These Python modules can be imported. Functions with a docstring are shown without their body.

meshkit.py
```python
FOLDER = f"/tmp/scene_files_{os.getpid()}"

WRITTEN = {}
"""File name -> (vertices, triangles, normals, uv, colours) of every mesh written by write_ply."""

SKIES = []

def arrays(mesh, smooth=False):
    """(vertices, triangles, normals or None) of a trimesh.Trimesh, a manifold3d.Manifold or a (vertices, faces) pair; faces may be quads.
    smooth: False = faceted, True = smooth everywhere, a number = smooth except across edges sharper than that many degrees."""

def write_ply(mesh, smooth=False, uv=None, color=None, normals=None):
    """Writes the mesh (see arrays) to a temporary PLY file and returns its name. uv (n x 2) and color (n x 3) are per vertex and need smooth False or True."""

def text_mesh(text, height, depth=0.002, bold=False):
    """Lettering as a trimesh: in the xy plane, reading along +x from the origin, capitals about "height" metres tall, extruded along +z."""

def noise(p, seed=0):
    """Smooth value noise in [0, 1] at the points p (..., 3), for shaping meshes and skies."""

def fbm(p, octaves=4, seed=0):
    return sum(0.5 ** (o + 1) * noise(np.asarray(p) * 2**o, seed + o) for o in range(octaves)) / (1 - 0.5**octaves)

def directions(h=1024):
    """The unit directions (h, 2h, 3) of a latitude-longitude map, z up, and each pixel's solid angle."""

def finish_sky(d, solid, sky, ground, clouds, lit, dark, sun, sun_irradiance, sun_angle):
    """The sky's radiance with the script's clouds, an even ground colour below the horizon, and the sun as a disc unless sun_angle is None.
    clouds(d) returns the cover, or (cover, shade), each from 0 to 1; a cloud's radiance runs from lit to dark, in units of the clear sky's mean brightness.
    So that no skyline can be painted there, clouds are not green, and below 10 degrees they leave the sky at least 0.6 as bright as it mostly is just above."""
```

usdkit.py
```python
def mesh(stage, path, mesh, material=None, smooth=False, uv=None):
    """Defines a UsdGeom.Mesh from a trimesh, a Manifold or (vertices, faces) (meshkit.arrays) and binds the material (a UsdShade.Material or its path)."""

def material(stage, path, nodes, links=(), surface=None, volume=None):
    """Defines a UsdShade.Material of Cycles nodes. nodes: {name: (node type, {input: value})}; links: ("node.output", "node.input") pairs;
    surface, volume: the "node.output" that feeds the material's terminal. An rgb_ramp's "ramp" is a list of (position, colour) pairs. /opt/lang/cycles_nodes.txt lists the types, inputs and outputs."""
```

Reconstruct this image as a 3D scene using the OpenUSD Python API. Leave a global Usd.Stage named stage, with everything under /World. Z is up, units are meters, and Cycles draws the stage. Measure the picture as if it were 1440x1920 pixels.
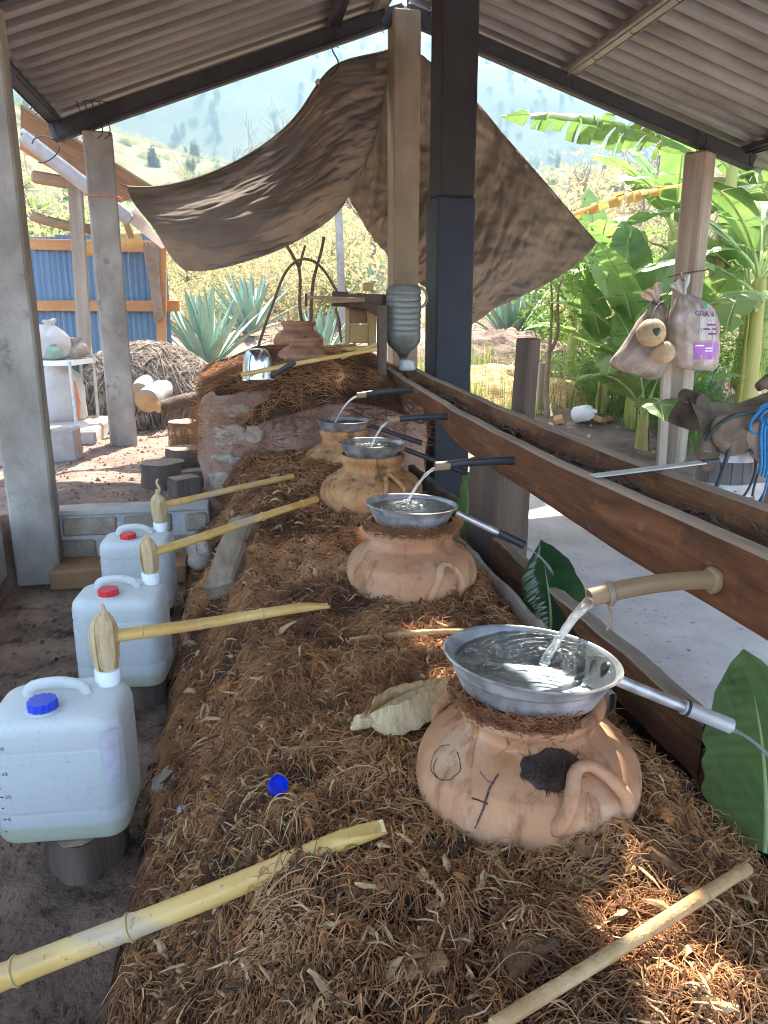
import math, random
import numpy as np
import trimesh
import usdkit, meshkit
from meshkit import noise, fbm
from pxr import Usd, UsdGeom, UsdLux, UsdShade, Sdf, Gf, Vt

rng = np.random.default_rng(11)
random.seed(11)
stage = Usd.Stage.CreateInMemory()
UsdGeom.SetStageUpAxis(stage, UsdGeom.Tokens.z)
UsdGeom.SetStageMetersPerUnit(stage, 1.0)
UsdGeom.Xform.Define(stage, '/World')
UsdGeom.Scope.Define(stage, '/World/Looks')
PI = math.pi
HAZE = 0.0028

# ---------------------------------------------------------------- camera, sky, sun, exposure
EYE = np.array([0.0, 0.0, 1.45])
YAW, PITCH = math.radians(10.4), math.radians(14.6)
cam = UsdGeom.Camera.Define(stage, '/World/camera')
cam.CreateHorizontalApertureAttr(36.0)
cam.CreateVerticalApertureAttr(48.0)
cam.CreateFocalLengthAttr(36.0)
cam.CreateExposureAttr(3.65)
cam.AddTranslateOp().Set(Gf.Vec3d(*EYE))
cam.AddRotateZOp().Set(-math.degrees(YAW))
cam.AddRotateXOp().Set(90 - math.degrees(PITCH))

SUN = np.array([0.2455, 0.70, 1.0]); SUN /= np.linalg.norm(SUN)
elev, rot = math.asin(SUN[2]), math.atan2(SUN[0], SUN[1])
usdkit.material(stage, '/World/Looks/sky_look', {
    's': ('sky_texture', {'sky_type': 'single_scattering', 'sun_disc': False, 'sun_elevation': elev, 'sun_rotation': rot, 'aerosol_density': 4.0}),
    'b': ('background_shader', {'strength': 0.11})}, [('s.color', 'b.color')], surface='b.background')
dome = UsdLux.DomeLight.Define(stage, '/World/sky')
UsdShade.MaterialBindingAPI.Apply(dome.GetPrim()).Bind(UsdShade.Material.Get(stage, '/World/Looks/sky_look'))
dome.GetPrim().SetCustomDataByKey('kind', 'structure')
sun = UsdLux.DistantLight.Define(stage, '/World/sun')
sun.CreateIntensityAttr(1.2); sun.CreateAngleAttr(0.5); sun.CreateColorAttr(Gf.Vec3f(1.0, 0.93, 0.82))
sun.CreateNormalizeAttr(True)
sun.AddRotateZOp().Set(-math.degrees(rot))
sun.AddRotateXOp().Set(-(90 - math.degrees(elev)))

# ---------------------------------------------------------------- helpers
def ray(px, py):
    """Direction of the photograph's pixel (1440 x 1920) in the world."""
    u, v = (px - 720) / 1440, (960 - py) / 1440
    f, up = math.cos(PITCH) + math.sin(PITCH) * v, -math.sin(PITCH) + math.cos(PITCH) * v
    return np.array([u * math.cos(YAW) + f * math.sin(YAW), -u * math.sin(YAW) + f * math.cos(YAW), up])
def aty(px, py, y): d = ray(px, py); return EYE + d * (y / d[1])
def atx(px, py, x): d = ray(px, py); return EYE + d * (x / d[0])
def atz(px, py, z): d = ray(px, py); return EYE + d * ((z - EYE[2]) / d[2])

LOOK = {}
def M(name, nodes, links, surface):
    LOOK[name] = usdkit.material(stage, '/World/Looks/' + name, nodes, links, surface=surface); return name

def surf(name, stops, scale=6.0, rough=0.8, detail=5.0, bump=0.0, bscale=None, stretch=(1, 1, 1), coord='position', metal=0.0, spec=0.3,
         per_object=0.0, spots=None, translucent=None, island=0.0, subs=0.0, distort=0.0, bdist=0.02, hairy=0.0):
    """A principled surface whose colour runs along a ramp by noise. stops: [(position, colour)...]."""
    n, l = {}, []
    if coord == 'position':
        n['g'] = ('geometry', {}); src = 'g.position'
    else:
        n['g'] = ('texture_coordinate', {}); src = 'g.object'
    n['m'] = ('mapping', {'scale': stretch}); l.append((src, 'm.vector'))
    n['t'] = ('noise_texture', {'scale': scale, 'detail': detail, 'roughness': 0.62, 'distortion': distort}); l.append(('m.vector', 't.vector'))
    n['r'] = ('rgb_ramp', {'ramp': stops})
    fac = 't.fac'
    if island:
        n['gi'] = ('geometry', {}); n['mi'] = ('map_range', {'from_min': 0.0, 'from_max': 1.0, 'to_min': -island, 'to_max': island})
        l.append(('gi.random_per_island', 'mi.value'))
        n['ai'] = ('math', {'math_type': 'add', 'use_clamp': True}); l += [(fac, 'ai.value1'), ('mi.result', 'ai.value2')]; fac = 'ai.value'
    if hairy:
        n['hi'] = ('hair_info', {}); n['wn'] = ('white_noise_texture', {'dimensions': '1D'}); l.append(('hi.index', 'wn.w'))
        n['mh'] = ('map_range', {'from_min': 0.0, 'from_max': 1.0, 'to_min': -hairy, 'to_max': hairy}); l.append(('wn.value', 'mh.value'))
        n['ah'] = ('math', {'math_type': 'add', 'use_clamp': True}); l += [(fac, 'ah.value1'), ('mh.result', 'ah.value2')]; fac = 'ah.value'
    l.append((fac, 'r.fac')); col = 'r.color'
    if per_object:
        n['oi'] = ('object_info', {}); n['ph'] = ('map_range', {'from_min': 0.0, 'from_max': 1.0, 'to_min': 1 - per_object, 'to_max': 1 + per_object})
        l.append(('oi.random', 'ph.value'))
        n['hs'] = ('hsv', {}); l += [(col, 'hs.color'), ('ph.result', 'hs.value')]; col = 'hs.color'
    for i_, sp_ in enumerate([] if not spots else spots if isinstance(spots, list) else [spots]):
        sc, lo, hi, c, amt = sp_[:5]; a_, b_, c_, d_ = f'ts{i_}', f'ms{i_}', f'xs{i_}', f'mp{i_}'
        n[d_] = ('mapping', {'scale': sp_[5] if len(sp_) > 5 else (1, 1, 1), 'location': (3.7 * i_, 1.3 * i_, 0)}); l.append((src, d_ + '.vector'))
        n[a_] = ('noise_texture', {'scale': sc, 'detail': 6.0, 'roughness': 0.65}); l.append((d_ + '.vector', a_ + '.vector'))
        n[b_] = ('map_range', {'from_min': lo, 'from_max': hi, 'to_min': 0.0, 'to_max': amt, 'clamp': True}); l.append((a_ + '.fac', b_ + '.value'))
        n[c_] = ('mix', {'color2': c}); l += [(b_ + '.result', c_ + '.fac'), (col, c_ + '.color1')]; col = c_ + '.color'
    n['p'] = ('principled_bsdf', {'roughness': rough, 'metallic': metal, 'specular_ior_level': spec}); l.append((col, 'p.base_color'))
    if subs: n['p'][1].update(subsurface_weight=subs, subsurface_scale=0.02)
    if bump:
        n['tb'] = ('noise_texture', {'scale': bscale or scale * 4, 'detail': 6.0, 'roughness': 0.6}); l.append(('m.vector', 'tb.vector'))
        n['b'] = ('bump', {'strength': bump, 'distance': bdist}); l += [('tb.fac', 'b.height'), ('b.normal', 'p.normal')]
    out = 'p.BSDF'
    if translucent:
        n['tr'] = ('translucent_bsdf', {}); n['mx'] = ('mix_closure', {'fac': translucent})
        l += [(col, 'tr.color'), ('p.BSDF', 'mx.closure1'), ('tr.BSDF', 'mx.closure2')]; out = 'mx.closure'
    return M(name, n, l, out)

def dark(c, k): return tuple(x * k for x in c)
def ramp(a, b, c=None): return [(0.3, a), (0.7, b)] if c is None else [(0.28, a), (0.5, b), (0.72, c)]

# mesh helpers: all return (vertices, triangles)
def join(*ms):
    ms = [x for x in ms if x is not None]
    vs, fs, k = [], [], 0
    for v, f in ms:
        vs.append(np.asarray(v, float)); fs.append(np.asarray(f, int) + k); k += len(v)
    return np.vstack(vs), np.vstack(fs)
def quads(nu, nv, close_u=False):
    i, j = np.meshgrid(np.arange(nu if close_u else nu - 1), np.arange(nv - 1), indexing='ij')
    a = (i * nv + j).ravel(); b = (((i + 1) % nu) * nv + j).ravel()
    return np.vstack([np.stack([a, b, b + 1], 1), np.stack([a, b + 1, a + 1], 1)])
def grid(p, close_u=False):
    p = np.asarray(p, float); return p.reshape(-1, 3), quads(p.shape[0], p.shape[1], close_u)
def frames(path):
    path = np.asarray(path, float)
    t = np.gradient(path, axis=0); t /= np.maximum(np.linalg.norm(t, axis=1, keepdims=True), 1e-9)
    ref = np.array([0, 0, 1.0]) if abs(t[0][2]) < 0.9 else np.array([1.0, 0, 0])
    n = np.cross(t[0], ref); n /= np.linalg.norm(n); N = [n]
    for k in range(1, len(path)):
        n = N[-1] - t[k] * (N[-1] @ t[k]); n /= max(np.linalg.norm(n), 1e-9); N.append(n)
    N = np.array(N); return t, N, np.cross(t, N)
def smooth_path(pts, n):
    pts = np.asarray(pts, float)
    if len(pts) < 3: return pts[0] + (pts[-1] - pts[0]) * np.linspace(0, 1, n)[:, None]
    from scipy.interpolate import CubicSpline
    d = np.r_[0, np.cumsum(np.linalg.norm(np.diff(pts, axis=0), axis=1))]
    return CubicSpline(d, pts)(np.linspace(0, d[-1], n))
def tube(path, r, n=10, cap=True, wob=0.0, seed=0, flat=1.0):
    path = np.asarray(path, float); k = len(path)
    r = np.broadcast_to(np.asarray(r, float), (k,)) if np.ndim(r) < 1 else np.interp(np.linspace(0, 1, k), np.linspace(0, 1, len(r)), r)
    t, N, B = frames(path); a = np.linspace(0, 2 * PI, n, endpoint=False)
    ring = N[:, None] * np.cos(a)[None, :, None] + B[:, None] * np.sin(a)[None, :, None] * flat
    rr = r[:, None] * np.ones(n)
    if wob: rr = rr * (1 + wob * (noise(np.stack([np.cos(a)[None] * 1.5 + 0 * rr, np.sin(a)[None] * 1.5 + 0 * rr, np.arange(k)[:, None] * 0.6 + 0 * rr], -1), seed) - 0.5) * 2)
    p = path[:, None] + ring * rr[..., None]
    v = p.reshape(-1, 3); f = []
    i, j = np.meshgrid(np.arange(k - 1), np.arange(n), indexing='ij'); a0 = (i * n + j).ravel(); a1 = (i * n + (j + 1) % n).ravel()
    f = np.vstack([np.stack([a0, a1, a1 + n], 1), np.stack([a0, a1 + n, a0 + n], 1)])
    if cap:
        v = np.vstack([v, path[0], path[-1]]); c0, c1 = len(v) - 2, len(v) - 1
        jj = np.arange(n); f = np.vstack([f, np.stack([np.full(n, c0), (jj + 1) % n, jj], 1), np.stack([np.full(n, c1), (k - 1) * n + jj, (k - 1) * n + (jj + 1) % n], 1)])
    return v, f
def pipe(path, r, wall, n=14):
    """An open-ended hollow tube."""
    path = np.asarray(path, float); a = tube(path, r, n, cap=False); b = tube(path, np.asarray(r) - wall, n, cap=False)
    k = len(path); m = len(a[0]); fs = [a[1], b[1][:, ::-1] + m]
    for base in (0, (k - 1) * n):
        j = np.arange(n); q = np.stack([base + j, base + (j + 1) % n, m + base + (j + 1) % n, m + base + j], 1)
        if base == 0: q = q[:, ::-1]
        fs.append(np.vstack([q[:, [0, 1, 2]], q[:, [0, 2, 3]]]))
    return np.vstack([a[0], b[0]]), np.vstack(fs)
def lathe(prof, n=40, center=(0, 0, 0), wob=0.0, seed=0, sx=1.0, sy=1.0):
    prof = np.asarray(prof, float); a = np.linspace(0, 2 * PI, n, endpoint=False)
    r = prof[:, 0][None] * np.ones((n, 1))
    if wob: r = r * (1 + wob * (noise(np.stack([np.cos(a)[:, None] * 1.7 + 0 * r, np.sin(a)[:, None] * 1.7 + 0 * r, prof[:, 1][None] * 9 + 0 * r], -1), seed) - 0.5) * 2)
    p = np.stack([r * np.cos(a)[:, None] * sx, r * np.sin(a)[:, None] * sy, prof[:, 1][None] + 0 * r], -1)
    v, f = grid(p, True); return v + np.asarray(center, float), f
def hull(pts):
    h = trimesh.convex.convex_hull(np.asarray(pts, float)); return np.array(h.vertices), np.array(h.faces)
def box(lo, hi, b=0.004):
    lo, hi = np.minimum(lo, hi).astype(float), np.maximum(lo, hi).astype(float); b = min(b, 0.45 * (hi - lo).min()); pts = []
    for sx in (0, 1):
        for sy in (0, 1):
            for sz in (0, 1):
                c = np.where([sx, sy, sz], hi, lo); d = np.where([sx, sy, sz], -b, b)
                for k in range(3):
                    q = c + d; q[k] = c[k]; pts.append(q)
    return hull(pts)
def beam(p0, p1, w, h, b=0.004, up=(0, 0, 1), taper=1.0):
    """A chamfered bar from p0 to p1: w across, h along up."""
    p0, p1 = np.asarray(p0, float), np.asarray(p1, float); t = p1 - p0; L = np.linalg.norm(t); t /= L
    s = np.cross(t, up); s /= np.linalg.norm(s); u = np.cross(s, t)
    v, f = box((-w / 2, 0, -h / 2), (w / 2, L, h / 2), b); v = v.copy()
    k = 1 + (taper - 1) * v[:, 1] / L
    return p0 + (v[:, :1] * k[:, None]) * s + v[:, 1:2] * t + (v[:, 2:] * k[:, None]) * u, f
def rough(m, amp, scale, seed=0, maxedge=None):
    """Cuts the mesh finer and pushes it about by noise."""
    v, f = m
    if maxedge: v, f = trimesh.remesh.subdivide_to_size(v, f, maxedge); t = trimesh.Trimesh(v, f); v, f = np.array(t.vertices), np.array(t.faces)
    t = trimesh.Trimesh(v, f, process=False)
    d = np.stack([fbm(v * scale + 7 * k, 3, seed + 31 * k) - 0.5 for k in range(3)], 1)
    return v + d * 2 * amp, f
def turn(m, rz=0, rx=0, ry=0, loc=(0, 0, 0), s=1.0):
    v, f = m; R = trimesh.transformations.euler_matrix(rx, ry, rz, 'sxyz')[:3, :3]
    return (np.asarray(v) * s) @ R.T + np.asarray(loc, float), f
def flat_patch(pts, thick=0.002):
    """A flat n-gon (convex) with thickness, given as points in 3-D."""
    pts = np.asarray(pts, float); n = np.cross(pts[1] - pts[0], pts[2] - pts[0]); n /= np.linalg.norm(n)
    return hull(np.vstack([pts, pts - n * thick]))

TAKEN = {}
def numbered(parent, name):
    k = TAKEN.setdefault((parent, name), 0); TAKEN[(parent, name)] += 1
    return name if k == 0 else f'{name}_{k:03d}'
def tag(prim, label=None, cat=None, group=None, kind=None):
    for k, v in (('label', label), ('category', cat), ('group', group), ('kind', kind)):
        if v: prim.SetCustomDataByKey(k, v)
def put(path, mesh, look, smooth):
    return usdkit.mesh(stage, path, mesh, LOOK[look], smooth=smooth).GetPrim()
class Thing:
    """An Xform at the thing's base whose children are its parts (mesh coordinates are given in the world)."""
    def __init__(self, name, label, cat, loc=(0, 0, 0), group=None, kind=None):
        self.path = '/World/' + numbered('/World', name); self.loc = np.asarray(loc, float)
        x = UsdGeom.Xform.Define(stage, self.path); x.AddTranslateOp().Set(Gf.Vec3d(*map(float, self.loc))); self.prim = x.GetPrim()
        tag(self.prim, label, cat, group, kind)
    def add(self, name, mesh, look, smooth=35, under=None, label=None, kind=None):
        parent = under.GetPath().pathString if under is not None else self.path
        p = put(parent + '/' + numbered(parent, name), (np.asarray(mesh[0]) - self.loc, mesh[1]), look, smooth); tag(p, label, kind=kind); return p
def single(name, mesh, look, label, cat, smooth=35, group=None, kind=None):
    p = put('/World/' + numbered('/World', name), mesh, look, smooth); tag(p, label, cat, group, kind); return p
def copy_of(src, name, label, cat, loc, rz=0, s=1.0, group=None, rx=0, ry=0):
    x = UsdGeom.Xform.Define(stage, '/World/' + numbered('/World', name))
    x.AddTranslateOp().Set(Gf.Vec3d(*map(float, loc))); x.AddRotateXYZOp().Set(Gf.Vec3f(rx, ry, rz)); x.AddScaleOp().Set(Gf.Vec3f(*(np.ones(3) * s).tolist()))
    x.GetPrim().GetReferences().AddInternalReference(src); x.GetPrim().SetInstanceable(True)
    tag(x.GetPrim(), label, cat, group); return x.GetPrim()
def proto(name):
    p = stage.CreateClassPrim('/World/' + name); UsdGeom.Xform.Define(stage, f'/World/{name}/form'); p = stage.GetPrimAtPath(f'/World/{name}/form'); return p
def strands(path, pts, widths, look):
    """pts (n, k, 3): one curve each."""
    n, k = pts.shape[:2]
    c = UsdGeom.BasisCurves.Define(stage, path); c.CreateTypeAttr('cubic'); c.CreateBasisAttr('catmullRom'); c.CreateWrapAttr('pinned')
    c.CreatePointsAttr(Vt.Vec3fArray.FromNumpy(pts.reshape(-1, 3).astype(np.float32)))
    c.CreateCurveVertexCountsAttr(Vt.IntArray.FromNumpy(np.full(n, k, np.int32)))
    taper = np.array([0.7] + [1.0] * (k - 2) + [0.35]); w = (np.asarray(widths)[:, None] * taper[None]).ravel()
    c.CreateWidthsAttr(Vt.FloatArray.FromNumpy(w.astype(np.float32))); c.SetWidthsInterpolation('vertex')
    UsdShade.MaterialBindingAPI.Apply(c.GetPrim()).Bind(LOOK[look]); return c.GetPrim()

# ---------------------------------------------------------------- materials
surf('pit_earth', ramp((0.070, 0.044, 0.029), (0.150, 0.095, 0.065), (0.280, 0.184, 0.132)), 3.4, 0.95, bump=1.0, bscale=22, bdist=0.04, spots=(5, 0.56, 0.62, (0.02, 0.017, 0.016), 0.7))
surf('upper_earth', ramp((0.12, 0.073, 0.056), (0.21, 0.14, 0.108), (0.29, 0.21, 0.165)), 3.2, 0.95, detail=8, bump=0.8, bscale=16, bdist=0.04)
surf('far_earth', ramp((0.30, 0.21, 0.13), (0.42, 0.33, 0.20), (0.52, 0.44, 0.30)), 0.8, 0.95, bump=0.4, bscale=8)
surf('slab_concrete', ramp((0.480, 0.435, 0.406), (0.640, 0.585, 0.551), (0.752, 0.690, 0.638)), 2.6, 0.85, bump=0.25, bscale=40, spots=(22, 0.60, 0.68, (0.10, 0.09, 0.085), 0.7))
surf('hill_scrub', ramp((0.060, 0.078, 0.030), (0.132, 0.120, 0.054), (0.204, 0.168, 0.090)), 0.05, 0.95, detail=8)
surf('mountain_side', ramp((0.048, 0.068, 0.040), (0.080, 0.092, 0.056), (0.128, 0.120, 0.080)), 0.012, 0.95, detail=9)
surf('post_concrete', ramp((0.165, 0.140, 0.112), (0.265, 0.232, 0.19), (0.385, 0.345, 0.295)), 3.5, 0.9, stretch=(1, 1, 0.7), bump=0.3, bscale=26, spots=(9, 0.58, 0.7, (0.13, 0.10, 0.075), 0.7))
surf('post_warm', ramp((0.16, 0.12, 0.075), (0.26, 0.205, 0.135), (0.35, 0.285, 0.20)), 2.2, 0.9, stretch=(1, 1, 0.6), bump=0.3, bscale=30, spots=(40, 0.66, 0.72, (0.06, 0.05, 0.04), 0.8))
surf('post_dark_top', ramp((0.024, 0.019, 0.018), (0.044, 0.035, 0.031)), 3, 0.7, bump=0.2, bscale=22)
surf('post_dark_low', ramp((0.017, 0.019, 0.025), (0.028, 0.031, 0.039)), 4, 0.6, bump=0.15, bscale=30)
surf('weathered_wood', ramp((0.20, 0.155, 0.115), (0.31, 0.25, 0.19), (0.42, 0.36, 0.29)), 9, 0.85, stretch=(1, 1, 0.08), bump=0.4, bscale=40)
surf('curb_concrete', ramp((0.264, 0.228, 0.198), (0.360, 0.324, 0.294), (0.444, 0.408, 0.372)), 4, 0.9, bump=0.3, bscale=36)
surf('mortar', ramp((0.34, 0.32, 0.31), (0.46, 0.44, 0.42)), 12, 0.95, bump=0.6, bscale=60)
surf('cinder_block', ramp((0.247, 0.195, 0.137), (0.390, 0.325, 0.240)), 14, 0.95, bump=0.7, bscale=90, per_object=0.15)
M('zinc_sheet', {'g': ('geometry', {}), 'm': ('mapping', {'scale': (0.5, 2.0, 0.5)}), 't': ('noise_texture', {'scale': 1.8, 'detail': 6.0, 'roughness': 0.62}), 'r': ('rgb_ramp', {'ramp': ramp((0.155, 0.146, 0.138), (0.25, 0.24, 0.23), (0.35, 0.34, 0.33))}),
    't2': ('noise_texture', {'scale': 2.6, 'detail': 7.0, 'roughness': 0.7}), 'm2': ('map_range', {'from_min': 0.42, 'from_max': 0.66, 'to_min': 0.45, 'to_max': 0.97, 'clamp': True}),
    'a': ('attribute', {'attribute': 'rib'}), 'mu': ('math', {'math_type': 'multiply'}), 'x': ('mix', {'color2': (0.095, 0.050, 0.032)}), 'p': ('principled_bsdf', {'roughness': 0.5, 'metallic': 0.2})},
  [('g.position', 'm.vector'), ('m.vector', 't.vector'), ('t.fac', 'r.fac'), ('g.position', 't2.vector'), ('t2.fac', 'm2.value'), ('a.fac', 'mu.value1'), ('m2.result', 'mu.value2'), ('mu.value', 'x.fac'), ('r.color', 'x.color1'), ('x.color', 'p.base_color')], 'p.BSDF')  # patchy rust brown in the rib recesses, also painting in their shade
surf('dark_steel', ramp((0.035, 0.035, 0.042), (0.065, 0.063, 0.07)), 5, 0.5, metal=0.2, spec=0.5)
surf('zinc_purlin', ramp((0.30, 0.285, 0.25), (0.42, 0.40, 0.35)), 4, 0.5, metal=0.3, spec=0.5)
surf('wire', ramp((0.03, 0.028, 0.027), (0.06, 0.055, 0.05)), 8, 0.6)
surf('clay', ramp((0.34, 0.155, 0.075), (0.46, 0.232, 0.118), (0.53, 0.31, 0.175)), 5, 0.85, coord='object', bump=0.55, bscale=45, bdist=0.006, spots=[(6, 0.52, 0.66, (0.58, 0.42, 0.29), 0.45), (11, 0.52, 0.62, (0.22, 0.09, 0.035), 0.8, (1, 1, 0.30)), (90, 0.66, 0.70, (0.12, 0.06, 0.035), 0.8)])
surf('clay_streaked', ramp((0.30, 0.135, 0.05), (0.43, 0.215, 0.085), (0.50, 0.29, 0.14)), 9, 0.85, coord='object', bump=0.5, bscale=45, bdist=0.006, spots=[(20, 0.52, 0.62, (0.13, 0.058, 0.022), 0.8, (1, 1, 0.13)), (6, 0.52, 0.66, (0.22, 0.11, 0.045), 0.6, (1, 1, 0.5)), (7, 0.58, 0.70, (0.60, 0.44, 0.28), 0.5)])
surf('clay_red', ramp((0.30, 0.135, 0.075), (0.40, 0.20, 0.115)), 7, 0.75, coord='object', bump=0.25, bscale=50, spots=(9, 0.5, 0.7, (0.10, 0.05, 0.03), 0.7), bdist=0.004)
surf('charcoal_mark', ramp((0.035, 0.032, 0.034), (0.09, 0.075, 0.07)), 60, 0.9)
surf('clay_stain', ramp((0.30, 0.13, 0.045), (0.40, 0.20, 0.08)), 25, 0.45, spec=0.6)
surf('wet_patch', ramp((0.018, 0.012, 0.012), (0.06, 0.03, 0.02)), 40, 0.55, bump=0.8, bscale=90, spec=0.6)
M('pan_steel', {'g': ('texture_coordinate', {}), 't': ('noise_texture', {'scale': 18.0, 'detail': 5.0}), 'r': ('rgb_ramp', {'ramp': [(0.35, (0.46, 0.455, 0.44)), (0.6, (0.70, 0.70, 0.68))]}),
    'ro': ('map_range', {'from_min': 0.3, 'from_max': 0.7, 'to_min': 0.30, 'to_max': 0.55}), 'p': ('principled_bsdf', {'metallic': 0.86})},
  [('g.object', 't.vector'), ('t.fac', 'r.fac'), ('r.color', 'p.base_color'), ('t.fac', 'ro.value'), ('ro.result', 'p.roughness')], 'p.BSDF')
M('pan_inside', {'g': ('texture_coordinate', {}), 't': ('noise_texture', {'scale': 16.0, 'detail': 5.0}), 'r': ('rgb_ramp', {'ramp': [(0.35, (0.27, 0.28, 0.29)), (0.65, (0.42, 0.43, 0.44))]}), 'p': ('principled_bsdf', {'metallic': 0.7, 'roughness': 0.36})},
  [('g.object', 't.vector'), ('t.fac', 'r.fac'), ('r.color', 'p.base_color')], 'p.BSDF')
M('polished_steel', {'g': ('texture_coordinate', {}), 't': ('noise_texture', {'scale': 9.0, 'detail': 4.0}), 'ro': ('map_range', {'from_min': 0.3, 'from_max': 0.7, 'to_min': 0.12, 'to_max': 0.3}), 'p': ('principled_bsdf', {'metallic': 1.0, 'base_color': (0.55, 0.54, 0.52)})},
  [('g.object', 't.vector'), ('t.fac', 'ro.value'), ('ro.result', 'p.roughness')], 'p.BSDF')
M('pan_sooty', {'g': ('texture_coordinate', {}), 't': ('noise_texture', {'scale': 14.0, 'detail': 5.0}), 'r': ('rgb_ramp', {'ramp': [(0.35, (0.17, 0.165, 0.15)), (0.65, (0.44, 0.43, 0.41))]}),
    'p': ('principled_bsdf', {'metallic': 0.7, 'roughness': 0.38})}, [('g.object', 't.vector'), ('t.fac', 'r.fac'), ('r.color', 'p.base_color')], 'p.BSDF')
M('water', {'g': ('geometry', {}), 't': ('noise_texture', {'scale': 60.0, 'detail': 2.0, 'distortion': 0.8}), 'b': ('bump', {'strength': 0.5, 'distance': 0.004}),
    'tr': ('transparent_bsdf', {'color': (0.80, 0.87, 0.92)}), 'gl': ('glossy_bsdf', {'roughness': 0.03, 'color': (1, 1, 1)}), 'f': ('fresnel', {'IOR': 1.45}), 'mx': ('mix_closure', {})},
  [('g.position', 't.vector'), ('t.fac', 'b.height'), ('b.normal', 'gl.normal'), ('b.normal', 'f.normal'), ('f.fac', 'mx.fac'), ('tr.BSDF', 'mx.closure1'), ('gl.BSDF', 'mx.closure2')], 'mx.closure')
M('stream_water', {'g': ('geometry', {}), 't': ('noise_texture', {'scale': 55.0, 'detail': 2.0, 'distortion': 0.6}), 'b': ('bump', {'strength': 0.7, 'distance': 0.006}),
    'tr': ('transparent_bsdf', {'color': (0.86, 0.90, 0.93)}), 'gl': ('glossy_bsdf', {'roughness': 0.04}), 'f': ('fresnel', {'IOR': 1.6}), 'mx': ('mix_closure', {}), 'd': ('translucent_bsdf', {'color': (0.85, 0.9, 0.93)}), 'm2': ('mix_closure', {'fac': 0.22})},
  [('g.position', 't.vector'), ('t.fac', 'b.height'), ('b.normal', 'gl.normal'), ('b.normal', 'f.normal'), ('f.fac', 'mx.fac'), ('tr.BSDF', 'mx.closure1'), ('gl.BSDF', 'mx.closure2'), ('mx.closure', 'm2.closure1'), ('d.BSDF', 'm2.closure2')], 'm2.closure')
M('clear_plastic', {'tr': ('transparent_bsdf', {'color': (0.80, 0.82, 0.80)}), 'gl': ('glossy_bsdf', {'roughness': 0.12}), 'd': ('diffuse_bsdf', {'color': (0.55, 0.55, 0.52)}), 'f': ('fresnel', {'IOR': 1.6}), 'mx': ('mix_closure', {}), 'm2': ('mix_closure', {'fac': 0.28})},
  [('f.fac', 'mx.fac'), ('tr.BSDF', 'mx.closure1'), ('gl.BSDF', 'mx.closure2'), ('mx.closure', 'm2.closure1'), ('d.BSDF', 'm2.closure2')], 'm2.closure')
M('smoky_plastic', {'tr': ('transparent_bsdf', {'color': (0.72, 0.72, 0.66)}), 'gl': ('glossy_bsdf', {'roughness': 0.15}), 'd': ('diffuse_bsdf', {'color': (0.16, 0.152, 0.13)}), 'f': ('fresnel', {'IOR': 1.7}), 'mx': ('mix_closure', {}), 'm2': ('mix_closure', {'fac': 0.45})},
  [('f.fac', 'mx.fac'), ('tr.BSDF', 'mx.closure1'), ('gl.BSDF', 'mx.closure2'), ('mx.closure', 'm2.closure1'), ('d.BSDF', 'm2.closure2')], 'm2.closure')
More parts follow.
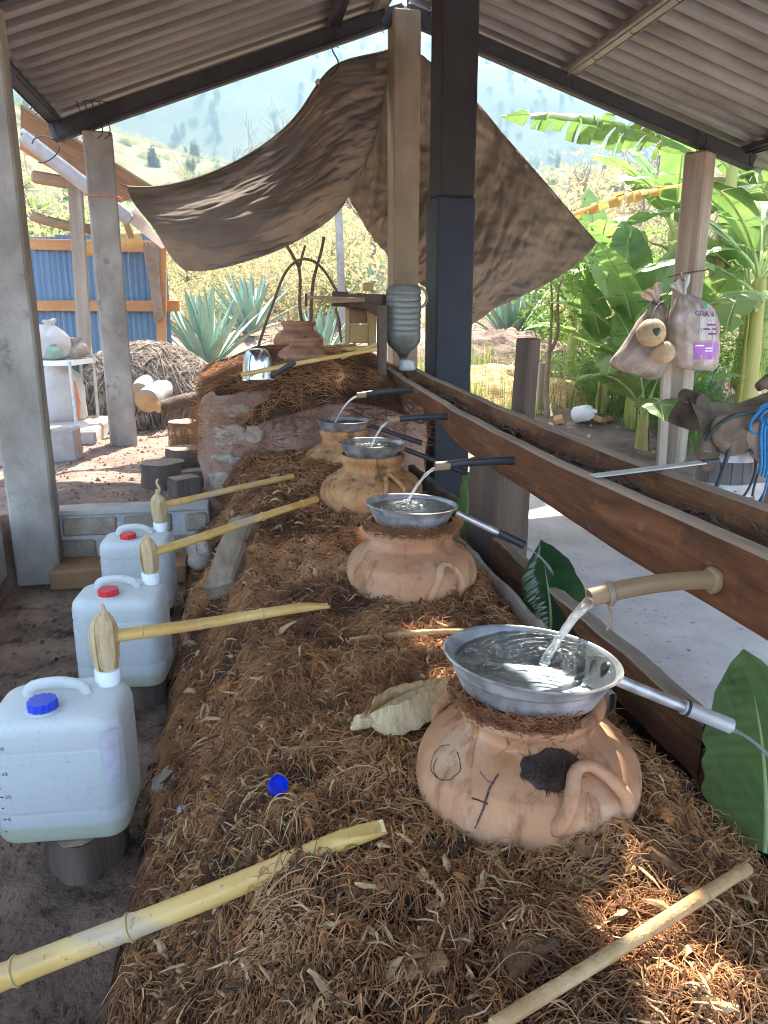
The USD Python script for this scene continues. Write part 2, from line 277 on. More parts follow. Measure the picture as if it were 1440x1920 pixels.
M('can_plastic', {'g': ('texture_coordinate', {}), 't': ('noise_texture', {'scale': 48.0, 'detail': 8.0, 'roughness': 0.75}), 'm': ('map_range', {'from_min': 0.56, 'from_max': 0.80, 'to_min': 0.0, 'to_max': 0.6, 'clamp': True}), 'x': ('mix', {'color2': (0.34, 0.27, 0.17)}),
    'z': ('separate_xyz', {}), 'zm': ('map_range', {'from_min': 0.045, 'from_max': 0.062, 'to_min': 1.0, 'to_max': 0.0, 'clamp': True}), 'l': ('mix', {'color1': (0.71, 0.73, 0.71), 'color2': (0.60, 0.63, 0.47)}),
    'p': ('principled_bsdf', {'roughness': 0.42}), 'tr': ('translucent_bsdf', {}), 'mx': ('mix_closure', {'fac': 0.28})},
  [('g.object', 't.vector'), ('g.object', 'z.vector'), ('z.z', 'zm.value'), ('zm.result', 'l.fac'), ('l.color', 'x.color1'), ('t.fac', 'm.value'), ('m.result', 'x.fac'), ('x.color', 'p.base_color'), ('x.color', 'tr.color'), ('p.BSDF', 'mx.closure1'), ('tr.BSDF', 'mx.closure2')], 'mx.closure')
surf('white_plastic', ramp((0.68, 0.70, 0.72), (0.76, 0.78, 0.80)), 5, 0.4, spec=0.5)
surf('blue_plastic', ramp((0.012, 0.04, 0.42), (0.016, 0.055, 0.52)), 9, 0.35, spec=0.5)
surf('bright_blue_plastic', ramp((0.005, 0.05, 0.70), (0.008, 0.07, 0.85)), 9, 0.35, spec=0.5, translucent=0.15)
surf('red_plastic', ramp((0.48, 0.014, 0.02), (0.58, 0.022, 0.03)), 9, 0.4, spec=0.5)
surf('black_rubber', ramp((0.016, 0.016, 0.018), (0.035, 0.034, 0.035)), 12, 0.45, spec=0.5)
surf('black_ink', ramp((0.02, 0.02, 0.025), (0.035, 0.035, 0.04)), 9, 0.8)
surf('purple_ink', ramp((0.12, 0.03, 0.16), (0.16, 0.05, 0.20)), 9, 0.7)
surf('purple_print', ramp((0.28, 0.10, 0.34), (0.36, 0.15, 0.42)), 6, 0.6)
surf('orange_print', ramp((0.70, 0.16, 0.04), (0.75, 0.20, 0.05)), 6, 0.6)
surf('green_print', ramp((0.06, 0.30, 0.14), (0.08, 0.36, 0.18)), 6, 0.6)
surf('paper_tape', ramp((0.42, 0.39, 0.44), (0.55, 0.52, 0.56)), 30, 0.8, bump=0.3)
surf('husk', ramp((0.60, 0.42, 0.19), (0.80, 0.62, 0.36), (0.86, 0.74, 0.50)), 16, 0.7, coord='object', stretch=(5, 5, 0.7), translucent=0.3, bump=0.7, bscale=55, bdist=0.008)
surf('cane', ramp((0.45, 0.245, 0.055), (0.60, 0.37, 0.105), (0.68, 0.47, 0.18)), 9, 0.5, spec=0.5, bump=0.06, bscale=40, stretch=(0.35, 1, 1), spots=[(8, 0.54, 0.64, (0.40, 0.32, 0.25), 0.75, (0.4, 1, 1)), (70, 0.62, 0.68, (0.20, 0.11, 0.04), 0.7), (3, 0.5, 0.7, (0.42, 0.22, 0.06), 0.5)])
surf('cane_node', ramp((0.42, 0.27, 0.09), (0.60, 0.43, 0.18)), 30, 0.6)
surf('cane_inside', ramp((0.66, 0.50, 0.24), (0.78, 0.64, 0.36)), 20, 0.8)
surf('bare_stick', ramp((0.33, 0.19, 0.08), (0.46, 0.29, 0.135), (0.56, 0.40, 0.22)), 26, 0.75, bump=0.4, bscale=90, stretch=(0.5, 0.5, 1), spots=(40, 0.6, 0.68, (0.2, 0.11, 0.05), 0.6))
surf('dark_stick', ramp((0.10, 0.065, 0.035), (0.19, 0.13, 0.075)), 14, 0.8, bump=0.4, bscale=60)
surf('old_bamboo', ramp((0.21, 0.125, 0.055), (0.33, 0.215, 0.11)), 10, 0.55, stretch=(0.3, 1, 1), spec=0.5)
surf('trough_wood', ramp((0.050, 0.018, 0.008), (0.125, 0.046, 0.017), (0.225, 0.095, 0.038)), 7, 0.72, stretch=(1, 0.2, 1.5), detail=9, bump=0.9, bscale=18, bdist=0.02, distort=1.2, spots=[(5, 0.56, 0.70, (0.04, 0.022, 0.015), 0.75), (16, 0.60, 0.72, (0.30, 0.17, 0.09), 0.5)])
surf('trough_edge', ramp((0.22, 0.15, 0.10), (0.36, 0.27, 0.20)), 14, 0.9, stretch=(1, 0.1, 1), bump=0.5, bscale=60)
surf('dark_wood', ramp((0.055, 0.034, 0.024), (0.10, 0.066, 0.047), (0.16, 0.11, 0.08)), 7, 0.8, stretch=(1, 1, 0.12), bump=0.5, bscale=36)
surf('red_wood', ramp((0.20, 0.10, 0.045), (0.33, 0.18, 0.085)), 6, 0.75, stretch=(1, 1, 0.12), bump=0.3, bscale=40)
surf('orange_wood', ramp((0.34, 0.155, 0.055), (0.46, 0.235, 0.095)), 6, 0.7, stretch=(0.2, 1, 1))
surf('fresh_plank', ramp((0.44, 0.27, 0.10), (0.58, 0.38, 0.165)), 8, 0.75, stretch=(1, 1, 0.15), bump=0.2, bscale=40, per_object=0.12)
surf('grey_block_wood', ramp((0.14, 0.095, 0.06), (0.23, 0.165, 0.11), (0.32, 0.245, 0.175)), 16, 0.9, coord='object', stretch=(1, 0.2, 1), bump=0.6, bscale=50, bdist=0.006)
surf('stump_side', ramp((0.075, 0.052, 0.04), (0.14, 0.10, 0.08)), 9, 0.9, stretch=(1, 1, 0.2), bump=0.6, bscale=40)
surf('stump_warm', ramp((0.10, 0.045, 0.022), (0.26, 0.12, 0.05)), 7, 0.9, stretch=(1, 1, 0.25), bump=0.6, bscale=30, spots=(8, 0.56, 0.66, (0.48, 0.30, 0.12), 0.8))
surf('stump_top', ramp((0.24, 0.165, 0.115), (0.34, 0.25, 0.185)), 18, 0.9, bump=0.5, bscale=60)
surf('log_bark_pale', ramp((0.24, 0.225, 0.205), (0.36, 0.345, 0.32)), 12, 0.9, bump=0.4, bscale=40)
surf('log_cut', ramp((0.36, 0.20, 0.085), (0.46, 0.28, 0.13)), 12, 0.9)
surf('adobe', ramp((0.22, 0.12, 0.085), (0.33, 0.19, 0.14), (0.42, 0.27, 0.205)), 5, 0.95, bump=0.9, bscale=24, bdist=0.03, spots=(10, 0.60, 0.70, (0.15, 0.09, 0.075), 0.7))
surf('stone', ramp((0.22, 0.155, 0.115), (0.34, 0.27, 0.21), (0.46, 0.40, 0.33)), 13, 0.9, bump=0.7, bscale=36, per_object=0.1, spots=(9, 0.52, 0.62, (0.24, 0.145, 0.115), 0.8))
surf('bagasse_base', ramp((0.020, 0.010, 0.007), (0.07, 0.032, 0.016), (0.15, 0.070, 0.030)), 9, 0.95, detail=8, bump=1.0, bscale=80, bdist=0.02)
surf('bagasse_fibre', [(0.16, (0.030, 0.013, 0.008)), (0.38, (0.098, 0.041, 0.019)), (0.52, (0.255, 0.105, 0.040)), (0.66, (0.450, 0.210, 0.083)), (0.90, (0.750, 0.480, 0.256))], 3.0, 0.75, hairy=0.34, spec=0.3, spots=[(2.4, 0.50, 0.66, (0.30, 0.135, 0.055), 0.45), (1.7, 0.50, 0.62, (0.040, 0.018, 0.010), 0.72)])
surf('bagasse_tan', [(0.15, (0.121, 0.061, 0.027)), (0.42, (0.338, 0.176, 0.070)), (0.65, (0.513, 0.304, 0.135)), (0.9, (0.729, 0.499, 0.257))], 2.6, 0.75, hairy=0.42, spec=0.3, spots=(1.7, 0.52, 0.64, (0.10, 0.05, 0.025), 0.5))
surf('bagasse_chip', ramp((0.045, 0.020, 0.011), (0.11, 0.05, 0.022)), 30, 0.8, bump=0.4, bscale=80, bdist=0.004)
surf('bagasse_chip_rust', ramp((0.230, 0.088, 0.027), (0.446, 0.196, 0.061)), 30, 0.8, bump=0.4, bscale=80, bdist=0.004, spots=(1.7, 0.50, 0.62, (0.050, 0.022, 0.012), 0.65))
surf('bagasse_chip_tan', ramp((0.350, 0.213, 0.100), (0.575, 0.388, 0.200)), 30, 0.8, bump=0.4, bscale=80, bdist=0.004)
surf('bagasse_chip_pale', ramp((0.48, 0.36, 0.21), (0.64, 0.50, 0.31)), 30, 0.8, bump=0.4, bscale=80, bdist=0.004)
M('charcoal_scratch', {'g': ('geometry', {}), 't': ('noise_texture', {'scale': 260.0, 'detail': 3.0}), 'r': ('map_range', {'from_min': 0.38, 'from_max': 0.58, 'to_min': 0.15, 'to_max': 1.0, 'clamp': True}), 'd': ('diffuse_bsdf', {'color': (0.05, 0.04, 0.04)}), 'tr': ('transparent_bsdf', {}), 'mx': ('mix_closure', {})},
  [('g.position', 't.vector'), ('t.fac', 'r.value'), ('r.result', 'mx.fac'), ('tr.BSDF', 'mx.closure1'), ('d.BSDF', 'mx.closure2')], 'mx.closure')
surf('rim_strand', ramp((0.05, 0.016, 0.008), (0.15, 0.052, 0.02), (0.30, 0.13, 0.05)), 40, 0.7, hairy=0.4)
surf('dark_strand', ramp((0.018, 0.010, 0.008), (0.07, 0.03, 0.017)), 40, 0.6, hairy=0.4)
surf('bagasse_lump', [(0.2, (0.07, 0.034, 0.018)), (0.5, (0.20, 0.10, 0.045)), (0.8, (0.36, 0.20, 0.09))], 30, 0.9, bump=1.0, bscale=140, bdist=0.01, per_object=0.3)
surf('green_leaf_thick', ramp((0.065, 0.115, 0.028), (0.12, 0.19, 0.05), (0.17, 0.22, 0.07)), 6, 0.45, translucent=0.22, spec=0.4, stretch=(6, 1.2, 0.4), bump=0.2, bscale=26, bdist=0.006)
surf('dark_leaf_wet', ramp((0.014, 0.05, 0.020), (0.035, 0.095, 0.03)), 4, 0.15, translucent=0.15, spec=0.7)
surf('banana_green', ramp((0.10, 0.19, 0.045), (0.17, 0.29, 0.075), (0.27, 0.35, 0.10)), 3.5, 0.4, translucent=0.48, spec=0.4, per_object=0.25)
surf('banana_pale', ramp((0.20, 0.33, 0.10), (0.29, 0.42, 0.15)), 1.5, 0.5, translucent=0.45, per_object=0.15)
surf('banana_rib', ramp((0.28, 0.38, 0.12), (0.40, 0.48, 0.20)), 5, 0.5)
surf('banana_dead', ramp((0.50, 0.24, 0.05), (0.62, 0.36, 0.11)), 5, 0.8, translucent=0.45)
surf('banana_dry', ramp((0.24, 0.15, 0.08), (0.38, 0.26, 0.15)), 5, 0.9, translucent=0.2)
surf('banana_stem', ramp((0.20, 0.24, 0.04), (0.33, 0.32, 0.08), (0.36, 0.22, 0.08)), 3, 0.5, stretch=(1, 1, 0.15), spec=0.4)
surf('agave_leaf', ramp((0.28, 0.40, 0.30), (0.40, 0.52, 0.41)), 2, 0.55, per_object=0.15, translucent=0.15)
surf('shrub_leaf', ramp((0.26, 0.28, 0.11), (0.38, 0.37, 0.17), (0.46, 0.42, 0.22)), 2.5, 0.7, translucent=0.45)
surf('green_shrub_leaf', ramp((0.10, 0.20, 0.03), (0.22, 0.34, 0.07)), 2.5, 0.6, translucent=0.45)
surf('dry_leaf', ramp((0.36, 0.28, 0.14), (0.48, 0.40, 0.22), (0.40, 0.40, 0.18)), 2.5, 0.8, translucent=0.4)
surf('pine_leaf', ramp((0.035, 0.07, 0.025), (0.075, 0.12, 0.04)), 0.5, 0.8, translucent=0.2)
surf('branch', ramp((0.20, 0.14, 0.095), (0.32, 0.24, 0.17)), 8, 0.9)
surf('dry_grass', ramp((0.40, 0.32, 0.14), (0.54, 0.46, 0.24), (0.38, 0.42, 0.14)), 0.8, 0.9, translucent=0.3)
surf('green_grass', ramp((0.08, 0.17, 0.03), (0.20, 0.30, 0.06)), 2, 0.7, translucent=0.35)
surf('palm_thatch', ramp((0.065, 0.045, 0.034), (0.19, 0.14, 0.105), (0.36, 0.29, 0.23)), 6, 0.85, hairy=0.45)
surf('soil_orange', ramp((0.44, 0.24, 0.10), (0.58, 0.36, 0.17), (0.66, 0.46, 0.26)), 9, 0.95, bump=1.0, bscale=30, bdist=0.05)
surf('tarp', ramp((0.18, 0.15, 0.122), (0.255, 0.212, 0.172), (0.33, 0.275, 0.225)), 1.3, 0.85, detail=7, translucent=0.45, bump=0.2, bscale=90, bdist=0.01, spots=[(3.0, 0.5, 0.7, (0.15, 0.12, 0.10), 0.35), (9, 0.58, 0.7, (0.33, 0.28, 0.23), 0.2)])
surf('tarp_hem', ramp((0.20, 0.24, 0.18), (0.27, 0.30, 0.22)), 8, 0.8, translucent=0.2)
surf('blue_sheet', ramp((0.09, 0.155, 0.235), (0.13, 0.215, 0.30)), 2.0, 0.5, spec=0.4, spots=(4, 0.56, 0.7, (0.17, 0.23, 0.34), 0.6), stretch=(1, 1, 0.4))
surf('tan_tile', ramp((0.20, 0.125, 0.08), (0.31, 0.215, 0.14)), 4, 0.85)
surf('white_fabric', ramp((0.62, 0.58, 0.55), (0.72, 0.69, 0.66)), 8, 0.8, translucent=0.35)
surf('sack_weave', ramp((0.22, 0.17, 0.14), (0.36, 0.29, 0.24), (0.46, 0.40, 0.34)), 7, 0.8, translucent=0.15, bump=0.25, bscale=30, spots=(5, 0.54, 0.66, (0.15, 0.115, 0.115), 0.8))
surf('sack_glossy', ramp((0.34, 0.26, 0.20), (0.46, 0.38, 0.32), (0.66, 0.62, 0.62)), 9, 0.3, spec=0.6, detail=6, translucent=0.25, bump=0.3, bscale=25)  # paler, glossier bag surface than the woven sack
surf('orange_cloth', ramp((0.60, 0.15, 0.05), (0.66, 0.22, 0.08)), 8, 0.8)
surf('gourd', ramp((0.34, 0.22, 0.12), (0.46, 0.32, 0.19)), 14, 0.7, bump=0.2, bscale=50, spots=(20, 0.58, 0.66, (0.16, 0.11, 0.06), 0.7))
surf('saddle_leather', ramp((0.06, 0.036, 0.022), (0.15, 0.095, 0.058), (0.25, 0.175, 0.115)), 6, 0.6, bump=0.5, bscale=30)
surf('saddle_flap', ramp((0.20, 0.115, 0.075), (0.32, 0.205, 0.15)), 8, 0.7, bump=0.25, bscale=40)
surf('saddle_trim', ramp((0.035, 0.045, 0.04), (0.065, 0.08, 0.07)), 9, 0.6)
surf('blue_rope', ramp((0.03, 0.17, 0.36), (0.05, 0.24, 0.46)), 30, 0.6, bump=0.4, bscale=160)
surf('stave', ramp((0.13, 0.11, 0.10), (0.22, 0.19, 0.175)), 10, 0.8, stretch=(1, 1, 0.15), per_object=0.15)
surf('hoop_metal', ramp((0.42, 0.41, 0.39), (0.56, 0.55, 0.53)), 14, 0.5, metal=0.4, spec=0.5)

# ---------------------------------------------------------------- the ground
def step(a, b, x): t = np.clip((x - a) / (b - a), 0, 1); return t * t * (3 - 2 * t)
def ground_z(x, y):
    x, y = np.asarray(x, float), np.asarray(y, float)
    left = 0.35 * step(4.42, 4.5, y) * (1 - step(0.9, 1.6, x))
    left = np.maximum(left, 0.35 * (1 - step(-1.33, -1.29, x)))
    right = 0.42 * step(6.4, 10.0, y)
    w = step(1.0, 2.6, x)
    near = np.where(x > 1.0, left * (1 - w) + right * w, left)
    far = np.maximum(y - 7.4, 0) * 0.095 * step(7, 12, y)
    bump = (fbm(np.stack([x * 0.9, y * 0.9, 0 * x], -1), 4, 5) - 0.5) * 0.10 * step(4.6, 6.5, y) + (fbm(np.stack([x * 5, y * 5, 0 * x], -1), 3, 9) - 0.5) * 0.035
    return near + far + bump
def sheet(x0, x1, y0, y1, nx, ny, zf, cut=None):
    X, Y = np.meshgrid(np.linspace(x0, x1, nx), np.linspace(y0, y1, ny), indexing='ij')
    return grid(np.stack([X, Y, zf(X, Y)], -1))
def ground_axis(lo, hi, c0, c1, fine, grow=1.12):
    a = list(np.arange(c0, c1, fine)); s = fine; x = c1
    while x < hi: a.append(x); s *= grow; x += s
    a.append(hi); s = fine; x = c0 - fine
    b = []
    while x > lo: b.append(x); s *= grow; x -= s
    return np.array(sorted(b + [lo]) + a)
gx, gy = ground_axis(-70, 90, -3.2, 4.5, 0.045), ground_axis(-40, 75, 0.2, 9.5, 0.045)
X, Y = np.meshgrid(gx, gy, indexing='ij')
single('ground', grid(np.stack([X, Y, ground_z(X, Y)], -1)), 'upper_earth', None, None, True, kind='structure')
GROUND = '/World/ground'
# the dark damp floor of the pit, a skin on the ground sheet, and the concrete slab right of the oven
def skin(f): return lambda x, y: ground_z(x, y) + f
single('pit_floor', sheet(-1.27, -0.15, 0.2, 4.40, 70, 150, skin(0.006)), 'pit_earth', None, None, True, kind='structure')
sl = box((1.12, -3.0, -0.1), (6.5, 5.7, 0.045), 0.006)
single('concrete_slab', sl, 'slab_concrete', None, None, 35, kind='structure')

# hills: a near scrubby slope at the left and the high mountain behind
def hillside_z(x, y):
    base = 7.0 + 0.16 * (y - 70)
    h = base + 17 * np.exp(-((x + 62) / 55) ** 2) * step(70, 150, y) + 9 * np.exp(-((x - 120) / 60) ** 2) * step(60, 160, y)
    return h + (fbm(np.stack([x * 0.02, y * 0.02, 0 * x], -1), 4, 3) - 0.5) * 8
single('hillside', sheet(-260, 300, 70, 300, 110, 60, lambda x, y: hillside_z(x, y) - 2.0 * (1 - step(70, 76, y))), 'hill_scrub', None, None, True, kind='structure')
def mountain_z(x, y):
    ridge = 232 - 0.02 * (x - 60) - 26 * np.exp(-((x - 330) / 120) ** 2)
    return 30 + (ridge - 30) * step(240, 760, y) * (1 - 0.0 * x) + (fbm(np.stack([x * 0.006, y * 0.006, 0 * x], -1), 5, 8) - 0.5) * 90 * step(240, 500, y) * (1 - 0.6 * step(640, 760, y)) - 60 * step(800, 1000, y)
single('mountain', sheet(-1000, 1300, 240, 1000, 190, 110, mountain_z), 'mountain_side', None, None, True, kind='structure')
# one box of hazy air round it all
usdkit.material(stage, '/World/Looks/haze_air', {'v': ('principled_volume', {'color': (0.15, 0.235, 0.285), 'density': HAZE, 'anisotropy': 0.2})}, [], volume='v.volume')
LOOK['haze_air'] = UsdShade.Material.Get(stage, '/World/Looks/haze_air')
single('haze', (np.array(trimesh.creation.box(bounds=[[-1100, -60, -1.5], [1400, 1100, 330]]).vertices), np.array(trimesh.creation.box(bounds=[[-1100, -60, -1.5], [1400, 1100, 330]]).faces)), 'haze_air', None, None, False, kind='stuff')

def crumbs(N, x0, x1, y0, y1, size, seed, off=0.0):
    r_ = np.random.default_rng(seed); x, y = r_.uniform(x0, x1, N), r_.uniform(y0, y1, N); z = ground_z(x, y) + off; sz = size * r_.exponential(0.6, N) + size * 0.25
    tet = np.array([[1, 0, 0], [-0.5, 0.8, 0], [-0.5, -0.8, 0], [0.1, 0.1, 0.75], [-0.2, -0.1, -0.5]]); fc = np.array([[0, 1, 3], [1, 2, 3], [2, 0, 3], [1, 0, 4], [2, 1, 4], [0, 2, 4]])
    a_ = r_.uniform(0, 6.28, N); v = tet[None] * (1 + r_.normal(0, 0.2, (N, 5, 3))); vx = v[..., 0] * np.cos(a_)[:, None] - v[..., 1] * np.sin(a_)[:, None]; vy = v[..., 0] * np.sin(a_)[:, None] + v[..., 1] * np.cos(a_)[:, None]
    v = np.stack([vx, vy, v[..., 2]], -1) * sz[:, None, None] + np.stack([x, y, z], -1)[:, None]
    return v.reshape(-1, 3), (fc[None] + (np.arange(N) * 5)[:, None, None]).reshape(-1, 3)
single('earth_crumbs', crumbs(5000, -1.26, -0.16, 0.4, 4.4, 0.006, 1, 0.008), 'pit_earth', 'crumbs and grit on the dark pit floor', 'grit', False, kind='stuff')
single('pale_crumbs', crumbs(6000, -4.0, 0.3, 4.5, 9.0, 0.009, 2, 0.002), 'upper_earth', 'crumbs and grit on the trodden pinkish earth', 'grit', False, kind='stuff')
single('far_stones', crumbs(5000, -5.0, 12.0, 7.0, 24.0, 0.03, 3), 'far_earth', 'small stones and clods on the slope beyond the shed', 'grit', False, kind='stuff')

# ---------------------------------------------------------------- the open shed: roof on posts
GY, RX, RZ = 6.86, 1.425, 3.86            # gable frame, ridge x, ridge height
EL, ER = -1.36, 4.68
def slope(x): return 0.358 if x < RX else 0.314
def roof_z(x): return RZ - slope(x) * abs(x - RX)
roof = Thing('shed_roof', 'corrugated zinc gable roof on dark steel rafters overhead', 'roof', (RX, GY, RZ))
PITCH_R, GAP = 0.20, 0.080
def corrugated(side, y0, n):
    """Trapezoid ribs running down the slope."""
    prof = []
    for k in range(n):
        y = y0 + k * PITCH_R
        prof += [(y, 0.002), (y + 0.010, 0), (y + 0.085, 0), (y + 0.095, 0.006), (y + 0.105, 0.075), (y + 0.115, 0.082), (y + 0.170, 0.082), (y + 0.182, 0.072)]
    prof.append((y0 + n * PITCH_R, 0)); prof = np.array(prof)
    xs = np.linspace(RX + side * GAP, EL - 0.02 if side < 0 else ER + 0.45, 9)
    p = np.zeros((len(xs), len(prof), 3))
    p[..., 0] = xs[:, None]; p[..., 1] = prof[:, 0][None]; p[..., 2] = (RZ + 0.07 - slope(xs[-1]) * np.abs(xs - RX))[:, None] + prof[:, 1][None]
    p[..., 2] += (noise(p * [0.8, 1.3, 0.5], 4) - 0.5) * 0.012
    v, f = grid(p); m = len(v)
    return np.vstack([v, v + [0, 0, 0.002]]), np.vstack([f, f[:, ::-1] + m])
for side in (-1, 1):
    y1 = 7.36
    for k in range(11):
        n = 4
        y1 -= n * PITCH_R
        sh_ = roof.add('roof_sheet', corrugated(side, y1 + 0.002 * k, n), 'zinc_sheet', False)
        rib = np.tile(np.tile(np.array([0, 0, 0, 0.4, 1, 1, 1, 1.0] * n + [0.0]), 9), 2)  # marks the recesses where the sheet colour carries painted shade
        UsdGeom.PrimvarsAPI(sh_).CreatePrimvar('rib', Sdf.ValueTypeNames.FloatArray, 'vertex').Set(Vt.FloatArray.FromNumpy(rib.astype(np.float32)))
def channel(p0, p1, w, h, up):
    return beam(p0, p1, w, h, 0.006, up)
for y in (GY, 4.33, 1.8, -0.7):
    for side in (-1, 1):
        x0, x1 = RX, (EL if side < 0 else ER)
        up = np.array([slope(x1) * side, 0, 1.0])
        a, b = np.array([x0 + side * 0.004, y, roof_z(x0) - 0.075]), np.array([x1, y, roof_z(x1) - 0.075])
        r = roof.add('rafter', channel(a, b, 0.075, 0.135, up), 'dark_steel')
        if y == GY:
            a2 = a + [0, -0.042, -0.052]; b2 = b + [0, -0.042, -0.052]
            roof.add('rafter_lip', channel(a2, b2, 0.018, 0.016, up), 'dark_steel', under=r)
for x, look, ye in ((EL + 0.03, 'dark_steel', 7.02), (0.85, 'dark_steel', 7.14), (1.22, 'zinc_purlin', 7.2), (1.68, 'zinc_purlin', 7.2), (2.87, 'zinc_purlin', 7.16), (ER - 0.06, 'dark_steel', 6.95)):
    side = -1 if x < RX else 1
    z = roof_z(x) + 0.022
    p = roof.add('purlin', beam((x, -3.0, z), (x, ye, z), 0.09, 0.05, 0.004, (slope(x) * side, 0, 1)), look)
    lip = [beam((x + s * 0.041, -3.0, z - 0.036), (x + s * 0.041, ye, z - 0.036), 0.006, 0.022, 0.002, (slope(x) * side, 0, 1)) for s in (-1, 1)]
    roof.add('purlin_lip', join(*lip), look, under=p)
    for yy in (GY - 0.05, GY + 0.055):
        q = smooth_path([(x - 0.06, yy, z + 0.01), (x, yy + 0.01, z - 0.06), (x + 0.02, yy, z - 0.14), (x + 0.05, yy, z - 0.16)], 8)
        roof.add('tie_wire', tube(q, 0.0035, 5), 'wire', under=p)
    if x in (2.87,):
        for yy in (6.3, 5.7, 5.1, 4.5):
            q = [(x - 0.055, yy, z - 0.05), (x + 0.0, yy + 0.05, z - 0.055), (x + 0.06, yy + 0.02, z - 0.03)]
            roof.add('tie_wire', tube(smooth_path(q, 7), 0.003, 5), 'wire', under=p)

def post_mesh(x, y, z0, z1, w, d, rz=0.0, lean=(0, 0), b=0.012, seed=0, amp=0.004):
    m = box((-w / 2, -d / 2, z0), (w / 2, d / 2, z1), b)
    v, f = rough(m, amp, 4.0, seed, 0.14)
    v = v.copy(); t = (v[:, 2] - z0) / (z1 - z0); v[:, 0] += lean[0] * t; v[:, 1] += lean[1] * t
    return turn((v, f), rz, loc=(x, y, 0))
single('concrete_post', post_mesh(-1.15, 4.36, -0.05, 2.86, 0.225, 0.225, 0.10, seed=1), 'post_concrete', 'pale concrete post nearest the viewer, standing in the pit beside the low wall', 'post', 25)
P2 = Thing('concrete_post', 'mid concrete post whose blunt top carries the left rafter end', 'post', (-1.02, 6.85, 0.3))
P2.add('shaft', post_mesh(-1.02, 6.85, 0.28, 2.80, 0.22, 0.22, 0.14, seed=2), 'post_concrete', 25)
P2.add('string', tube(np.array([(-1.135, 6.72, 2.33), (-0.895, 6.745, 2.33), (-0.89, 6.97, 2.34)]), 0.005, 5), 'orange_cloth')
for k in range(4):
    x = -1.12 + 0.055 * k
    P2.add('tie_wire', tube(smooth_path([(x, 6.74, 2.74), (x + 0.02, 6.76, 2.9), (x - 0.02, 6.8, 3.02), (x + 0.03, 6.84, 3.02)], 9), 0.004, 5), 'wire')
RP = Thing('concrete_post', 'tan concrete ridge post between the two halves of the tarp', 'post', (RX, GY, 0))
RP.add('shaft', post_mesh(RX, GY, -0.05, RZ - 0.08, 0.225, 0.225, 0.05, seed=3), 'post_warm', 25)
DP = Thing('painted_post', 'dark painted square post in front of the ridge post', 'post', (1.51, 5.6, 0))
DP.add('upper_shaft', post_mesh(1.51, 5.6, 2.22, RZ - 0.06, 0.255, 0.255, 0.06, seed=4), 'post_dark_top', 25)
DP.add('lower_shaft', post_mesh(1.505, 5.6, -0.05, 2.22, 0.275, 0.275, 0.06, seed=5), 'post_dark_low', 25)
WP = Thing('wooden_post', 'grey weathered wooden post on the right, hung with two bags', 'post', (4.13, 6.82, 0))
v, f = post_mesh(4.13, 6.82, -0.1, 2.83, 0.21, 0.215, 0.62, seed=6, amp=0.006, b=0.02)
WP.add('shaft', (v, f), 'weathered_wood', 25)
WP.add('hook_wire', tube(smooth_path([(4.0, 6.68, 2.80), (3.99, 6.69, 2.98), (4.02, 6.74, 3.00), (4.07, 6.76, 2.99), (4.10, 6.73, 2.85)], 14), 0.006, 6), 'wire')
WP.add('wire_loop', tube(np.array([aty(1252, 520, 6.62), aty(1285, 512, 6.56), aty(1326, 506, 6.66), aty(1330, 506, 6.85)]), 0.006, 5), 'wire')
single('loose_board', beam(aty(1241, 870, 6.62) - [0, 0, 0.25], aty(1252, 655, 6.62), 0.105, 0.035, 0.004, (0.3, -1, 0)), 'weathered_wood', 'narrow tan board leaning on the left side of the bag-hung post', 'board')

# ---------------------------------------------------------------- the tarp
def poly(pts, n, y):
    q = np.array([aty(px, py, y + dy) for px, py, dy in [(*p, 0)[:3] for p in pts]])
    return smooth_path(q, n)
def coons(top, bottom, left, right, fold):
    """A patch between four edge curves (top and bottom run left to right), pushed along y by fold(s, t)."""
    ns, nt = len(top), len(left); s, t = np.linspace(0, 1, ns)[:, None, None], np.linspace(0, 1, nt)[None, :, None]
    p = (1 - t) * top[:, None] + t * bottom[:, None] + (1 - s) * left[None] + s * right[None]
    p = p - ((1 - s) * (1 - t) * top[0] + s * (1 - t) * top[-1] + (1 - s) * t * bottom[0] + s * t * bottom[-1])
    d = fold(s[..., 0], t[..., 0]); p = p.copy(); p[..., 1] += d[0]; p[..., 2] += d[1]
    v, f = grid(p); return (np.vstack([v, v + [0, 0.004, 0]]), np.vstack([f, f[:, ::-1] + len(v)])), p
TY = 7.0
tp = Thing('tarp', 'brown sagging tarp tied up like a curtain under the far gable', 'tarp', (RX - 0.2, TY, 3.0))
ns, nt = 150, 120
topL = poly([(238, 350), (300, 349, 0.1), (400, 322, 0.2), (500, 268, 0.2), (565, 205, 0.1), (625, 126), (680, 106), (736, 90)], ns, TY)
botL = poly([(346, 506, -0.1), (400, 506, -0.3), (450, 494, -0.4), (520, 470, -0.4), (585, 436, -0.3), (630, 402, -0.15), (655, 366, -0.05)], ns, TY)
lefL = poly([(238, 350), (262, 396, -0.08), (288, 428, -0.15), (318, 478, -0.12), (346, 506, -0.1)], nt, TY)
rigL = poly([(736, 90), (724, 150, -0.02), (713, 225, -0.1), (690, 298, -0.12), (668, 344, -0.08), (655, 366, -0.05)], nt, TY)
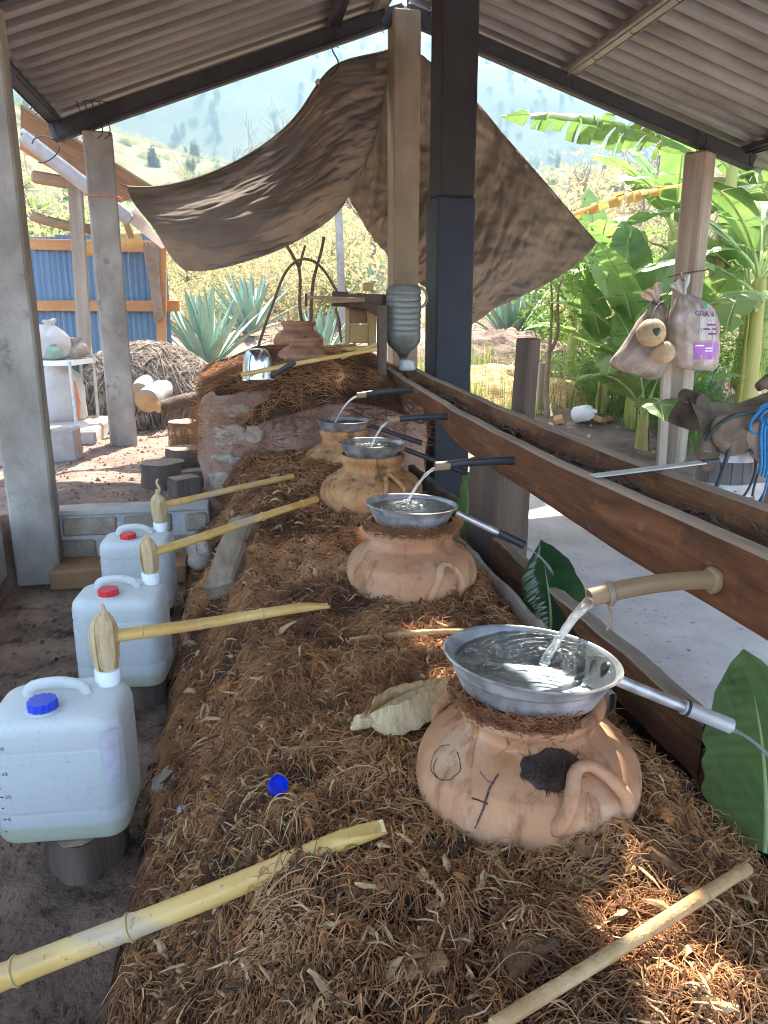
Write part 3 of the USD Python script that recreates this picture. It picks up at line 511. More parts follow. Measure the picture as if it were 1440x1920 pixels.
def foldL(s, t):
    a = np.stack([s * 1.3 + 0 * t, t * 5.5 + s * 1.5, 0 * s + 0 * t], -1)
    edge = (np.sin(PI * np.clip(s, 0, 1)) ** 0.6) * (np.sin(PI * np.clip(t, 0, 1)) ** 0.5)
    d = (np.sin((t * 2.6 - s * 0.9 + 0.6 * noise(a * 1.2, 3)) * 2 * PI) * 0.016 + (fbm(a * [2.2, 1.3, 1], 4, 7) - 0.5) * 0.20 + (fbm(np.stack([s * 5 + t * 2, t * 17 - s * 6, 0 * s + 0 * t], -1), 3, 8) - 0.5) * 0.10) * (0.25 + 0.75 * edge)
    d = d + (fbm(np.stack([s * 14 + t * 5, t * 38 - s * 11, 0 * s + 0 * t], -1), 3, 2) - 0.5) * 0.048 - 0.13 * np.sin(PI * t) * np.sin(PI * s) ** 0.8
    crease = np.exp(-((t - (0.16 + 0.33 * (1 - s))) / 0.035) ** 2) * np.clip(1.2 - s, 0, 1) * 0.06
    return (d - crease) * (0.15 + 0.85 * np.clip(s * 1.4, 0, 1)), 0 * d
mL, pL = coons(topL, botL, lefL, rigL, foldL)
tp.add('left_panel', mL, 'tarp', True)
topR = poly([(734, 92, 0.12), (790, 106, 0.12), (832, 140, 0.12), (885, 185, 0.12), (935, 243, 0.08), (1000, 318), (1060, 388), (1118, 454)], ns, TY)
botR = poly([(650, 366, 0.12), (682, 420, 0.1), (712, 462, 0.1), (760, 508, 0.08), (805, 546, 0.0), (850, 576, -0.05), (893, 590, -0.1)], ns, TY)
lefR = poly([(734, 92, 0.12), (724, 150, 0.14), (712, 225, 0.16), (690, 298, 0.15), (668, 340, 0.14), (650, 366, 0.12)], nt, TY)
rigR = poly([(1118, 454), (1085, 492, -0.05), (1040, 524, -0.1), (985, 552, -0.12), (935, 575, -0.12), (893, 590, -0.1)], nt, TY)
def foldR(s, t):
    a = np.stack([s * 6 + 0 * t, t * 2.0 + 0 * s, 0 * s + 0 * t], -1)
    edge = (np.sin(PI * np.clip(s, 0, 1)) ** 0.6) * (np.sin(PI * np.clip(t, 0, 1)) ** 0.5)
    ang = s * 9 - t * 3.2 + 1.0 * noise(a, 3)
    d = (np.sin(ang * 2 * PI * 0.8) * 0.035 * np.clip(1.1 - s * 0.9, 0, 1) + (fbm(a * [0.8, 1.2, 1], 4, 17) - 0.5) * 0.24 + (fbm(np.stack([s * 30 - t * 9, t * 6 + s * 3, 0 * s + 0 * t], -1), 3, 18) - 0.5) * 0.15) * (0.3 + 0.7 * edge)
    return d + (fbm(np.stack([s * 26 + t * 12, t * 16 - s * 4, 0 * s + 0 * t], -1), 3, 12) - 0.5) * 0.045 - 0.10 * np.sin(PI * t) * np.sin(PI * s), 0 * d
mR, pR = coons(topR, botR, lefR, rigR, foldR)
tp.add('right_panel', mR, 'tarp', True)
tp.add('hem', tube(topL[::3] + [0, -0.008, 0], 0.016, 6, flat=0.5), 'tarp_hem')
tp.add('hem', tube(rigL[::3] + [0, -0.008, 0], 0.012, 6, flat=0.5), 'tarp_hem')
tp.add('hem', tube(topR[::3] + [0, -0.008, 0], 0.012, 6, flat=0.5), 'tarp')
tp.add('rope', tube(smooth_path([topL[int(ns * 0.73)], aty(632, 110, TY), aty(622, 84, 7.1), aty(628, 70, 7.1)], 12), 0.006, 5), 'wire')
tp.add('rope', tube(np.array([topL[0], aty(225, 344, 6.98)]), 0.005, 5), 'wire')
tp.add('knot', turn(lathe([(0, -0.03), (0.022, -0.01), (0.03, 0.01), (0.012, 0.03), (0.0, 0.034)], 9, wob=0.3), loc=topL[int(ns * 0.73)]), 'white_fabric')
fl = [aty(868, 575, TY + 0.1), aty(930, 574, TY + 0.1), aty(905, 596, TY + 0.08), aty(876, 614, TY + 0.1)]
tp.add('corner_flap', flat_patch(fl, 0.004), 'tarp')

# ---------------------------------------------------------------- the long oven and its cover of bagasse
POTS = [(0.545, 1.335, 0.782, 0.225), (0.606, 2.73, 0.735, 0.25), (0.632, 3.79, 0.80, 0.255), (0.60, 4.66, 0.80, 0.24)]     # x, y, rim of the pan, body radius
XL, XR = -0.27, 0.93
def oven_top(x, y):
    x, y = np.asarray(x, float), np.asarray(y, float)
    h = np.interp(y, [0, 1.2, 1.9, 2.5, 3.4, 4.0, 4.7, 5.3], [0.47, 0.49, 0.45, 0.415, 0.465, 0.50, 0.56, 0.60])
    wl = XL + (fbm(np.stack([0 * x, y * 2.1, 0 * x + 3], -1), 3, 21) - 0.5) * 0.12
    h = h - 0.30 * (1 - step(-0.02, 0.34, x - wl)) - 0.06 * step(0.78, 0.95, x)
    for px, py, pz, pr in POTS:
        d = np.hypot(x - px, y - py); h = h + 0.022 * np.exp(-((d - pr) / 0.06) ** 2)
    q = np.stack([x, y, 0 * x], -1)
    return h + (fbm(q * 3.2, 4, 41) - 0.5) * 0.11 + (fbm(q * 13, 4, 43) - 0.5) * 0.060
oven = Thing('long_oven', 'long low earth oven holding the row of clay pots', 'oven', (0.33, 2.6, 0))
n = 110; ys = np.linspace(-0.35, 5.05, n)
wl = XL + (fbm(np.stack([0 * ys, ys * 2.1, 0 * ys + 3], -1), 3, 21) - 0.5) * 0.12
rings = []
for y, w in zip(ys, wl):
    top = float(oven_top(w + 0.05, y)) - 0.015
    rings.append([(w + 0.02, y, -0.03), (w + 0.0, y, 0.06), (w + 0.01, y, 0.13), (w + 0.03, y, max(top - 0.05, 0.15)), (w + 0.09, y, top + 0.0), (0.3, y, 0.36), (0.88, y, 0.32), (0.93, y, 0.22), (0.935, y, -0.03)])
oven.add('clay_wall', rough(grid(np.array(rings)), 0.022, 7, 3), 'adobe', True)
for k, (y, z, s) in enumerate([(1.98, 0.17, 0.05), (3.72, 0.30, 0.10), (4.05, 0.22, 0.08)]):
    w = float(np.interp(y, ys, wl)); m = rough(box((-0.06, -s, -s * 0.7), (0.06, s, s * 0.7), 0.03), 0.03, 9, 50 + k, 0.05)
    oven.add('stone', turn(m, 0.1 * k, loc=(w + 0.055, y, z)), 'stone', True)

bag = Thing('bagasse_cover', 'thick brown fibrous bagasse packed around the pots on the oven', 'bagasse', (0.33, 2.6, 0.4), kind='stuff')
X, Y = np.meshgrid(np.linspace(-0.33, 0.955, 105), np.linspace(0.25, 5.15, 390), indexing='ij')
Z = oven_top(X, Y)
wlg = XL + (fbm(np.stack([0 * X, Y * 2.1, 0 * X + 3], -1), 3, 21) - 0.5) * 0.12
Z = np.where(X < wlg + 0.015, Z - 0.10, Z)
bag.add('packed_layer', grid(np.stack([X, Y, Z], -1)), 'bagasse_base', True)
def clear_of_pots(x, y, k=0.93):
    ok = np.ones(len(x), bool)
    for px, py, pz, pr in POTS: ok &= np.hypot(x - px, y - py) > pr * k
    return ok
def lay_fibres(N, ylo, yhi, L, W, seed, lift=0.02, tilt=0.25, xlo=-0.30, xhi=0.95, k=6, curl=1.0, ypow=1.0):
    r = np.random.default_rng(seed)
    x = r.uniform(xlo, xhi, N); y = ylo + (yhi - ylo) * r.uniform(0, 1, N) ** ypow
    keep = clear_of_pots(x, y); x, y = x[keep], y[keep]; N = len(x)
    th = noise(np.stack([x * 4.5, y * 4.5, 0 * x], -1), 61) * 3 * PI + noise(np.stack([x * 16, y * 16, 0 * x], -1), 63) * 4.0 + r.normal(0, 0.6, N)
    ln = r.uniform(*L, N) * r.uniform(0.5, 1, N); w = r.uniform(*W, N)
    cur = r.normal(0, 0.5, N) * curl
    s = np.linspace(-0.5, 0.5, k)[None]
    a = th[:, None] + cur[:, None] * s + r.normal(0, 0.09, (N, k))
    ds = ln[:, None] / (k - 1)
    px = x[:, None] + np.cumsum(np.cos(a) * ds, 1) - np.cos(th)[:, None] * ln[:, None] / 2
    py = y[:, None] + np.cumsum(np.sin(a) * ds, 1) - np.sin(th)[:, None] * ln[:, None] / 2
    off = -0.004 + lift * r.uniform(0, 1, N) ** 2.2
    arch = r.exponential(0.006, N)[:, None] * (1 - (2 * s) ** 2) + r.normal(0, tilt, N)[:, None] * s * ln[:, None] * 0.6
    pz = oven_top(np.clip(px, -0.33, 0.96), py) + off[:, None] + np.maximum(arch, -0.012) + r.normal(0, 0.0018, (N, k))
    over = np.maximum(-0.27 - px, 0); pz = pz - over * 1.3
    return np.stack([px, py, pz], -1), w
a1 = lay_fibres(46000, 0.45, 2.0, (0.015, 0.075), (0.0007, 0.0024), 1, 0.022)
a2 = lay_fibres(26000, 1.8, 3.4, (0.03, 0.12), (0.0010, 0.0032), 2, 0.024)
a3 = lay_fibres(14000, 3.2, 5.1, (0.04, 0.12), (0.0016, 0.0034), 3, 0.022)
F = np.vstack([a1[0], a2[0], a3[0]]); W = np.concatenate([a1[1], a2[1], a3[1]])
c = strands(bag.path + '/fibre', F - bag.loc, W, 'bagasse_fibre'); tag(c, kind='stuff')
b1 = lay_fibres(1800, 0.45, 1.7, (0.05, 0.16), (0.0008, 0.0016), 4, 0.030, 0.30, xlo=-0.1, curl=1.1)
b1x = lay_fibres(1800, 0.45, 1.5, (0.04, 0.14), (0.0008, 0.0017), 6, 0.034, 0.32, xlo=0.38, curl=1.3)
b1 = (np.vstack([b1[0], b1x[0]]), np.concatenate([b1[1], b1x[1]]))
b3 = lay_fibres(3800, 0.45, 3.2, (0.03, 0.11), (0.0008, 0.0022), 7, 0.022, 0.25, curl=1.2)
b1 = (np.vstack([b1[0], b3[0]]), np.concatenate([b1[1], b3[1]]))
b2 = lay_fibres(1200, 1.6, 3.4, (0.05, 0.14), (0.0012, 0.0022), 5, 0.03, 0.30, xlo=0.25, curl=1.5)
c = strands(bag.path + '/pale_fibre', np.vstack([b1[0], b2[0]]) - bag.loc, np.concatenate([b1[1], b2[1]]), 'bagasse_tan'); tag(c, kind='stuff')
# fibres that hang over the left brow
def chips(N, ylo, yhi, L, W, seed, lift=0.02, xlo=-0.26, xhi=0.93, flat=0.22):
    """Flakes, splinters and flat shreds of crushed agave, lying the way the fibres run."""
    r = np.random.default_rng(seed); x, y = r.uniform(xlo, xhi, N), r.uniform(ylo, yhi, N)
    keep = clear_of_pots(x, y, 1.0) & (noise(np.stack([x * 6, y * 6, 0 * x + seed], -1), 66) + r.uniform(-0.3, 0.3, N) > 0.4); x, y = x[keep], y[keep]; N = len(x); z = oven_top(x, y) + lift * r.uniform(0, 1, N) ** 2
    th = noise(np.stack([x * 4.5, y * 4.5, 0 * x], -1), 61) * 3 * PI + noise(np.stack([x * 16, y * 16, 0 * x], -1), 63) * 4.0 + r.normal(0, 0.7, N)
    ln, w = r.uniform(*L, N), r.uniform(*W, N); s = np.linspace(-1, 1, 5)[None]
    prof = np.array([0.3, 0.85, 1, 0.8, 0.2])[None] * w[:, None] / 2 * r.uniform(0.6, 1.25, (N, 5)); bend = r.normal(0, 0.16, N) * ln; tw = r.normal(0, 0.5, N)[:, None] * s; roll = r.normal(0, flat * 1.6, N)[:, None] + tw
    c = np.stack([s * ln[:, None] / 2, r.normal(0, 0.05, (N, 5)) * ln[:, None], bend[:, None] * (1 - s * s) + s * ln[:, None] / 2 * r.normal(0, flat, N)[:, None]], -1)
    sd = np.stack([0 * roll, np.cos(roll), np.sin(roll)], -1) * prof[..., None]; mid = c + np.stack([0 * roll, -np.sin(roll), np.cos(roll)], -1) * (w * 0.16)[:, None, None]
    P_ = np.stack([c - sd, mid, c + sd], 1); X_ = P_[..., 0] * np.cos(th)[:, None, None] - P_[..., 1] * np.sin(th)[:, None, None]; Y_ = P_[..., 0] * np.sin(th)[:, None, None] + P_[..., 1] * np.cos(th)[:, None, None]
    v = np.stack([X_ + x[:, None, None], Y_ + y[:, None, None], P_[..., 2] + z[:, None, None]], -1).reshape(-1, 3); q = quads(3, 5)
    return v, (q[None] + (np.arange(N) * 15)[:, None, None]).reshape(-1, 3)
for k, (lk, n1, n2) in enumerate((('bagasse_chip', 4200, 2600), ('bagasse_chip_rust', 5200, 3000), ('bagasse_chip_tan', 3400, 1500), ('bagasse_chip_pale', 220, 120))):
    if 0 < k < 3: bag.add('flake', join(chips(190, 0.45, 2.1, (0.025, 0.065), (0.010, 0.026), 71 + k, 0.028, flat=0.30), chips(220, 2.0, 5.0, (0.03, 0.08), (0.012, 0.03), 81 + k, 0.028, flat=0.3)), lk, False, kind='stuff')
    bag.add('flake', join(chips(n1 // 4, 0.45, 1.9, (0.014, 0.05), (0.006, 0.016), 21 + k, 0.020), chips(n1, 0.45, 2.0, (0.02, 0.085), (0.0018, 0.006), 41 + k, 0.026), chips(n2 // 4, 1.9, 5.0, (0.02, 0.06), (0.007, 0.018), 31 + k, 0.020), chips(n2, 1.9, 5.0, (0.03, 0.10), (0.003, 0.009), 51 + k, 0.026)), lk, False, kind='stuff')
r = np.random.default_rng(5)
LUMPS = [(455, 1870, .05), (1000, 1790, .06), (770, 1760, .055), (830, 1740, .05), (985, 1840, .07), (620, 1800, .055), (565, 1640, .05), (930, 1860, .06), (1260, 1660, .085), (1140, 1690, .075), (1110, 1640, .06), (690, 1790, .04), (700, 1390, .07), (590, 1530, .05), (440, 1735, .035), (1330, 1590, .05), (1390, 1800, .06), (1290, 1880, .07), (800, 1865, .055), (540, 1880, .05), (860, 1800, .04), (1040, 1900, .06), (660, 1700, .035), (470, 1650, .04), (380, 1700, .04), (1180, 1120, .06), (690, 1520, .05), (750, 1660, .045)]
for k, (px, py, s) in enumerate(LUMPS):
    p = atz(px, py, 0.47); p[2] = float(oven_top(p[0], p[1])) + 0.012
    if k % 2: continue
    m = rough(box((-0.75, -0.36, -0.12), (0.75, 0.36, 0.12), 0.06), 0.34, 1.9, 70 + k, 0.22)
    v, f = turn((m[0] * s * 0.8, m[1]), rx=r.normal(0, 0.3), ry=r.normal(0, 0.25))
    bag.add('crushed_lump', turn((v, f), r.uniform(0, 6), loc=p), 'bagasse_lump', True)

# ---------------------------------------------------------------- clay pots with pans of water
POT = np.array([(0.150, 0.0), (0.158, -0.006), (0.157, -0.016), (0.146, -0.03), (0.137, -0.044), (0.137, -0.055), (0.150, -0.067), (0.184, -0.088), (0.213, -0.115), (0.229, -0.148), (0.232, -0.175), (0.224, -0.215), (0.20, -0.26), (0.14, -0.31), (0.0, -0.325)])
def pot_profile(radius, rim, height=1.0, neck=1.0):
    p = POT.copy(); k = np.clip((-p[:, 1] - 0.05) / 0.09, 0, 1)
    p[:, 0] *= (1 - k) * rim / 0.158 + k * radius / 0.232; p[:, 1] *= height; p[:7, 1] *= neck
    p[7:, 1] += p[6, 1] - p[6, 1] / neck
    return p
def dense(prof, n=46):
    d = np.r_[0, np.cumsum(np.linalg.norm(np.diff(prof, axis=0), axis=1))]
    return np.stack([np.interp(np.linspace(0, d[-1], n), d, prof[:, i]) for i in (0, 1)], 1)
def smooth_prof(prof, n=46):
    from scipy.interpolate import PchipInterpolator
    d = np.r_[0, np.cumsum(np.linalg.norm(np.diff(prof, axis=0), axis=1))]
    return np.stack([PchipInterpolator(d, prof[:, i])(np.linspace(0, d[-1], n)) for i in (0, 1)], 1)
def clay_pot(center, prof, look, label, handles, group=None, seed=0, flare=0.0):
    cx, cy, cz = center
    t = Thing('clay_pot', label, 'clay pot', (cx, cy, cz + prof[-1, 1]), group)
    outer = smooth_prof(prof); inner = [(max(r_ - 0.014, 0), z_ + (0.0 if i > 1 else -0.004)) for i, (r_, z_) in enumerate(prof[:8])][::-1]
    lip = [(prof[0, 0] - 0.012, 0.001)]
    t.add('body', lathe(np.vstack([np.array(inner), lip, outer]), 72, center, wob=0.02, seed=seed), look, True)
    o = outer[np.argsort(outer[:, 1])]
    rad = lambda z: np.interp(z, o[:, 1], o[:, 0])
    for az, zlow, ztop, span, out in handles:
        pts = []
        for s in np.linspace(-1, 1, 13):
            a = az + s * span / 2; zz = zlow + (ztop - zlow) * (1 - abs(s) ** 2.7)
            rr = rad(min(zz, -0.03)) * 0.995 + out * (1 - s ** 4) ** 0.9 - 0.008 * (abs(s) > 0.95)
            pts.append((cx + rr * math.cos(a), cy + rr * math.sin(a), cz + zz))
        t.add('handle', tube(smooth_path(pts, 26), [0.0135, 0.0130, 0.0122, 0.0118, 0.0122, 0.0130, 0.0135], 12, wob=0.08, seed=seed + 3, flat=1.15), look, True)
    return t, rad
R2 = math.radians
PD = 0.075
pot_specs = [
    ((0.545, 1.335, 0.705), pot_profile(0.228, 0.152, 0.98), 'clay', 'nearest clay pot, charcoal ring and cross drawn on its side', [(R2(-77), -0.155, -0.062, 0.70, 0.040), (R2(112), -0.15, -0.07, 0.7, 0.03)]),
    ((0.606, 2.73, 0.690), pot_profile(0.25, 0.178, 1.0, 1.35), 'clay', 'plain pinkish clay pot, second from the viewer, with brown fibre round its rim', [(R2(-72), -0.225, -0.105, 0.50, 0.044), (R2(172), -0.06, -0.028, 0.16, 0.012)]),
    ((0.632, 3.79, 0.757), pot_profile(0.262, 0.17, 1.0, 1.3), 'clay_streaked', 'third clay pot back, dark brown drips streaking its ribbed body', [(R2(-74), -0.20, -0.075, 0.46, 0.042)]),
    ((0.60, 4.66, 0.755), pot_profile(0.24, 0.15, 1.0, 1.3), 'clay_streaked', 'farthest clay pot of the row, half hidden under its dark pan', [(R2(-120), -0.3, -0.2, 0.4, 0.02)])]
PAN = [(0, -0.068), (0.118, -0.068), (0.130, -0.062), (0.146, -0.03), (0.160, -0.004), (0.168, 0.0), (0.170, 0.003), (0.167, 0.0055), (0.160, 0.002), (0.1445, -0.026), (0.129, -0.057), (0.116, -0.0645), (0, -0.0645)]
pans = [((0.545, 1.335, 0.782), 1.045, 'pan_steel', 'large shiny steel pan of water on the nearest clay pot', (-2.5, 5.0)),
        ((0.606, 2.73, 0.752), 1.03, 'pan_steel', 'steel pan of water on the second clay pot', (-1, 2.5)),
        ((0.632, 3.79, 0.808), 1.0, 'pan_sooty', 'dull grey steel pan of water on the third clay pot', (-0.5, 1.0)),
        ((0.60, 4.66, 0.806), 0.98, 'pan_sooty', 'dark steel pan of water on the farthest clay pot, against the mud wall', (-0.5, 1.0))]
drains = [[(0.70, 1.325, 0.735), (0.955, 1.262, 0.628)], [(0.775, 2.71, 0.715), (1.02, 2.63, 0.60)], [(0.80, 3.78, 0.775), (1.10, 3.70, 0.66)], [(0.76, 4.65, 0.775), (1.08, 4.58, 0.665)]]
pot_objs = []
for i, (c, prof, look, label, hd) in enumerate(pot_specs):
    t, rad = clay_pot(c, prof, look, label, hd, seed=i * 7); pot_objs.append((t, rad, c, prof))
    pc, s, plook, plabel, (rx, ry) = pans[i]; pc = np.array(pc)
    T = lambda m: turn(m, 0, R2(rx), R2(ry), pc)
    pn = Thing('steel_pan', plabel, 'pan', pc - [0, 0, 0.07])
    pn.add('bowl', T(lathe(np.array(PAN[:8]) * s, 64)), plook, 40); pn.add('inside', T(lathe(np.array(PAN[7:]) * s, 64)), 'pan_inside' if i < 2 else plook, 40)
    a, b = map(np.array, drains[i]); mid = a + (b - a) * 0.62
    pn.add('drain_pipe', pipe(np.linspace(a, mid + (b - a) * 0.04, 4), 0.0125, 0.0025), 'pan_steel' if i < 2 else 'black_rubber', 30)
    h = pn.add('hose_end', pipe(np.linspace(mid, b, 4), 0.016, 0.003), 'black_rubber' if i else 'hoop_metal', 30)
    if i == 0:
        pn.add('hose_clamp', pipe(np.linspace(mid + (b - a) * 0.015, mid + (b - a) * 0.035, 3), 0.0185, 0.004), 'black_rubber', 30)
        pn.add('drain_hole', T(turn(lathe([(0, 0.004), (0.010, 0.004), (0.014, 0.0), (0.014, -0.004), (0, -0.004)], 16), 0.0, 0, R2(-62), (0.1555, -0.012, -0.016))), 'black_rubber', 40)
        for a_ in (-0.22, 0.22):
            pn.add('rivet', T(turn(lathe([(0, 0.003), (0.004, 0.002), (0.005, 0), (0, -0.003)], 10), loc=(0.160 * math.cos(a_), 0.160 * math.sin(a_), -0.018))), 'pan_steel', 40)
    wr = 0.1565 * s
    rr = np.linspace(0, wr, 60); aa = np.linspace(0, 2 * PI, 140, endpoint=False)
    pts = np.stack([rr[None] * np.cos(aa)[:, None], rr[None] * np.sin(aa)[:, None], 0 * rr[None] * aa[:, None]], -1)
    hit = np.array([0.04, 0.01]); d = np.hypot(pts[..., 0] - hit[0], pts[..., 1] - hit[1])
    pts[..., 2] = -0.0135 + 0.0022 * np.exp(-d / 0.07) * np.cos(d * 2 * PI / 0.021) + (fbm(pts * 34, 3, i) - 0.5) * 0.0042
    pts[..., 2] += 0.006 * np.exp(-(d / 0.016) ** 2)
    v, f = grid(pts, True); f = f[:, ::-1]; v = v + pc
    single('pan_water', (v, f), 'water', ('clear rippling water in the nearest pan, splashed by the thick bamboo spout', 'rippled water filling the pan on the second pot', 'dark water filling the dull pan on the third pot', 'dark water filling the farthest pan by the mud wall')[i], 'water', True, kind='stuff')
# charcoal marks, stain and fibre patch on the nearest pot
t0_, rad0, c0, prof0 = pot_objs[0]
def on_pot(px, py, off=0.002):
    d = ray(px, py); k = np.linspace(0.6, 2.2, 4000); p = EYE + d * k[:, None]
    h = p[:, 2] - c0[2]; rr = np.hypot(p[:, 0] - c0[0], p[:, 1] - c0[1])
    i = np.nonzero((h < -0.02) & (h > -0.36) & (rr < rad0(h) + off))[0]
    return p[i[0]] if len(i) else None
def drawn(pts, w, look, name):
    q = smooth_path(pts, max(6, len(pts) * 3)); q = [on_pot(x + 2.2 * (noise(np.array([x * 0.09, y * 0.09, 1.0]), 4) - 0.5), y + 2.2 * (noise(np.array([x * 0.09, y * 0.09, 5.0]), 4) - 0.5), 0.0008) for x, y in q]; q = np.array([x for x in q if x is not None])
    if len(q) > 2: t0_.add(name, tube(q, w, 5, wob=0.5, seed=len(q), flat=0.8), look, True)
ring = [(836 + 27 * math.cos(a) * (1 + 0.07 * math.sin(3 * a)), 1430 + 34 * math.sin(a) * (1 + 0.05 * math.cos(2 * a + 1))) for a in np.linspace(-0.6, 5.0, 16)]
drawn(ring, 0.0010, 'charcoal_scratch', 'charcoal_ring')
drawn([(935, 1450), (918, 1480), (906, 1515), (890, 1552)], 0.0021, 'charcoal_scratch', 'charcoal_cross')
drawn([(884, 1496), (900, 1500), (914, 1508)], 0.0020, 'charcoal_scratch', 'charcoal_cross')
drawn([(900, 1446), (912, 1462), (925, 1470)], 0.0009, 'charcoal_scratch', 'charcoal_cross')
drawn([(828, 1464), (815, 1448), (820, 1420)], 0.0009, 'charcoal_scratch', 'charcoal_ring')
def blotch(pts, look, name, off=0.003, n=18, seed=0):
    """A thin irregular skin on the pot inside the outline given in pixels."""
    c = np.mean(pts, 0); ring_ = smooth_path(list(pts) + [pts[0]], n * 2)[:-1]; rows = []
    for j, s in enumerate((0.0, 0.35, 0.7, 1.0)):
        rows.append([on_pot(*(c + (q - c) * s * (1 + 0.24 * (noise(np.array([k * 0.7, s, seed]), 5) - 0.5) * (s > 0.9))), off=off if s < 0.9 else 0.0004) for k, q in enumerate(ring_)])
    p = np.array(rows).transpose(1, 0, 2); t0_.add(name, grid(p, True), look, True)
blotch([(1000, 1412), (1040, 1402), (1080, 1420), (1088, 1448), (1062, 1476), (1020, 1484), (985, 1466), (975, 1436)], 'wet_patch', 'fibre_patch', 0.012)
blotch([(885, 1352), (896, 1356), (893, 1390), (888, 1420), (880, 1446), (874, 1436), (880, 1400)], 'clay_stain', 'stain', 0.0025, 12, 2)
blotch([(950, 1370), (990, 1380), (975, 1410), (955, 1440), (930, 1444), (925, 1420), (945, 1405)], 'clay_stain', 'stain', 0.0025, 12, 4)
# brown fibre stuffed between pot rims and pans
def rim_fibre(idx, a0, a1, N, look, seed, zlo=-0.035, zhi=0.012):
    r = np.random.default_rng(seed); t, rad, c, prof = pot_objs[idx]; a = r.uniform(a0, a1, N); k = 5
    s = np.linspace(0, 1, k)[None]; da = r.normal(0, 0.16, N)[:, None]
    A = a[:, None] + da * s; rr = prof[1, 0] + 0.004 + r.uniform(-0.016, 0.003, N)[:, None] + 0.008 * np.sin(PI * s)
    z = c[2] + r.uniform(zlo, zhi, N)[:, None] + r.normal(0, 0.010, N)[:, None] * s
    p = np.stack([c[0] + rr * np.cos(A), c[1] + rr * np.sin(A), z], -1) + r.normal(0, 0.002, (N, k, 3))
    c_ = strands(t.path + '/rim_fibre', p - t.loc, r.uniform(0.0008, 0.0018, N), look); tag(c_, kind='stuff')
rim_fibre(0, R2(-195), R2(-80), 1100, 'rim_strand', 31, 0.002, 0.024)
r = np.random.default_rng(36); pf_ = []
for k in range(420):
    g_ = on_pot(1036 + 44 * r.normal(0, 0.48), 1446 + 34 * r.normal(0, 0.48), 0.008)
    if g_ is not None: d_ = r.normal(0, 1, 3); d_ /= np.linalg.norm(d_); pf_.append(g_ + d_ * (np.linspace(-0.5, 0.5, 5) * r.uniform(0.015, 0.045))[:, None] + r.normal(0, 0.002, (5, 3)))
tag(strands(t0_.path + '/patch_fibre', np.array(pf_) - t0_.loc, r.uniform(0.0007, 0.0015, len(pf_)), 'dark_strand'), kind='stuff')
rim_fibre(1, R2(-175), R2(-15), 900, 'bagasse_fibre', 32, -0.018, 0.018)

# ---------------------------------------------------------------- hewn trough with spouts
tr = Thing('wooden_trough', 'long hewn red-brown wooden trough with tapping spouts beside the oven', 'trough', (1.2, 3.0, 0.8))
ys = np.linspace(-0.4, 5.62, 70)
top = np.interp(ys, [-0.4, 1.41, 2.4, 3.75, 5.62], [0.96, 0.957, 0.948, 0.970, 1.05])
bot = top - np.interp(ys, [-0.4, 2.0, 3.3, 3.9, 4.4, 5.62], [0.185, 0.178, 0.172, 0.150, 0.112, 0.10])
xn = 1.045 + 0.0 * ys; wid = np.interp(ys, [-0.4, 3.5, 5.62], [0.275, 0.265, 0.19])
wob = lambda k: (fbm(np.stack([ys * 1.6, 0 * ys + k, 0 * ys], -1), 3, 80) - 0.5) * 0.028
sec = []
for i, y in enumerate(ys):
    a, b, w = top[i] + wob(1)[i] * 0.7, bot[i] + wob(2)[i], wid[i]; x = xn[i] + wob(3)[i] * 0.5; th = 0.036; x1 = x + w
    a2 = a + 0.012; fl = a - min(0.085, (a - b) * 0.65)
    sec.append([(x + 0.02, y, b), (x + 0.004, y, b + 0.03), (x, y, b + (a - b) * 0.5), (x, y, a - 0.008), (x + 0.006, y, a), (x + th - 0.005, y, a + 0.002), (x + th, y, a - 0.008), (x + th + 0.01, y, fl + 0.02), (x + th + 0.03, y, fl), (x1 - th - 0.03, y, fl), (x1 - th - 0.01, y, fl + 0.02),
                (x1 - th, y, a2 - 0.008), (x1 - th + 0.005, y, a2), (x1 - 0.006, y, a2), (x1, y, a2 - 0.008), (x1 - 0.004, y, b + 0.03), (x1 - 0.02, y, b)])
sec = np.array(sec); nS = sec.shape[1]
tr.add('log', grid(sec.transpose(1, 0, 2), True), 'trough_wood', 32)
tr.add('near_brim', grid((sec[:, [3, 4, 5, 6]] + [[(-0.0015, 0, 0.001), (0, 0, 0.0025), (0, 0, 0.0025), (0.0015, 0, 0.001)]]).transpose(1, 0, 2)), 'trough_edge', 32)
tr.add('far_brim', grid((sec[:, [11, 12, 13, 14]] + [[(-0.0015, 0, 0.001), (0, 0, 0.0025), (0, 0, 0.0025), (0.0015, 0, 0.001)]]).transpose(1, 0, 2)), 'trough_edge', 32)
tr.add('far_end', box((xn[-1] + 0.012, 5.61, bot[-1] + 0.008), (xn[-1] + wid[-1] - 0.012, 5.66, top[-1] - 0.012), 0.006), 'dark_wood')
tr.add('trough_water', grid(np.stack([np.stack([xn + 0.04, ys, top - 0.068], -1), np.stack([xn + wid / 2, ys, top - 0.068], -1), np.stack([xn + wid - 0.04, ys, top - 0.068], -1)], 0)), 'water', True)
r = np.random.default_rng(8); dd = []
for k in range(130):
    y = r.uniform(0.8, 5.4); i = int(np.interp(y, ys, np.arange(len(ys)))); x = xn[i] + r.uniform(0.055, wid[i] - 0.055)
    L = r.uniform(0.06, 0.22); a = PI / 2 + r.normal(0, 0.25); z = top[i] - r.uniform(0.03, 0.065)
    q = np.array([x, y, z]) + np.outer(np.linspace(-0.5, 0.5, 4) * L, [math.cos(a), math.sin(a), 0]) + r.normal(0, 0.006, (4, 3))
    dd.append(tube(q, r.uniform(0.004, 0.011), 5, wob=0.4, seed=k, flat=0.5))
tr.add('bark_strip', join(*dd), 'dark_wood', True, kind='stuff')
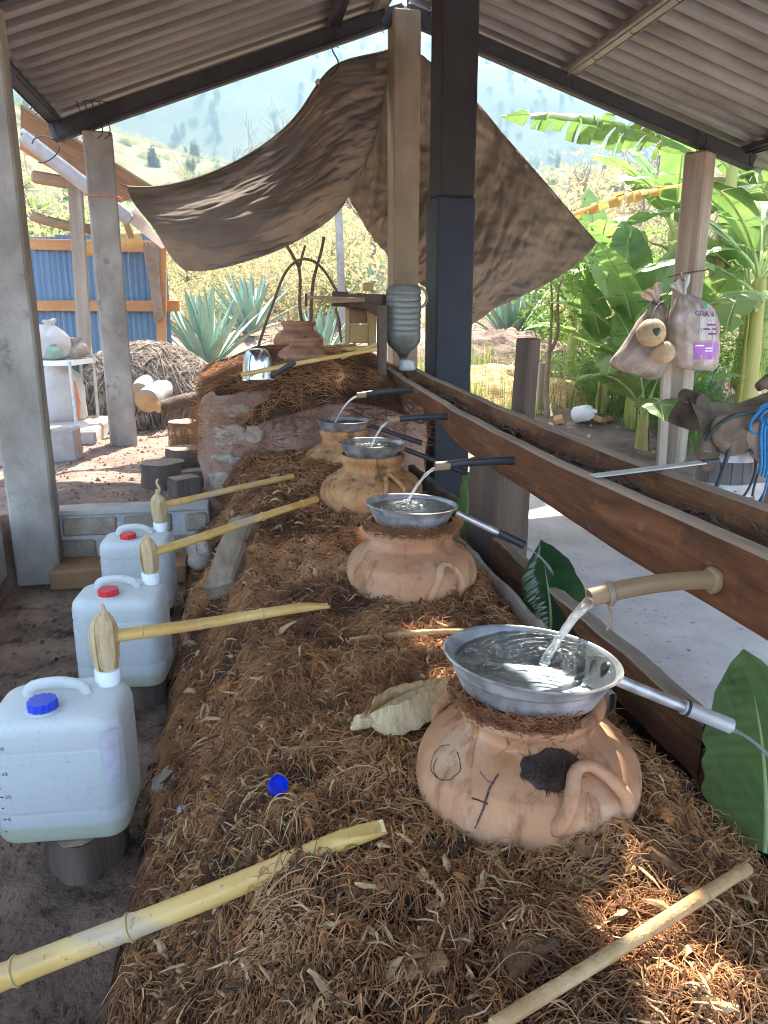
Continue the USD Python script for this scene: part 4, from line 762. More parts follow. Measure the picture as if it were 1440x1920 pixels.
SPOUTS = [((1.07, 1.50, 0.856), (0.735, 1.487, 0.838), 0.021, 'old_bamboo', 'brown bamboo spout tied with a rag'), ((1.06, 2.86, 0.882), (0.735, 2.86, 0.868), 0.0165, 'black_rubber', 'black pipe spout with a wet wooden mouth'),
          ((1.06, 3.87, 0.925), (0.735, 3.85, 0.915), 0.0165, 'black_rubber', 'short black pipe spout'), ((1.06, 4.72, 0.985), (0.70, 4.70, 0.955), 0.017, 'black_rubber', 'farthest black pipe spout')]
HITS = [(0.575, 1.345), (0.60, 2.80), (0.63, 3.80), (0.55, 4.68)]
for i, (a, b, rad, look, lab) in enumerate(SPOUTS):
    a, b = np.array(a), np.array(b); m = (a + b) / 2 + [0, 0, 0.012 if i == 0 else 0.004]
    p = smooth_path([a + [0.02, 0, -0.004], m, b], 16)
    sp = tr.add('spout', pipe(p, [rad * 1.12, rad, rad, rad * 0.98], 0.004, 18), look, 40, label=lab)
    if i == 0:
        tr.add('wax_seal', turn(lathe([(0.0, 0.016), (0.028, 0.012), (0.037, 0.0), (0.022, -0.02), (0, -0.02)], 16, wob=0.25, seed=4), ry=-PI / 2, loc=(1.042, 1.50, 0.854)), 'old_bamboo', True, under=sp)
        for s in (0.13, 0.145): 
            c = b + (a - b) * s; aa = np.linspace(0, 2 * PI, 16)
            tr.add('rag_tie', tube(np.stack([c[0] + 0.002 * np.sin(aa * 2), c[1] + 0.0235 * np.cos(aa), c[2] + 0.004 + 0.0235 * np.sin(aa)], 1), 0.004, 6), 'trough_edge', True, under=sp)
        c = b + (a - b) * 0.12 - [0, 0.012, 0.02]
        tr.add('rag_tail', tube(smooth_path([c, c + [0.005, -0.006, -0.022], c + [0.0, -0.004, -0.055]], 8), [0.004, 0.008, 0.0065], 7, flat=0.5), 'trough_edge', True, under=sp)
    else:
        tr.add('mouth', pipe(np.linspace(b + [0.05, 0, 0.002], b - [0.006, 0, 0.001], 4), rad * 1.08, 0.004, 16), 'old_bamboo', 40, under=sp)
    # falling water
    h = pans[i][0][2] - 0.022; tx, ty = HITS[i]; T = np.linspace(0, 1, 22); st = b + [0.004, 0, -0.006]
    q = np.stack([st[0] + (tx - st[0]) * T, st[1] + (ty - st[1]) * T, st[2] - 0.012 * T - (st[2] - 0.012 - h) * T ** 2], 1)
    wr = [0.0145, 0.012, 0.0095, 0.0085, 0.010] if i == 0 else [0.010, 0.008, 0.0065, 0.006, 0.0075]
    single('water_stream', tube(q, wr, 14, wob=0.25, seed=9 + i, flat=0.7), 'stream_water', ('water pouring from the bamboo spout into the nearest pan', 'water falling into the pan on the second pot', 'thin water stream falling into the third pan', 'thin water stream falling into the farthest pan')[i], 'water', True, kind='stuff')
# posts that carry the trough
single('trough_post', rough(post_mesh(1.165, 3.40, -0.02, 0.785, 0.19, 0.19, 0.45, seed=21, b=0.01), 0.004, 8, 2), 'dark_wood', 'squat dark timber standing under the trough near the second pan', 'post', 25)
v, f = post_mesh(1.365, 3.66, -0.02, 1.325, 0.085, 0.095, 0.5, seed=22, lean=(0.035, 0.0), b=0.008, amp=0.006)
single('trough_stake', (v, f), 'dark_wood', 'dark square stake rising behind the far side of the trough', 'post', 25)
# far end: planks and timbers behind the last pans
single('dark_board', beam(aty(716, 845, 5.35) - [0, 0, 0.15], aty(716, 572, 5.35), 0.06, 0.07, 0.005, (0, 1, 0)), 'dark_wood', 'narrow dark upright timber between rear oven and trough end', 'timber')
for k, (x0, x1, lab) in enumerate(((724, 744, 'brown upright plank under the trough end, left of its neighbour'), (749, 800, 'wider brown upright plank under the trough end beside the dark painted post'))):
    a, b = aty((x0 + x1) / 2, 830, 5.3), aty((x0 + x1) / 2, 748, 5.3); w = (x1 - x0) / 1440 * 5.3
    single('upright_plank', beam(a - [0, 0, 0.2], b, w, 0.03, 0.004, (0, 1, 0)), 'dark_wood', lab, 'plank')
mb = Thing('flat_iron_bar', 'flat grey iron bar lying across both brims of the trough', 'iron bar', (1.2, 2.45, 0.98))
a, b = atx(1112, 879, 1.04), None
a[2] = 0.966; b = a + np.array([0.40, 0.055, 0.018])
mb.add('blade', beam(a, b, 0.042, 0.005, 0.001), 'hoop_metal'); mb.add('grip', beam(b, b + (b - a) * 0.16, 0.022, 0.016, 0.004), 'black_rubber')

# ---------------------------------------------------------------- drain channel at the oven's right side
ch = Thing('drain_channel', 'wooden plank drain channel along the foot of the trough', 'channel', (1.03, 2.5, 0.25))
def plank(x, z0, z1, y0, y1, th, seed, n=40, lean=0.0):
    yy = np.linspace(y0, y1, n); w = (fbm(np.stack([yy * 3.3, 0 * yy, 0 * yy + seed], -1), 4, seed) - 0.5) * 0.05
    rows = np.array([[(x - lean, y, z0), (x, y, z1 + q), (x + th * 0.5, y, z1 + q + 0.004), (x + th, y, z1 + q - 0.002), (x + th - lean, y, z0)] for y, q in zip(yy, w)])
    m = grid(rows.transpose(1, 0, 2)); return m
def capped(x, z0, z1, y0, y1, th, seed, lean=0.0):
    m = plank(x, z0, z1, y0, y1, th, seed, 40, lean); return m
ch.add('outer_plank', capped(1.075, 0.0, 0.475, 1.52, 3.15, 0.05, 90), 'trough_wood', 30)
ch.add('outer_plank', capped(1.085, 0.0, 0.46, 3.16, 5.0, 0.045, 91), 'dark_wood', 30)
ch.add('outer_plank', capped(1.065, 0.0, 0.42, -0.1, 1.50, 0.05, 94), 'trough_wood', 30)
ch.add('plank_edge', grid((np.array([[(1.0745, y, 0.4755 + q - 0.008), (1.075, y, 0.4765 + q), (1.1, y, 0.4805 + q), (1.1255, y, 0.4745 + q), (1.1262, y, 0.4735 + q - 0.01)] for y, q in zip(np.linspace(1.52, 3.15, 40), (fbm(np.stack([np.linspace(1.52, 3.15, 40) * 3.3, np.zeros(40), np.zeros(40) + 90], -1), 4, 90) - 0.5) * 0.05)]) + [0, 0, 0.0015]).transpose(1, 0, 2)), 'trough_edge', 30)
ch.add('inner_plank', capped(0.945, 0.0, 0.44, 1.75, 3.3, 0.02, 92), 'weathered_wood', 30)
ch.add('channel_floor', box((0.94, -0.1, 0.22), (1.08, 5.0, 0.27), 0.004), 'wet_patch')
yy = np.linspace(0.2, 4.9, 120); cw = np.stack([np.stack([0 * yy + x, yy, 0.315 + (fbm(np.stack([0 * yy + x * 30, yy * 22, 0 * yy], -1), 3, 6) - 0.5) * 0.035], -1) for x in np.linspace(0.955, 1.075, 7)], 0)
single('channel_water', grid(cw), 'water', 'dark rippling runoff water in the plank drain channel', 'water', True, kind='stuff')
def big_leaf(path, width, look, name, label, cat='leaf', cup=0.3, seed=0, n=90, m=13, side=(1, 0, 0), notch=0.0):
    """A thick pointed leaf along path; its blade is spread along side and cupped."""
    q = smooth_path(path, n); t, _, _ = frames(q); side = np.asarray(side, float); s = np.linspace(0, 1, n)
    w = np.interp(s, [0, 0.06, 0.25, 0.55, 0.8, 0.94, 1], np.array([0.5, 0.75, 1.0, 0.97, 0.7, 0.3, 0.02])) * width / 2
    nr = np.cross(t, side); nr /= np.maximum(np.linalg.norm(nr, axis=1, keepdims=True), 1e-6); sd = np.cross(nr, t)
    u = np.linspace(-1, 1, m); w = w * (1 + 0.10 * (noise(np.stack([s * 14, 0 * s, 0 * s + seed], 1), 3) - 0.5)); p = q[:, None] + sd[:, None] * (w[:, None] * u[None])[..., None] + nr[:, None] * ((u ** 2 * cup)[None] * w[:, None])[..., None]
    p += (fbm(p * 9, 3, seed)[..., None] - 0.5) * 0.05 * np.abs(u)[None, :, None] * nr[:, None]; p += (np.sin(s * 95 + seed)[:, None] * 0.0012 * np.abs(u)[None] ** 0.5)[..., None] * nr[:, None]
    th = 0.004; v, f = grid(p); dn = np.repeat(nr[:, None], m, 1).reshape(-1, 3) * th
    return np.vstack([v, v - dn]), np.vstack([f, f[:, ::-1] + len(v)])
L_ = Thing('runoff_leaf', 'big bright green leaf under the drain pipe of the nearest pan', 'leaf', [(0.99, 1.16, 0.40), (1.05, 1.26, 0.50), (1.10, 1.38, 0.60), (1.12, 1.47, 0.69)][0]); L_.add('blade', big_leaf([(0.99, 1.16, 0.40), (1.05, 1.26, 0.50), (1.10, 1.38, 0.60), (1.12, 1.47, 0.69)], 0.24, 'green_leaf_thick', '', '', cup=0.35, side=(0.8, -0.5, 0.1), seed=2), 'green_leaf_thick', True); L_.add('midrib', tube(smooth_path([(0.99, 1.16, 0.40), (1.05, 1.26, 0.50), (1.10, 1.38, 0.60), (1.12, 1.47, 0.69)], 24) - [0.0015, 0.0015, 0], [0.006, 0.004, 0.0015], 7), 'banana_rib', True)
L_ = Thing('runoff_leaf', 'dark wet leaf in the channel below the second pan\'s drain', 'leaf', [(0.995, 2.28, 0.40), (1.05, 2.42, 0.43), (1.10, 2.60, 0.50), (1.13, 2.74, 0.585)][0]); L_.add('blade', big_leaf([(0.995, 2.28, 0.40), (1.05, 2.42, 0.43), (1.10, 2.60, 0.50), (1.13, 2.74, 0.585)], 0.25, 'dark_leaf_wet', '', '', cup=0.45, side=(0.75, -0.55, 0.2), seed=3), 'dark_leaf_wet', True); L_.add('midrib', tube(smooth_path([(0.995, 2.28, 0.40), (1.05, 2.42, 0.43), (1.10, 2.60, 0.50), (1.13, 2.74, 0.585)], 24) - [0.0015, 0.0015, 0], [0.006, 0.004, 0.0015], 7), 'banana_rib', True)
L_ = Thing('runoff_leaf', 'yellow-green leaf beside the squat trough timber', 'leaf', [(1.0, 3.52, 0.40), (1.07, 3.56, 0.46), (1.10, 3.64, 0.56), (1.10, 3.72, 0.66)][0]); L_.add('blade', big_leaf([(1.0, 3.52, 0.40), (1.07, 3.56, 0.46), (1.10, 3.64, 0.56), (1.10, 3.72, 0.66)], 0.24, 'green_leaf_thick', '', '', cup=0.4, side=(0.5, -0.8, 0.1), seed=4), 'green_leaf_thick', True); L_.add('midrib', tube(smooth_path([(1.0, 3.52, 0.40), (1.07, 3.56, 0.46), (1.10, 3.64, 0.56), (1.10, 3.72, 0.66)], 24) - [0.0015, 0.0015, 0], [0.006, 0.004, 0.0015], 7), 'banana_rib', True)
for i, (a, lab) in enumerate((((0.955, 1.262, 0.622), 'thin water running off the nearest drain pipe onto the bright leaf'), ((1.02, 2.63, 0.592), 'water running off the second drain pipe onto the dark leaf'))):
    a = np.array(a); q = smooth_path([a, a + [0.035, -0.012, -0.018], a + [0.07, -0.035, -0.05], a + [0.10, -0.06, -0.10]], 12)
    single('runoff_water', tube(q, [0.008, 0.006, 0.010, 0.012], 9, wob=0.3, seed=i, flat=0.5), 'stream_water', lab, 'water', True, kind='stuff')

# ---------------------------------------------------------------- jerrycans on stumps, with corn-husk stoppers and cane pipes
def rrect(w, d, r, n=7):
    out = []
    for cx, cy, a0 in ((1, 1, 0), (-1, 1, PI / 2), (-1, -1, PI), (1, -1, 3 * PI / 2)):
        for a in np.linspace(a0, a0 + PI / 2, n): out.append((cx * (w / 2 - r) + r * math.cos(a), cy * (d / 2 - r) + r * math.sin(a)))
    return np.array(out)
def jerrycan(loc, rz, cap_look, label, marks=False, W_=0.335, D_=0.25, H_=0.355, tape=False):
    t = Thing('jerrycan', label, 'jerrycan', loc); L = np.asarray(loc, float)
    T = lambda m: turn(m, rz, loc=L)
    prof = [(0.0, 0.35, 0.02), (0.0, 0.80, 0.04), (0.006, 0.93, 0.05), (0.022, 0.99, 0.055), (0.06, 1.0, 0.06), (0.085, 1.0, 0.06), (0.089, 0.985, 0.06), (0.097, 0.985, 0.06), (0.101, 1.0, 0.06), (0.26, 1.0, 0.06), (0.264, 0.985, 0.06), (0.272, 0.985, 0.06), (0.276, 1.0, 0.06), (0.312, 0.995, 0.06), (0.332, 0.965, 0.06), (0.346, 0.89, 0.06), (0.352, 0.78, 0.06), (0.353, 0.4, 0.03), (0.353, 0.0, 0.0)]
    rows = []
    for z, k, r_ in prof:
        if k == 0: rows.append(np.zeros((28, 3)) + [0, 0, z * H_ / 0.355]); continue
        e = (1 - k) * 0.13
        q = rrect(max(W_ - 2 * e, 0.05), max(D_ - 2 * e, 0.04), min(r_, 0.45 * (D_ - 2 * e))) if k < 1.01 else None
        rows.append(np.c_[q, np.full(len(q), z * H_ / 0.355)])
    rows.insert(0, np.zeros((28, 3)))
    p = np.array(rows).transpose(1, 0, 2)
    p[..., 1] += 0.004 * (noise(p * 9, 3) - 0.5)
    v, f = grid(p, True); t.add('body', T((v, f)), 'can_plastic', 40)
    zt = H_ - 0.004
    # raised shoulders left and right of the handle well
    t.add('shoulder', T(rough(box((-W_ / 2 + 0.055, D_ / 2 - 0.075, zt - 0.012), (W_ / 2 - 0.075, D_ / 2 - 0.03, zt + 0.016), 0.012), 0.002, 8, 2)), 'can_plastic', 40)
    hp = smooth_path([(-0.085, 0.02, zt - 0.008), (-0.078, 0.02, zt + 0.026), (-0.045, 0.02, zt + 0.036), (0.02, 0.02, zt + 0.034), (0.050, 0.02, zt + 0.020), (0.060, 0.02, zt - 0.008)], 22)
    t.add('handle', T(tube(hp, 0.0105, 12, flat=1.5)), 'can_plastic', True)
    cz = zt - 0.004; cx, cy = -0.03, -0.052
    t.add('collar', T(turn(lathe([(0, 0.008), (0.042, 0.008), (0.044, 0.004), (0.044, -0.004), (0, -0.004)], 30), loc=(cx, cy, cz))), 'can_plastic', 40)
    a = np.linspace(0, 2 * PI, 48, endpoint=False); rr = 0.036 + 0.0011 * np.sign(np.sin(a * 12))
    ringz = [(0.0, 0.008), (1.0, 0.008), (1.0, 0.026), (0.95, 0.031), (0.0, 0.031)]
    pc = np.array([[(rr[k] * q * math.cos(a[k]), rr[k] * q * math.sin(a[k]), z) for q, z in ringz] for k in range(48)])
    v, f = grid(pc, True); cap = t.add('cap', T(turn((v, f), loc=(cx, cy, cz))), cap_look, 30)
    mx, my = W_ / 2 - 0.062, D_ / 2 - 0.05
    t.add('spout_neck', T(turn(lathe([(0.030, -0.006), (0.031, 0.012), (0.0345, 0.013), (0.0345, 0.044), (0.032, 0.046), (0.027, 0.046), (0.026, 0.03), (0, 0.03)], 30), loc=(mx, my, zt))), 'white_plastic', 40)
    if marks:
        for k, (z, txt) in enumerate(((0.285, '20'), (0.235, ''), (0.215, '15'), (0.175, ''), (0.15, '10'), (0.118, ''), (0.085, '5'), (0.05, ''))):
            q = box((-W_ / 2 + 0.034, -D_ / 2 - 0.0012, z), (-W_ / 2 + (0.042 if txt else 0.039), -D_ / 2 + 0.001, z + 0.0018), 0.0003)
            t.add('scale_tick', T(q), 'black_ink', False)
            if txt:
                m = meshkit.text_mesh(txt, 0.0085, 0.0008); mv = np.array(m.vertices)
                t.add('scale_number', T((np.c_[mv[:, 0] - W_ / 2 + 0.045, -D_ / 2 - 0.0014 + 0 * mv[:, 0] + 0.0012 - mv[:, 2], mv[:, 1] + z - 0.003], np.array(m.faces))), 'black_ink', False)
    if tape:
        q = rough(box((W_ / 2 - 0.030, -D_ / 2 + 0.012, 0.17), (W_ / 2 + 0.0018, -D_ / 2 + 0.035, 0.30), 0.003), 0.0015, 20, 4, 0.03)
        yy = np.linspace(0.165, 0.315, 8); w = np.array([0.015, 0.02, 0.018, 0.02, 0.023, 0.02, 0.024, 0.02])
        pts = np.array([[(W_ / 2 - 0.0558 + (0.0571) * math.cos(b_), -D_ / 2 + 0.0558 + 0.0571 * math.sin(b_), z) for b_ in np.linspace(-1.05 - q_ * 16, -0.72 + q_ * 8, 5)] for z, q_ in zip(yy, w)])
        t.add('torn_label', T(grid(pts)), 'paper_tape', True)
    return t, L + np.array([math.cos(rz) * mx - math.sin(rz) * my, math.sin(rz) * mx + math.cos(rz) * my, zt + 0.03])
cans = [jerrycan((-0.505, 1.955, 0.115), -0.06, 'blue_plastic', 'nearest white jerrycan with a blue cap and scale marks', True, tape=True),
        jerrycan((-0.485, 2.86, 0.085), -0.10, 'red_plastic', 'middle white jerrycan with a red cap', W_=0.325, D_=0.24),
        jerrycan((-0.525, 3.68, 0.065), -0.07, 'red_plastic', 'farthest white jerrycan with a red cap, before the block wall', W_=0.325, D_=0.24)]
def stump(loc, rx_, ry_, h, side, label, seed, rz=0.0, tilt=(0, 0), top='stump_top', name='stump', cat='stump'):
    t = Thing(name, label, cat, loc); n = 30; a = np.linspace(0, 2 * PI, n, endpoint=False)
    k = 1 + 0.16 * (noise(np.stack([np.cos(a) * 1.6, np.sin(a) * 1.6, 0 * a + seed], -1), seed) - 0.5) * 2
    zs = np.linspace(-0.04, h, 6); p = np.array([[(rx_ * k[i] * (1.06 - 0.06 * z / h) * math.cos(a[i]), ry_ * k[i] * (1.06 - 0.06 * z / h) * math.sin(a[i]), z + (tilt[0] * math.cos(a[i]) + tilt[1] * math.sin(a[i])) * (z / h)) for z in zs] for i in range(n)])
    p += (fbm(p * 14, 3, seed)[..., None] - 0.5) * 0.018 * np.array([1, 1, 0.3])
    t.add('bark', turn(grid(p, True), rz, loc=loc), side, 50)
    tp_ = np.concatenate([p[:, -1:][:, 0][:, None] * [s, s, 1] + [0, 0, 0.0015] for s in (1.0,)], 1); c = p[:, -1].mean(0)
    rowsT = np.array([c + (p[:, -1] - c) * s + [0, 0, 0.002 + 0.004 * (s < 0.9)] for s in (0.0, 0.45, 0.9, 0.995)]).transpose(1, 0, 2)
    rowsT[..., 2] += (fbm(rowsT * 30, 3, seed) - 0.5) * 0.01
    t.add('cut_top', turn(grid(rowsT, True), rz, loc=loc), top, True); return t
stump((-0.47, 1.93, 0.0), 0.105, 0.11, 0.115, 'dark_wood', 'brown stump holding up the blue-capped jerrycan', 3)
stump((-0.44, 2.86, 0.0), 0.11, 0.10, 0.085, 'dark_wood', 'dark stump under the middle jerrycan', 4)
stump((-0.50, 3.68, 0.0), 0.11, 0.10, 0.065, 'dark_wood', 'low dark stump under the farthest jerrycan', 5)
def husk_mesh(h, r, seed, n=44):
    a = np.linspace(0, 2 * PI, n, endpoint=False)
    prof = [(0.62, -0.20), (0.64, -0.05), (0.68, 0.06), (0.86, 0.26), (0.97, 0.46), (0.96, 0.66), (0.82, 0.80), (0.48, 0.89), (0.22, 0.93), (0.17, 0.98), (0.13, 1.06), (0.0, 1.07)]
    p = np.array([[(r * q * math.cos(b), r * q * math.sin(b), h * z) for q, z in prof] for b in a])
    rid = 1 + 0.055 * np.sin(a * 9 + 2 * noise(np.stack([np.cos(a) * 2, np.sin(a) * 2, 0 * a + seed], -1), seed))[:, None] + 0.03 * np.sin(a * 21)[:, None]
    p[..., :2] *= rid[..., None]; p[..., :2] += (noise(p * 22, seed) - 0.5)[..., None] * 0.012
    return grid(p, True)
def husk_flap(h, r, a0, wdt, seed, lift=0.012):
    s = np.linspace(0, 1, 12); u = np.linspace(-1, 1, 7)
    w = wdt * np.interp(s, [0, 0.3, 0.7, 1], [0.55, 1.0, 0.9, 0.1])
    rad_ = r * np.interp(s, [0, 0.28, 0.48, 0.66, 0.80, 0.9, 1.0], [0.70, 0.93, 1.0, 0.97, 0.82, 0.5, 0.2]) + lift * np.sin(s * PI)
    p = np.array([[(rad_[i] * (1 + 0.08 * u_ * u_) * math.cos(a0 + u_ * w[i]), rad_[i] * (1 + 0.08 * u_ * u_) * math.sin(a0 + u_ * w[i]), h * (s[i] * 0.98)) for u_ in u] for i in range(12)])
    return grid(p)
huskspec = [('corn-husk stopper plugging the blue-capped jerrycan', 0.19, 0.036), ('corn-husk stopper plugging the middle jerrycan', 0.165, 0.034), ('corn-husk stopper with a curled tip, in the farthest jerrycan', 0.17, 0.036)]
for i, (lab, h, r_) in enumerate(huskspec):
    m = cans[i][1]; t = Thing('corn_husk', lab, 'corn husk', m)
    t.add('wrapped_leaves', turn(husk_mesh(h, r_, 5 + i), 0.4 * i, 0.02, -0.03 * i, m), 'husk', 50)
    for k in range(5): t.add('leaf', turn(husk_flap(h, r_, 1.26 * k + 0.5 * i, 0.5, k, 0.0015), 0.4 * i, 0.02, -0.03 * i, m), 'husk', 50)
    if i == 2: t.add('tip', turn(tube(smooth_path([(0, 0, h * 0.95), (0.004, 0, h * 1.12), (-0.004, 0, h * 1.25), (0.004, 0, h * 1.34)], 10), [0.008, 0.006, 0.004], 8), 0, loc=m), 'husk', True)
# husk lying open by the nearest pot
hk = Thing('corn_husk', 'open corn husk lying on the bagasse against the nearest pot', 'corn husk', (0.25, 1.5, 0.5))
pa, pb = atz(690, 1352, 0.535), atz(850, 1280, 0.575)
ax = pb - pa; Lh = np.linalg.norm(ax); ax /= Lh; sd = np.cross(ax, [0, 0, 1]); sd /= np.linalg.norm(sd); upv = np.cross(sd, ax)
def husk_side(sgn, seed):
    s = np.linspace(0, 1, 26); u = np.linspace(0, 1, 9)
    open_ = 0.036 * np.sin(np.clip(s, 0, 0.95) / 0.95 * PI) ** 0.6 * np.interp(s, [0, 0.15, 0.4, 1], [0.2, 1, 1, 0.3])
    depth = 0.034 * np.interp(s, [0, 0.12, 0.4, 1], [0.3, 1, 1, 0.6])
    p = np.zeros((26, 9, 3))
    for j, u_ in enumerate(u):
        ang = u_ * 2.5
        off = sgn * (open_ + 0.016 * (1 - math.cos(ang)) * 1.0)
        p[:, j] = pa + ax * (s * Lh)[:, None] + sd * (off + sgn * 0.010 * math.sin(ang * 3 + seed) * 0.25)[:, None] + upv * (depth * math.cos(ang) + 0.003 * np.sin(s * 40 + j))[:, None]
    return grid(p)
for k, sg in enumerate((-1, 1)):
    v, f = husk_side(sg, k); hk.add('leaf', (np.vstack([v, v + [0, 0, -0.0015]]), np.vstack([f, f[:, ::-1] + len(v)])), 'husk', True)
s = np.linspace(0, 1, 20); hk.add('inner_leaf', grid(np.array([[pa + ax * (q * Lh) + sd * u_ * 0.030 * math.sin(min(q, 0.97) * PI) ** 0.5 + upv * (-0.014 + 0.02 * u_ * u_) for u_ in np.linspace(-1, 1, 9)] for q in s])), 'husk', True)
hk.add('base', turn(husk_mesh(0.05, 0.017, 3), math.atan2(ax[1], ax[0]), 0, -PI / 2, pa + ax * 0.012), 'husk', 50)
hk.add('stalk', tube(np.array([pa + ax * 0.02, pa - ax * 0.028, pa - ax * 0.045]), [0.014, 0.011, 0.005], 9, wob=0.2), 'husk', True)

def cane(a, b, rad, nodes, label, sag=0.0, cut=0.0, name='cane_pipe', cat='cane', seed=0, taper=1.0, look='cane'):
    a, b = np.asarray(a, float), np.asarray(b, float); s = np.linspace(0, 1, 64); L = np.linalg.norm(b - a)
    p = a + (b - a) * s[:, None]; p[:, 2] -= sag * np.sin(s * PI); p[:, 2] += 0.0015 * np.sin(s * 7 + seed); p[:, 1] += 0.0015 * np.sin(s * 6 + seed * 2)
    r_ = rad * (1 + (taper - 1) * s)
    for q in nodes: r_ = r_ * (1 + 0.13 * np.exp(-((s - q) * L / 0.006) ** 2) - 0.03 * np.exp(-((s - q + 0.012 / L) * L / 0.012) ** 2))
    t = Thing(name, label, cat, a); v, f = tube(p, r_, 16)
    if cut:
        # the far end is split open: its upper half is sliced away
        d = (v - b) @ ((a - b) / L); up_ = v[:, 2] - (b[2] + (a[2] - b[2]) * np.clip(d / L, 0, 1))
        k = np.clip(1 - d / cut, 0, 1); lim = rad * (1 - 1.15 * k); v = v.copy(); over = np.maximum(up_ - lim, 0) * (k > 0); v[:, 2] -= over
    t.add('stem', (v, f), look, 45)
    for q in nodes:
        i = int(q * 63); c = p[i]; dr = (b - a) / L; aa = np.linspace(0, 2 * PI, 17); n1 = np.cross(dr, [0, 0, 1.0]); n1 /= np.linalg.norm(n1); n2 = np.cross(n1, dr)
        t.add('node_ring', tube(c + (n1[None] * np.cos(aa)[:, None] + n2[None] * np.sin(aa)[:, None]) * (r_[i] * 0.985), 0.0026, 6, cap=False), 'cane_node', True)
    if cut:
        e = [p[i] + [0, 0, rad * (0.1 - 0.3 * (i - 58) / 5)] for i in range(58, 64)]
        t.add('split_face', grid(np.array([[q + np.array([0, w_ * rad * 0.75, 0.0008]) for w_ in (-1, 0, 1)] for q in e])), 'cane_inside', True)
    return t
cane(atx(-6, 1838, -0.47), (0.222, 1.205, 0.535), 0.0235, (0.05, 0.335, 0.735), 'thick yellow cane crossing the lower left corner', cut=0.12, seed=1, taper=0.8)
m = cans[0][1]; cane(m + [0.022, 0.0, 0.105], (0.24, 2.30, 0.545), 0.0175, (0.12, 0.66), 'yellow cane running from the blue-capped jerrycan\'s husk to the second pot', cut=0.10, seed=2, taper=0.85)
m = cans[1][1]; cane(m + [0.022, 0.0, 0.095], (0.32, 3.50, 0.60), 0.0175, (0.28, 0.62, 0.9), 'yellow cane running from the middle jerrycan\'s husk toward the third pot', seed=3, taper=0.9)
m = cans[2][1]; cane(m + [0.022, 0.0, 0.10], (0.25, 4.12, 0.585), 0.0165, (0.12, 0.5, 0.85), 'yellow cane running from the farthest jerrycan\'s husk', seed=4, taper=0.85)
# loose things on the bagasse
p0, p1 = atz(925, 1925, 0.545), atz(1400, 1642, 0.545); p1[2] = 0.56
st = Thing('bare_stick', 'straight peeled stick lying at the lower right on the bagasse', 'stick', p0)
st.add('wood', tube(p0 + (p1 - p0) * np.linspace(0, 1, 14)[:, None], 0.0105, 10, wob=0.10, seed=5), 'bare_stick', 40)
p0, p1 = atz(655, 1170, 0.50), atz(952, 1160, 0.50); p0[2] = float(oven_top(p0[0], p0[1])) + 0.03; p1[2] = float(oven_top(p1[0], p1[1])) + 0.045
st = Thing('bare_stick', 'thin peeled stick lying behind the nearest pan', 'stick', p0)
st.add('wood', tube(smooth_path([p0, (p0 + p1) / 2 + [0, 0.006, 0.012], p1], 14), [0.010, 0.0095, 0.006], 10, wob=0.12, seed=6), 'bare_stick', 40)
bl = Thing('wood_block', 'grey weathered wood block lying on the left slope of the bagasse', 'wood block', (-0.1, 3.05, 0.44))
a, b = atz(412, 1088, 0.40), atz(462, 1020, 0.40); a[2] = float(oven_top(a[0], a[1])) + 0.05; b[2] = float(oven_top(b[0], b[1])) + 0.06
bl.add('timber', rough(beam(a, b, 0.135, 0.085, 0.012, (-0.25, 0.1, 1)), 0.008, 7, 4, 0.06), 'grey_block_wood', 30)
p = atz(521, 1474, 0.49); p[2] = float(oven_top(p[0], p[1])) + 0.043
cp = Thing('bottle_cap', 'small blue bottle cap lying upturned on the bagasse', 'bottle cap', p)
cp.add('cup', turn(lathe(np.array([(0, -0.009), (0.0165, -0.009), (0.0175, -0.007), (0.0178, 0.009), (0.0162, 0.009), (0.0155, -0.006), (0, -0.006)]) * 1.15, 32), rx=R2(38), ry=R2(12), loc=p), 'bright_blue_plastic', 40)
for k, (px, py) in enumerate(((735, 1165), (505, 1090), (330, 1365))):
    q = atz(px, py, 0.46); q[2] = float(oven_top(q[0], q[1])) + 0.02
    m = rough(flat_patch([(-0.02, -0.012, 0), (0.018, -0.014, 0), (0.024, 0.01, 0), (-0.012, 0.014, 0)], 0.002), 0.006, 40, k, 0.012)
    single('plastic_scrap', turn(m, 0.8 * k, 0.2, 0.2, q), 'white_fabric', ('pale plastic scrap under the thin stick behind the nearest pan', 'tiny pale scrap left of the second pot', 'pale scrap at the left brow of the bagasse')[k], 'scrap', 30)

# ---------------------------------------------------------------- the rear oven: mud and stone, with pots, canes and a small still
ro = Thing('mud_oven', 'pink mud and stone oven at the far end of the row of pots', 'oven', (0.45, 5.6, 0.35))
OUT = smooth_path([(-0.20, 7.0), (-0.27, 6.3), (-0.27, 5.5), (-0.27, 5.02), (-0.20, 4.83), (0.05, 4.88), (0.45, 4.98), (0.85, 5.06), (1.18, 5.14), (1.28, 5.5), (1.26, 6.6), (1.1, 7.1)], 90)
CEN = np.array([0.42, 6.0])
def mud_h(q): return 0.90 - 0.06 * np.clip(q[0], 0, 1)
rows = []
for z, k in ((0.10, 1.0), (0.28, 1.02), (0.42, 1.01), (0.56, 1.03), (0.70, 1.02), (0.82, 1.0), (0.90, 0.95), (0.95, 0.86)):
    rows.append(np.c_[CEN + (OUT - CEN) * k, np.full(len(OUT), z)])
m = rough(grid(np.array(rows).transpose(1, 0, 2)), 0.035, 5, 12); m = rough(m, 0.010, 17, 13)
ro.add('mud_wall', m, 'adobe', True)
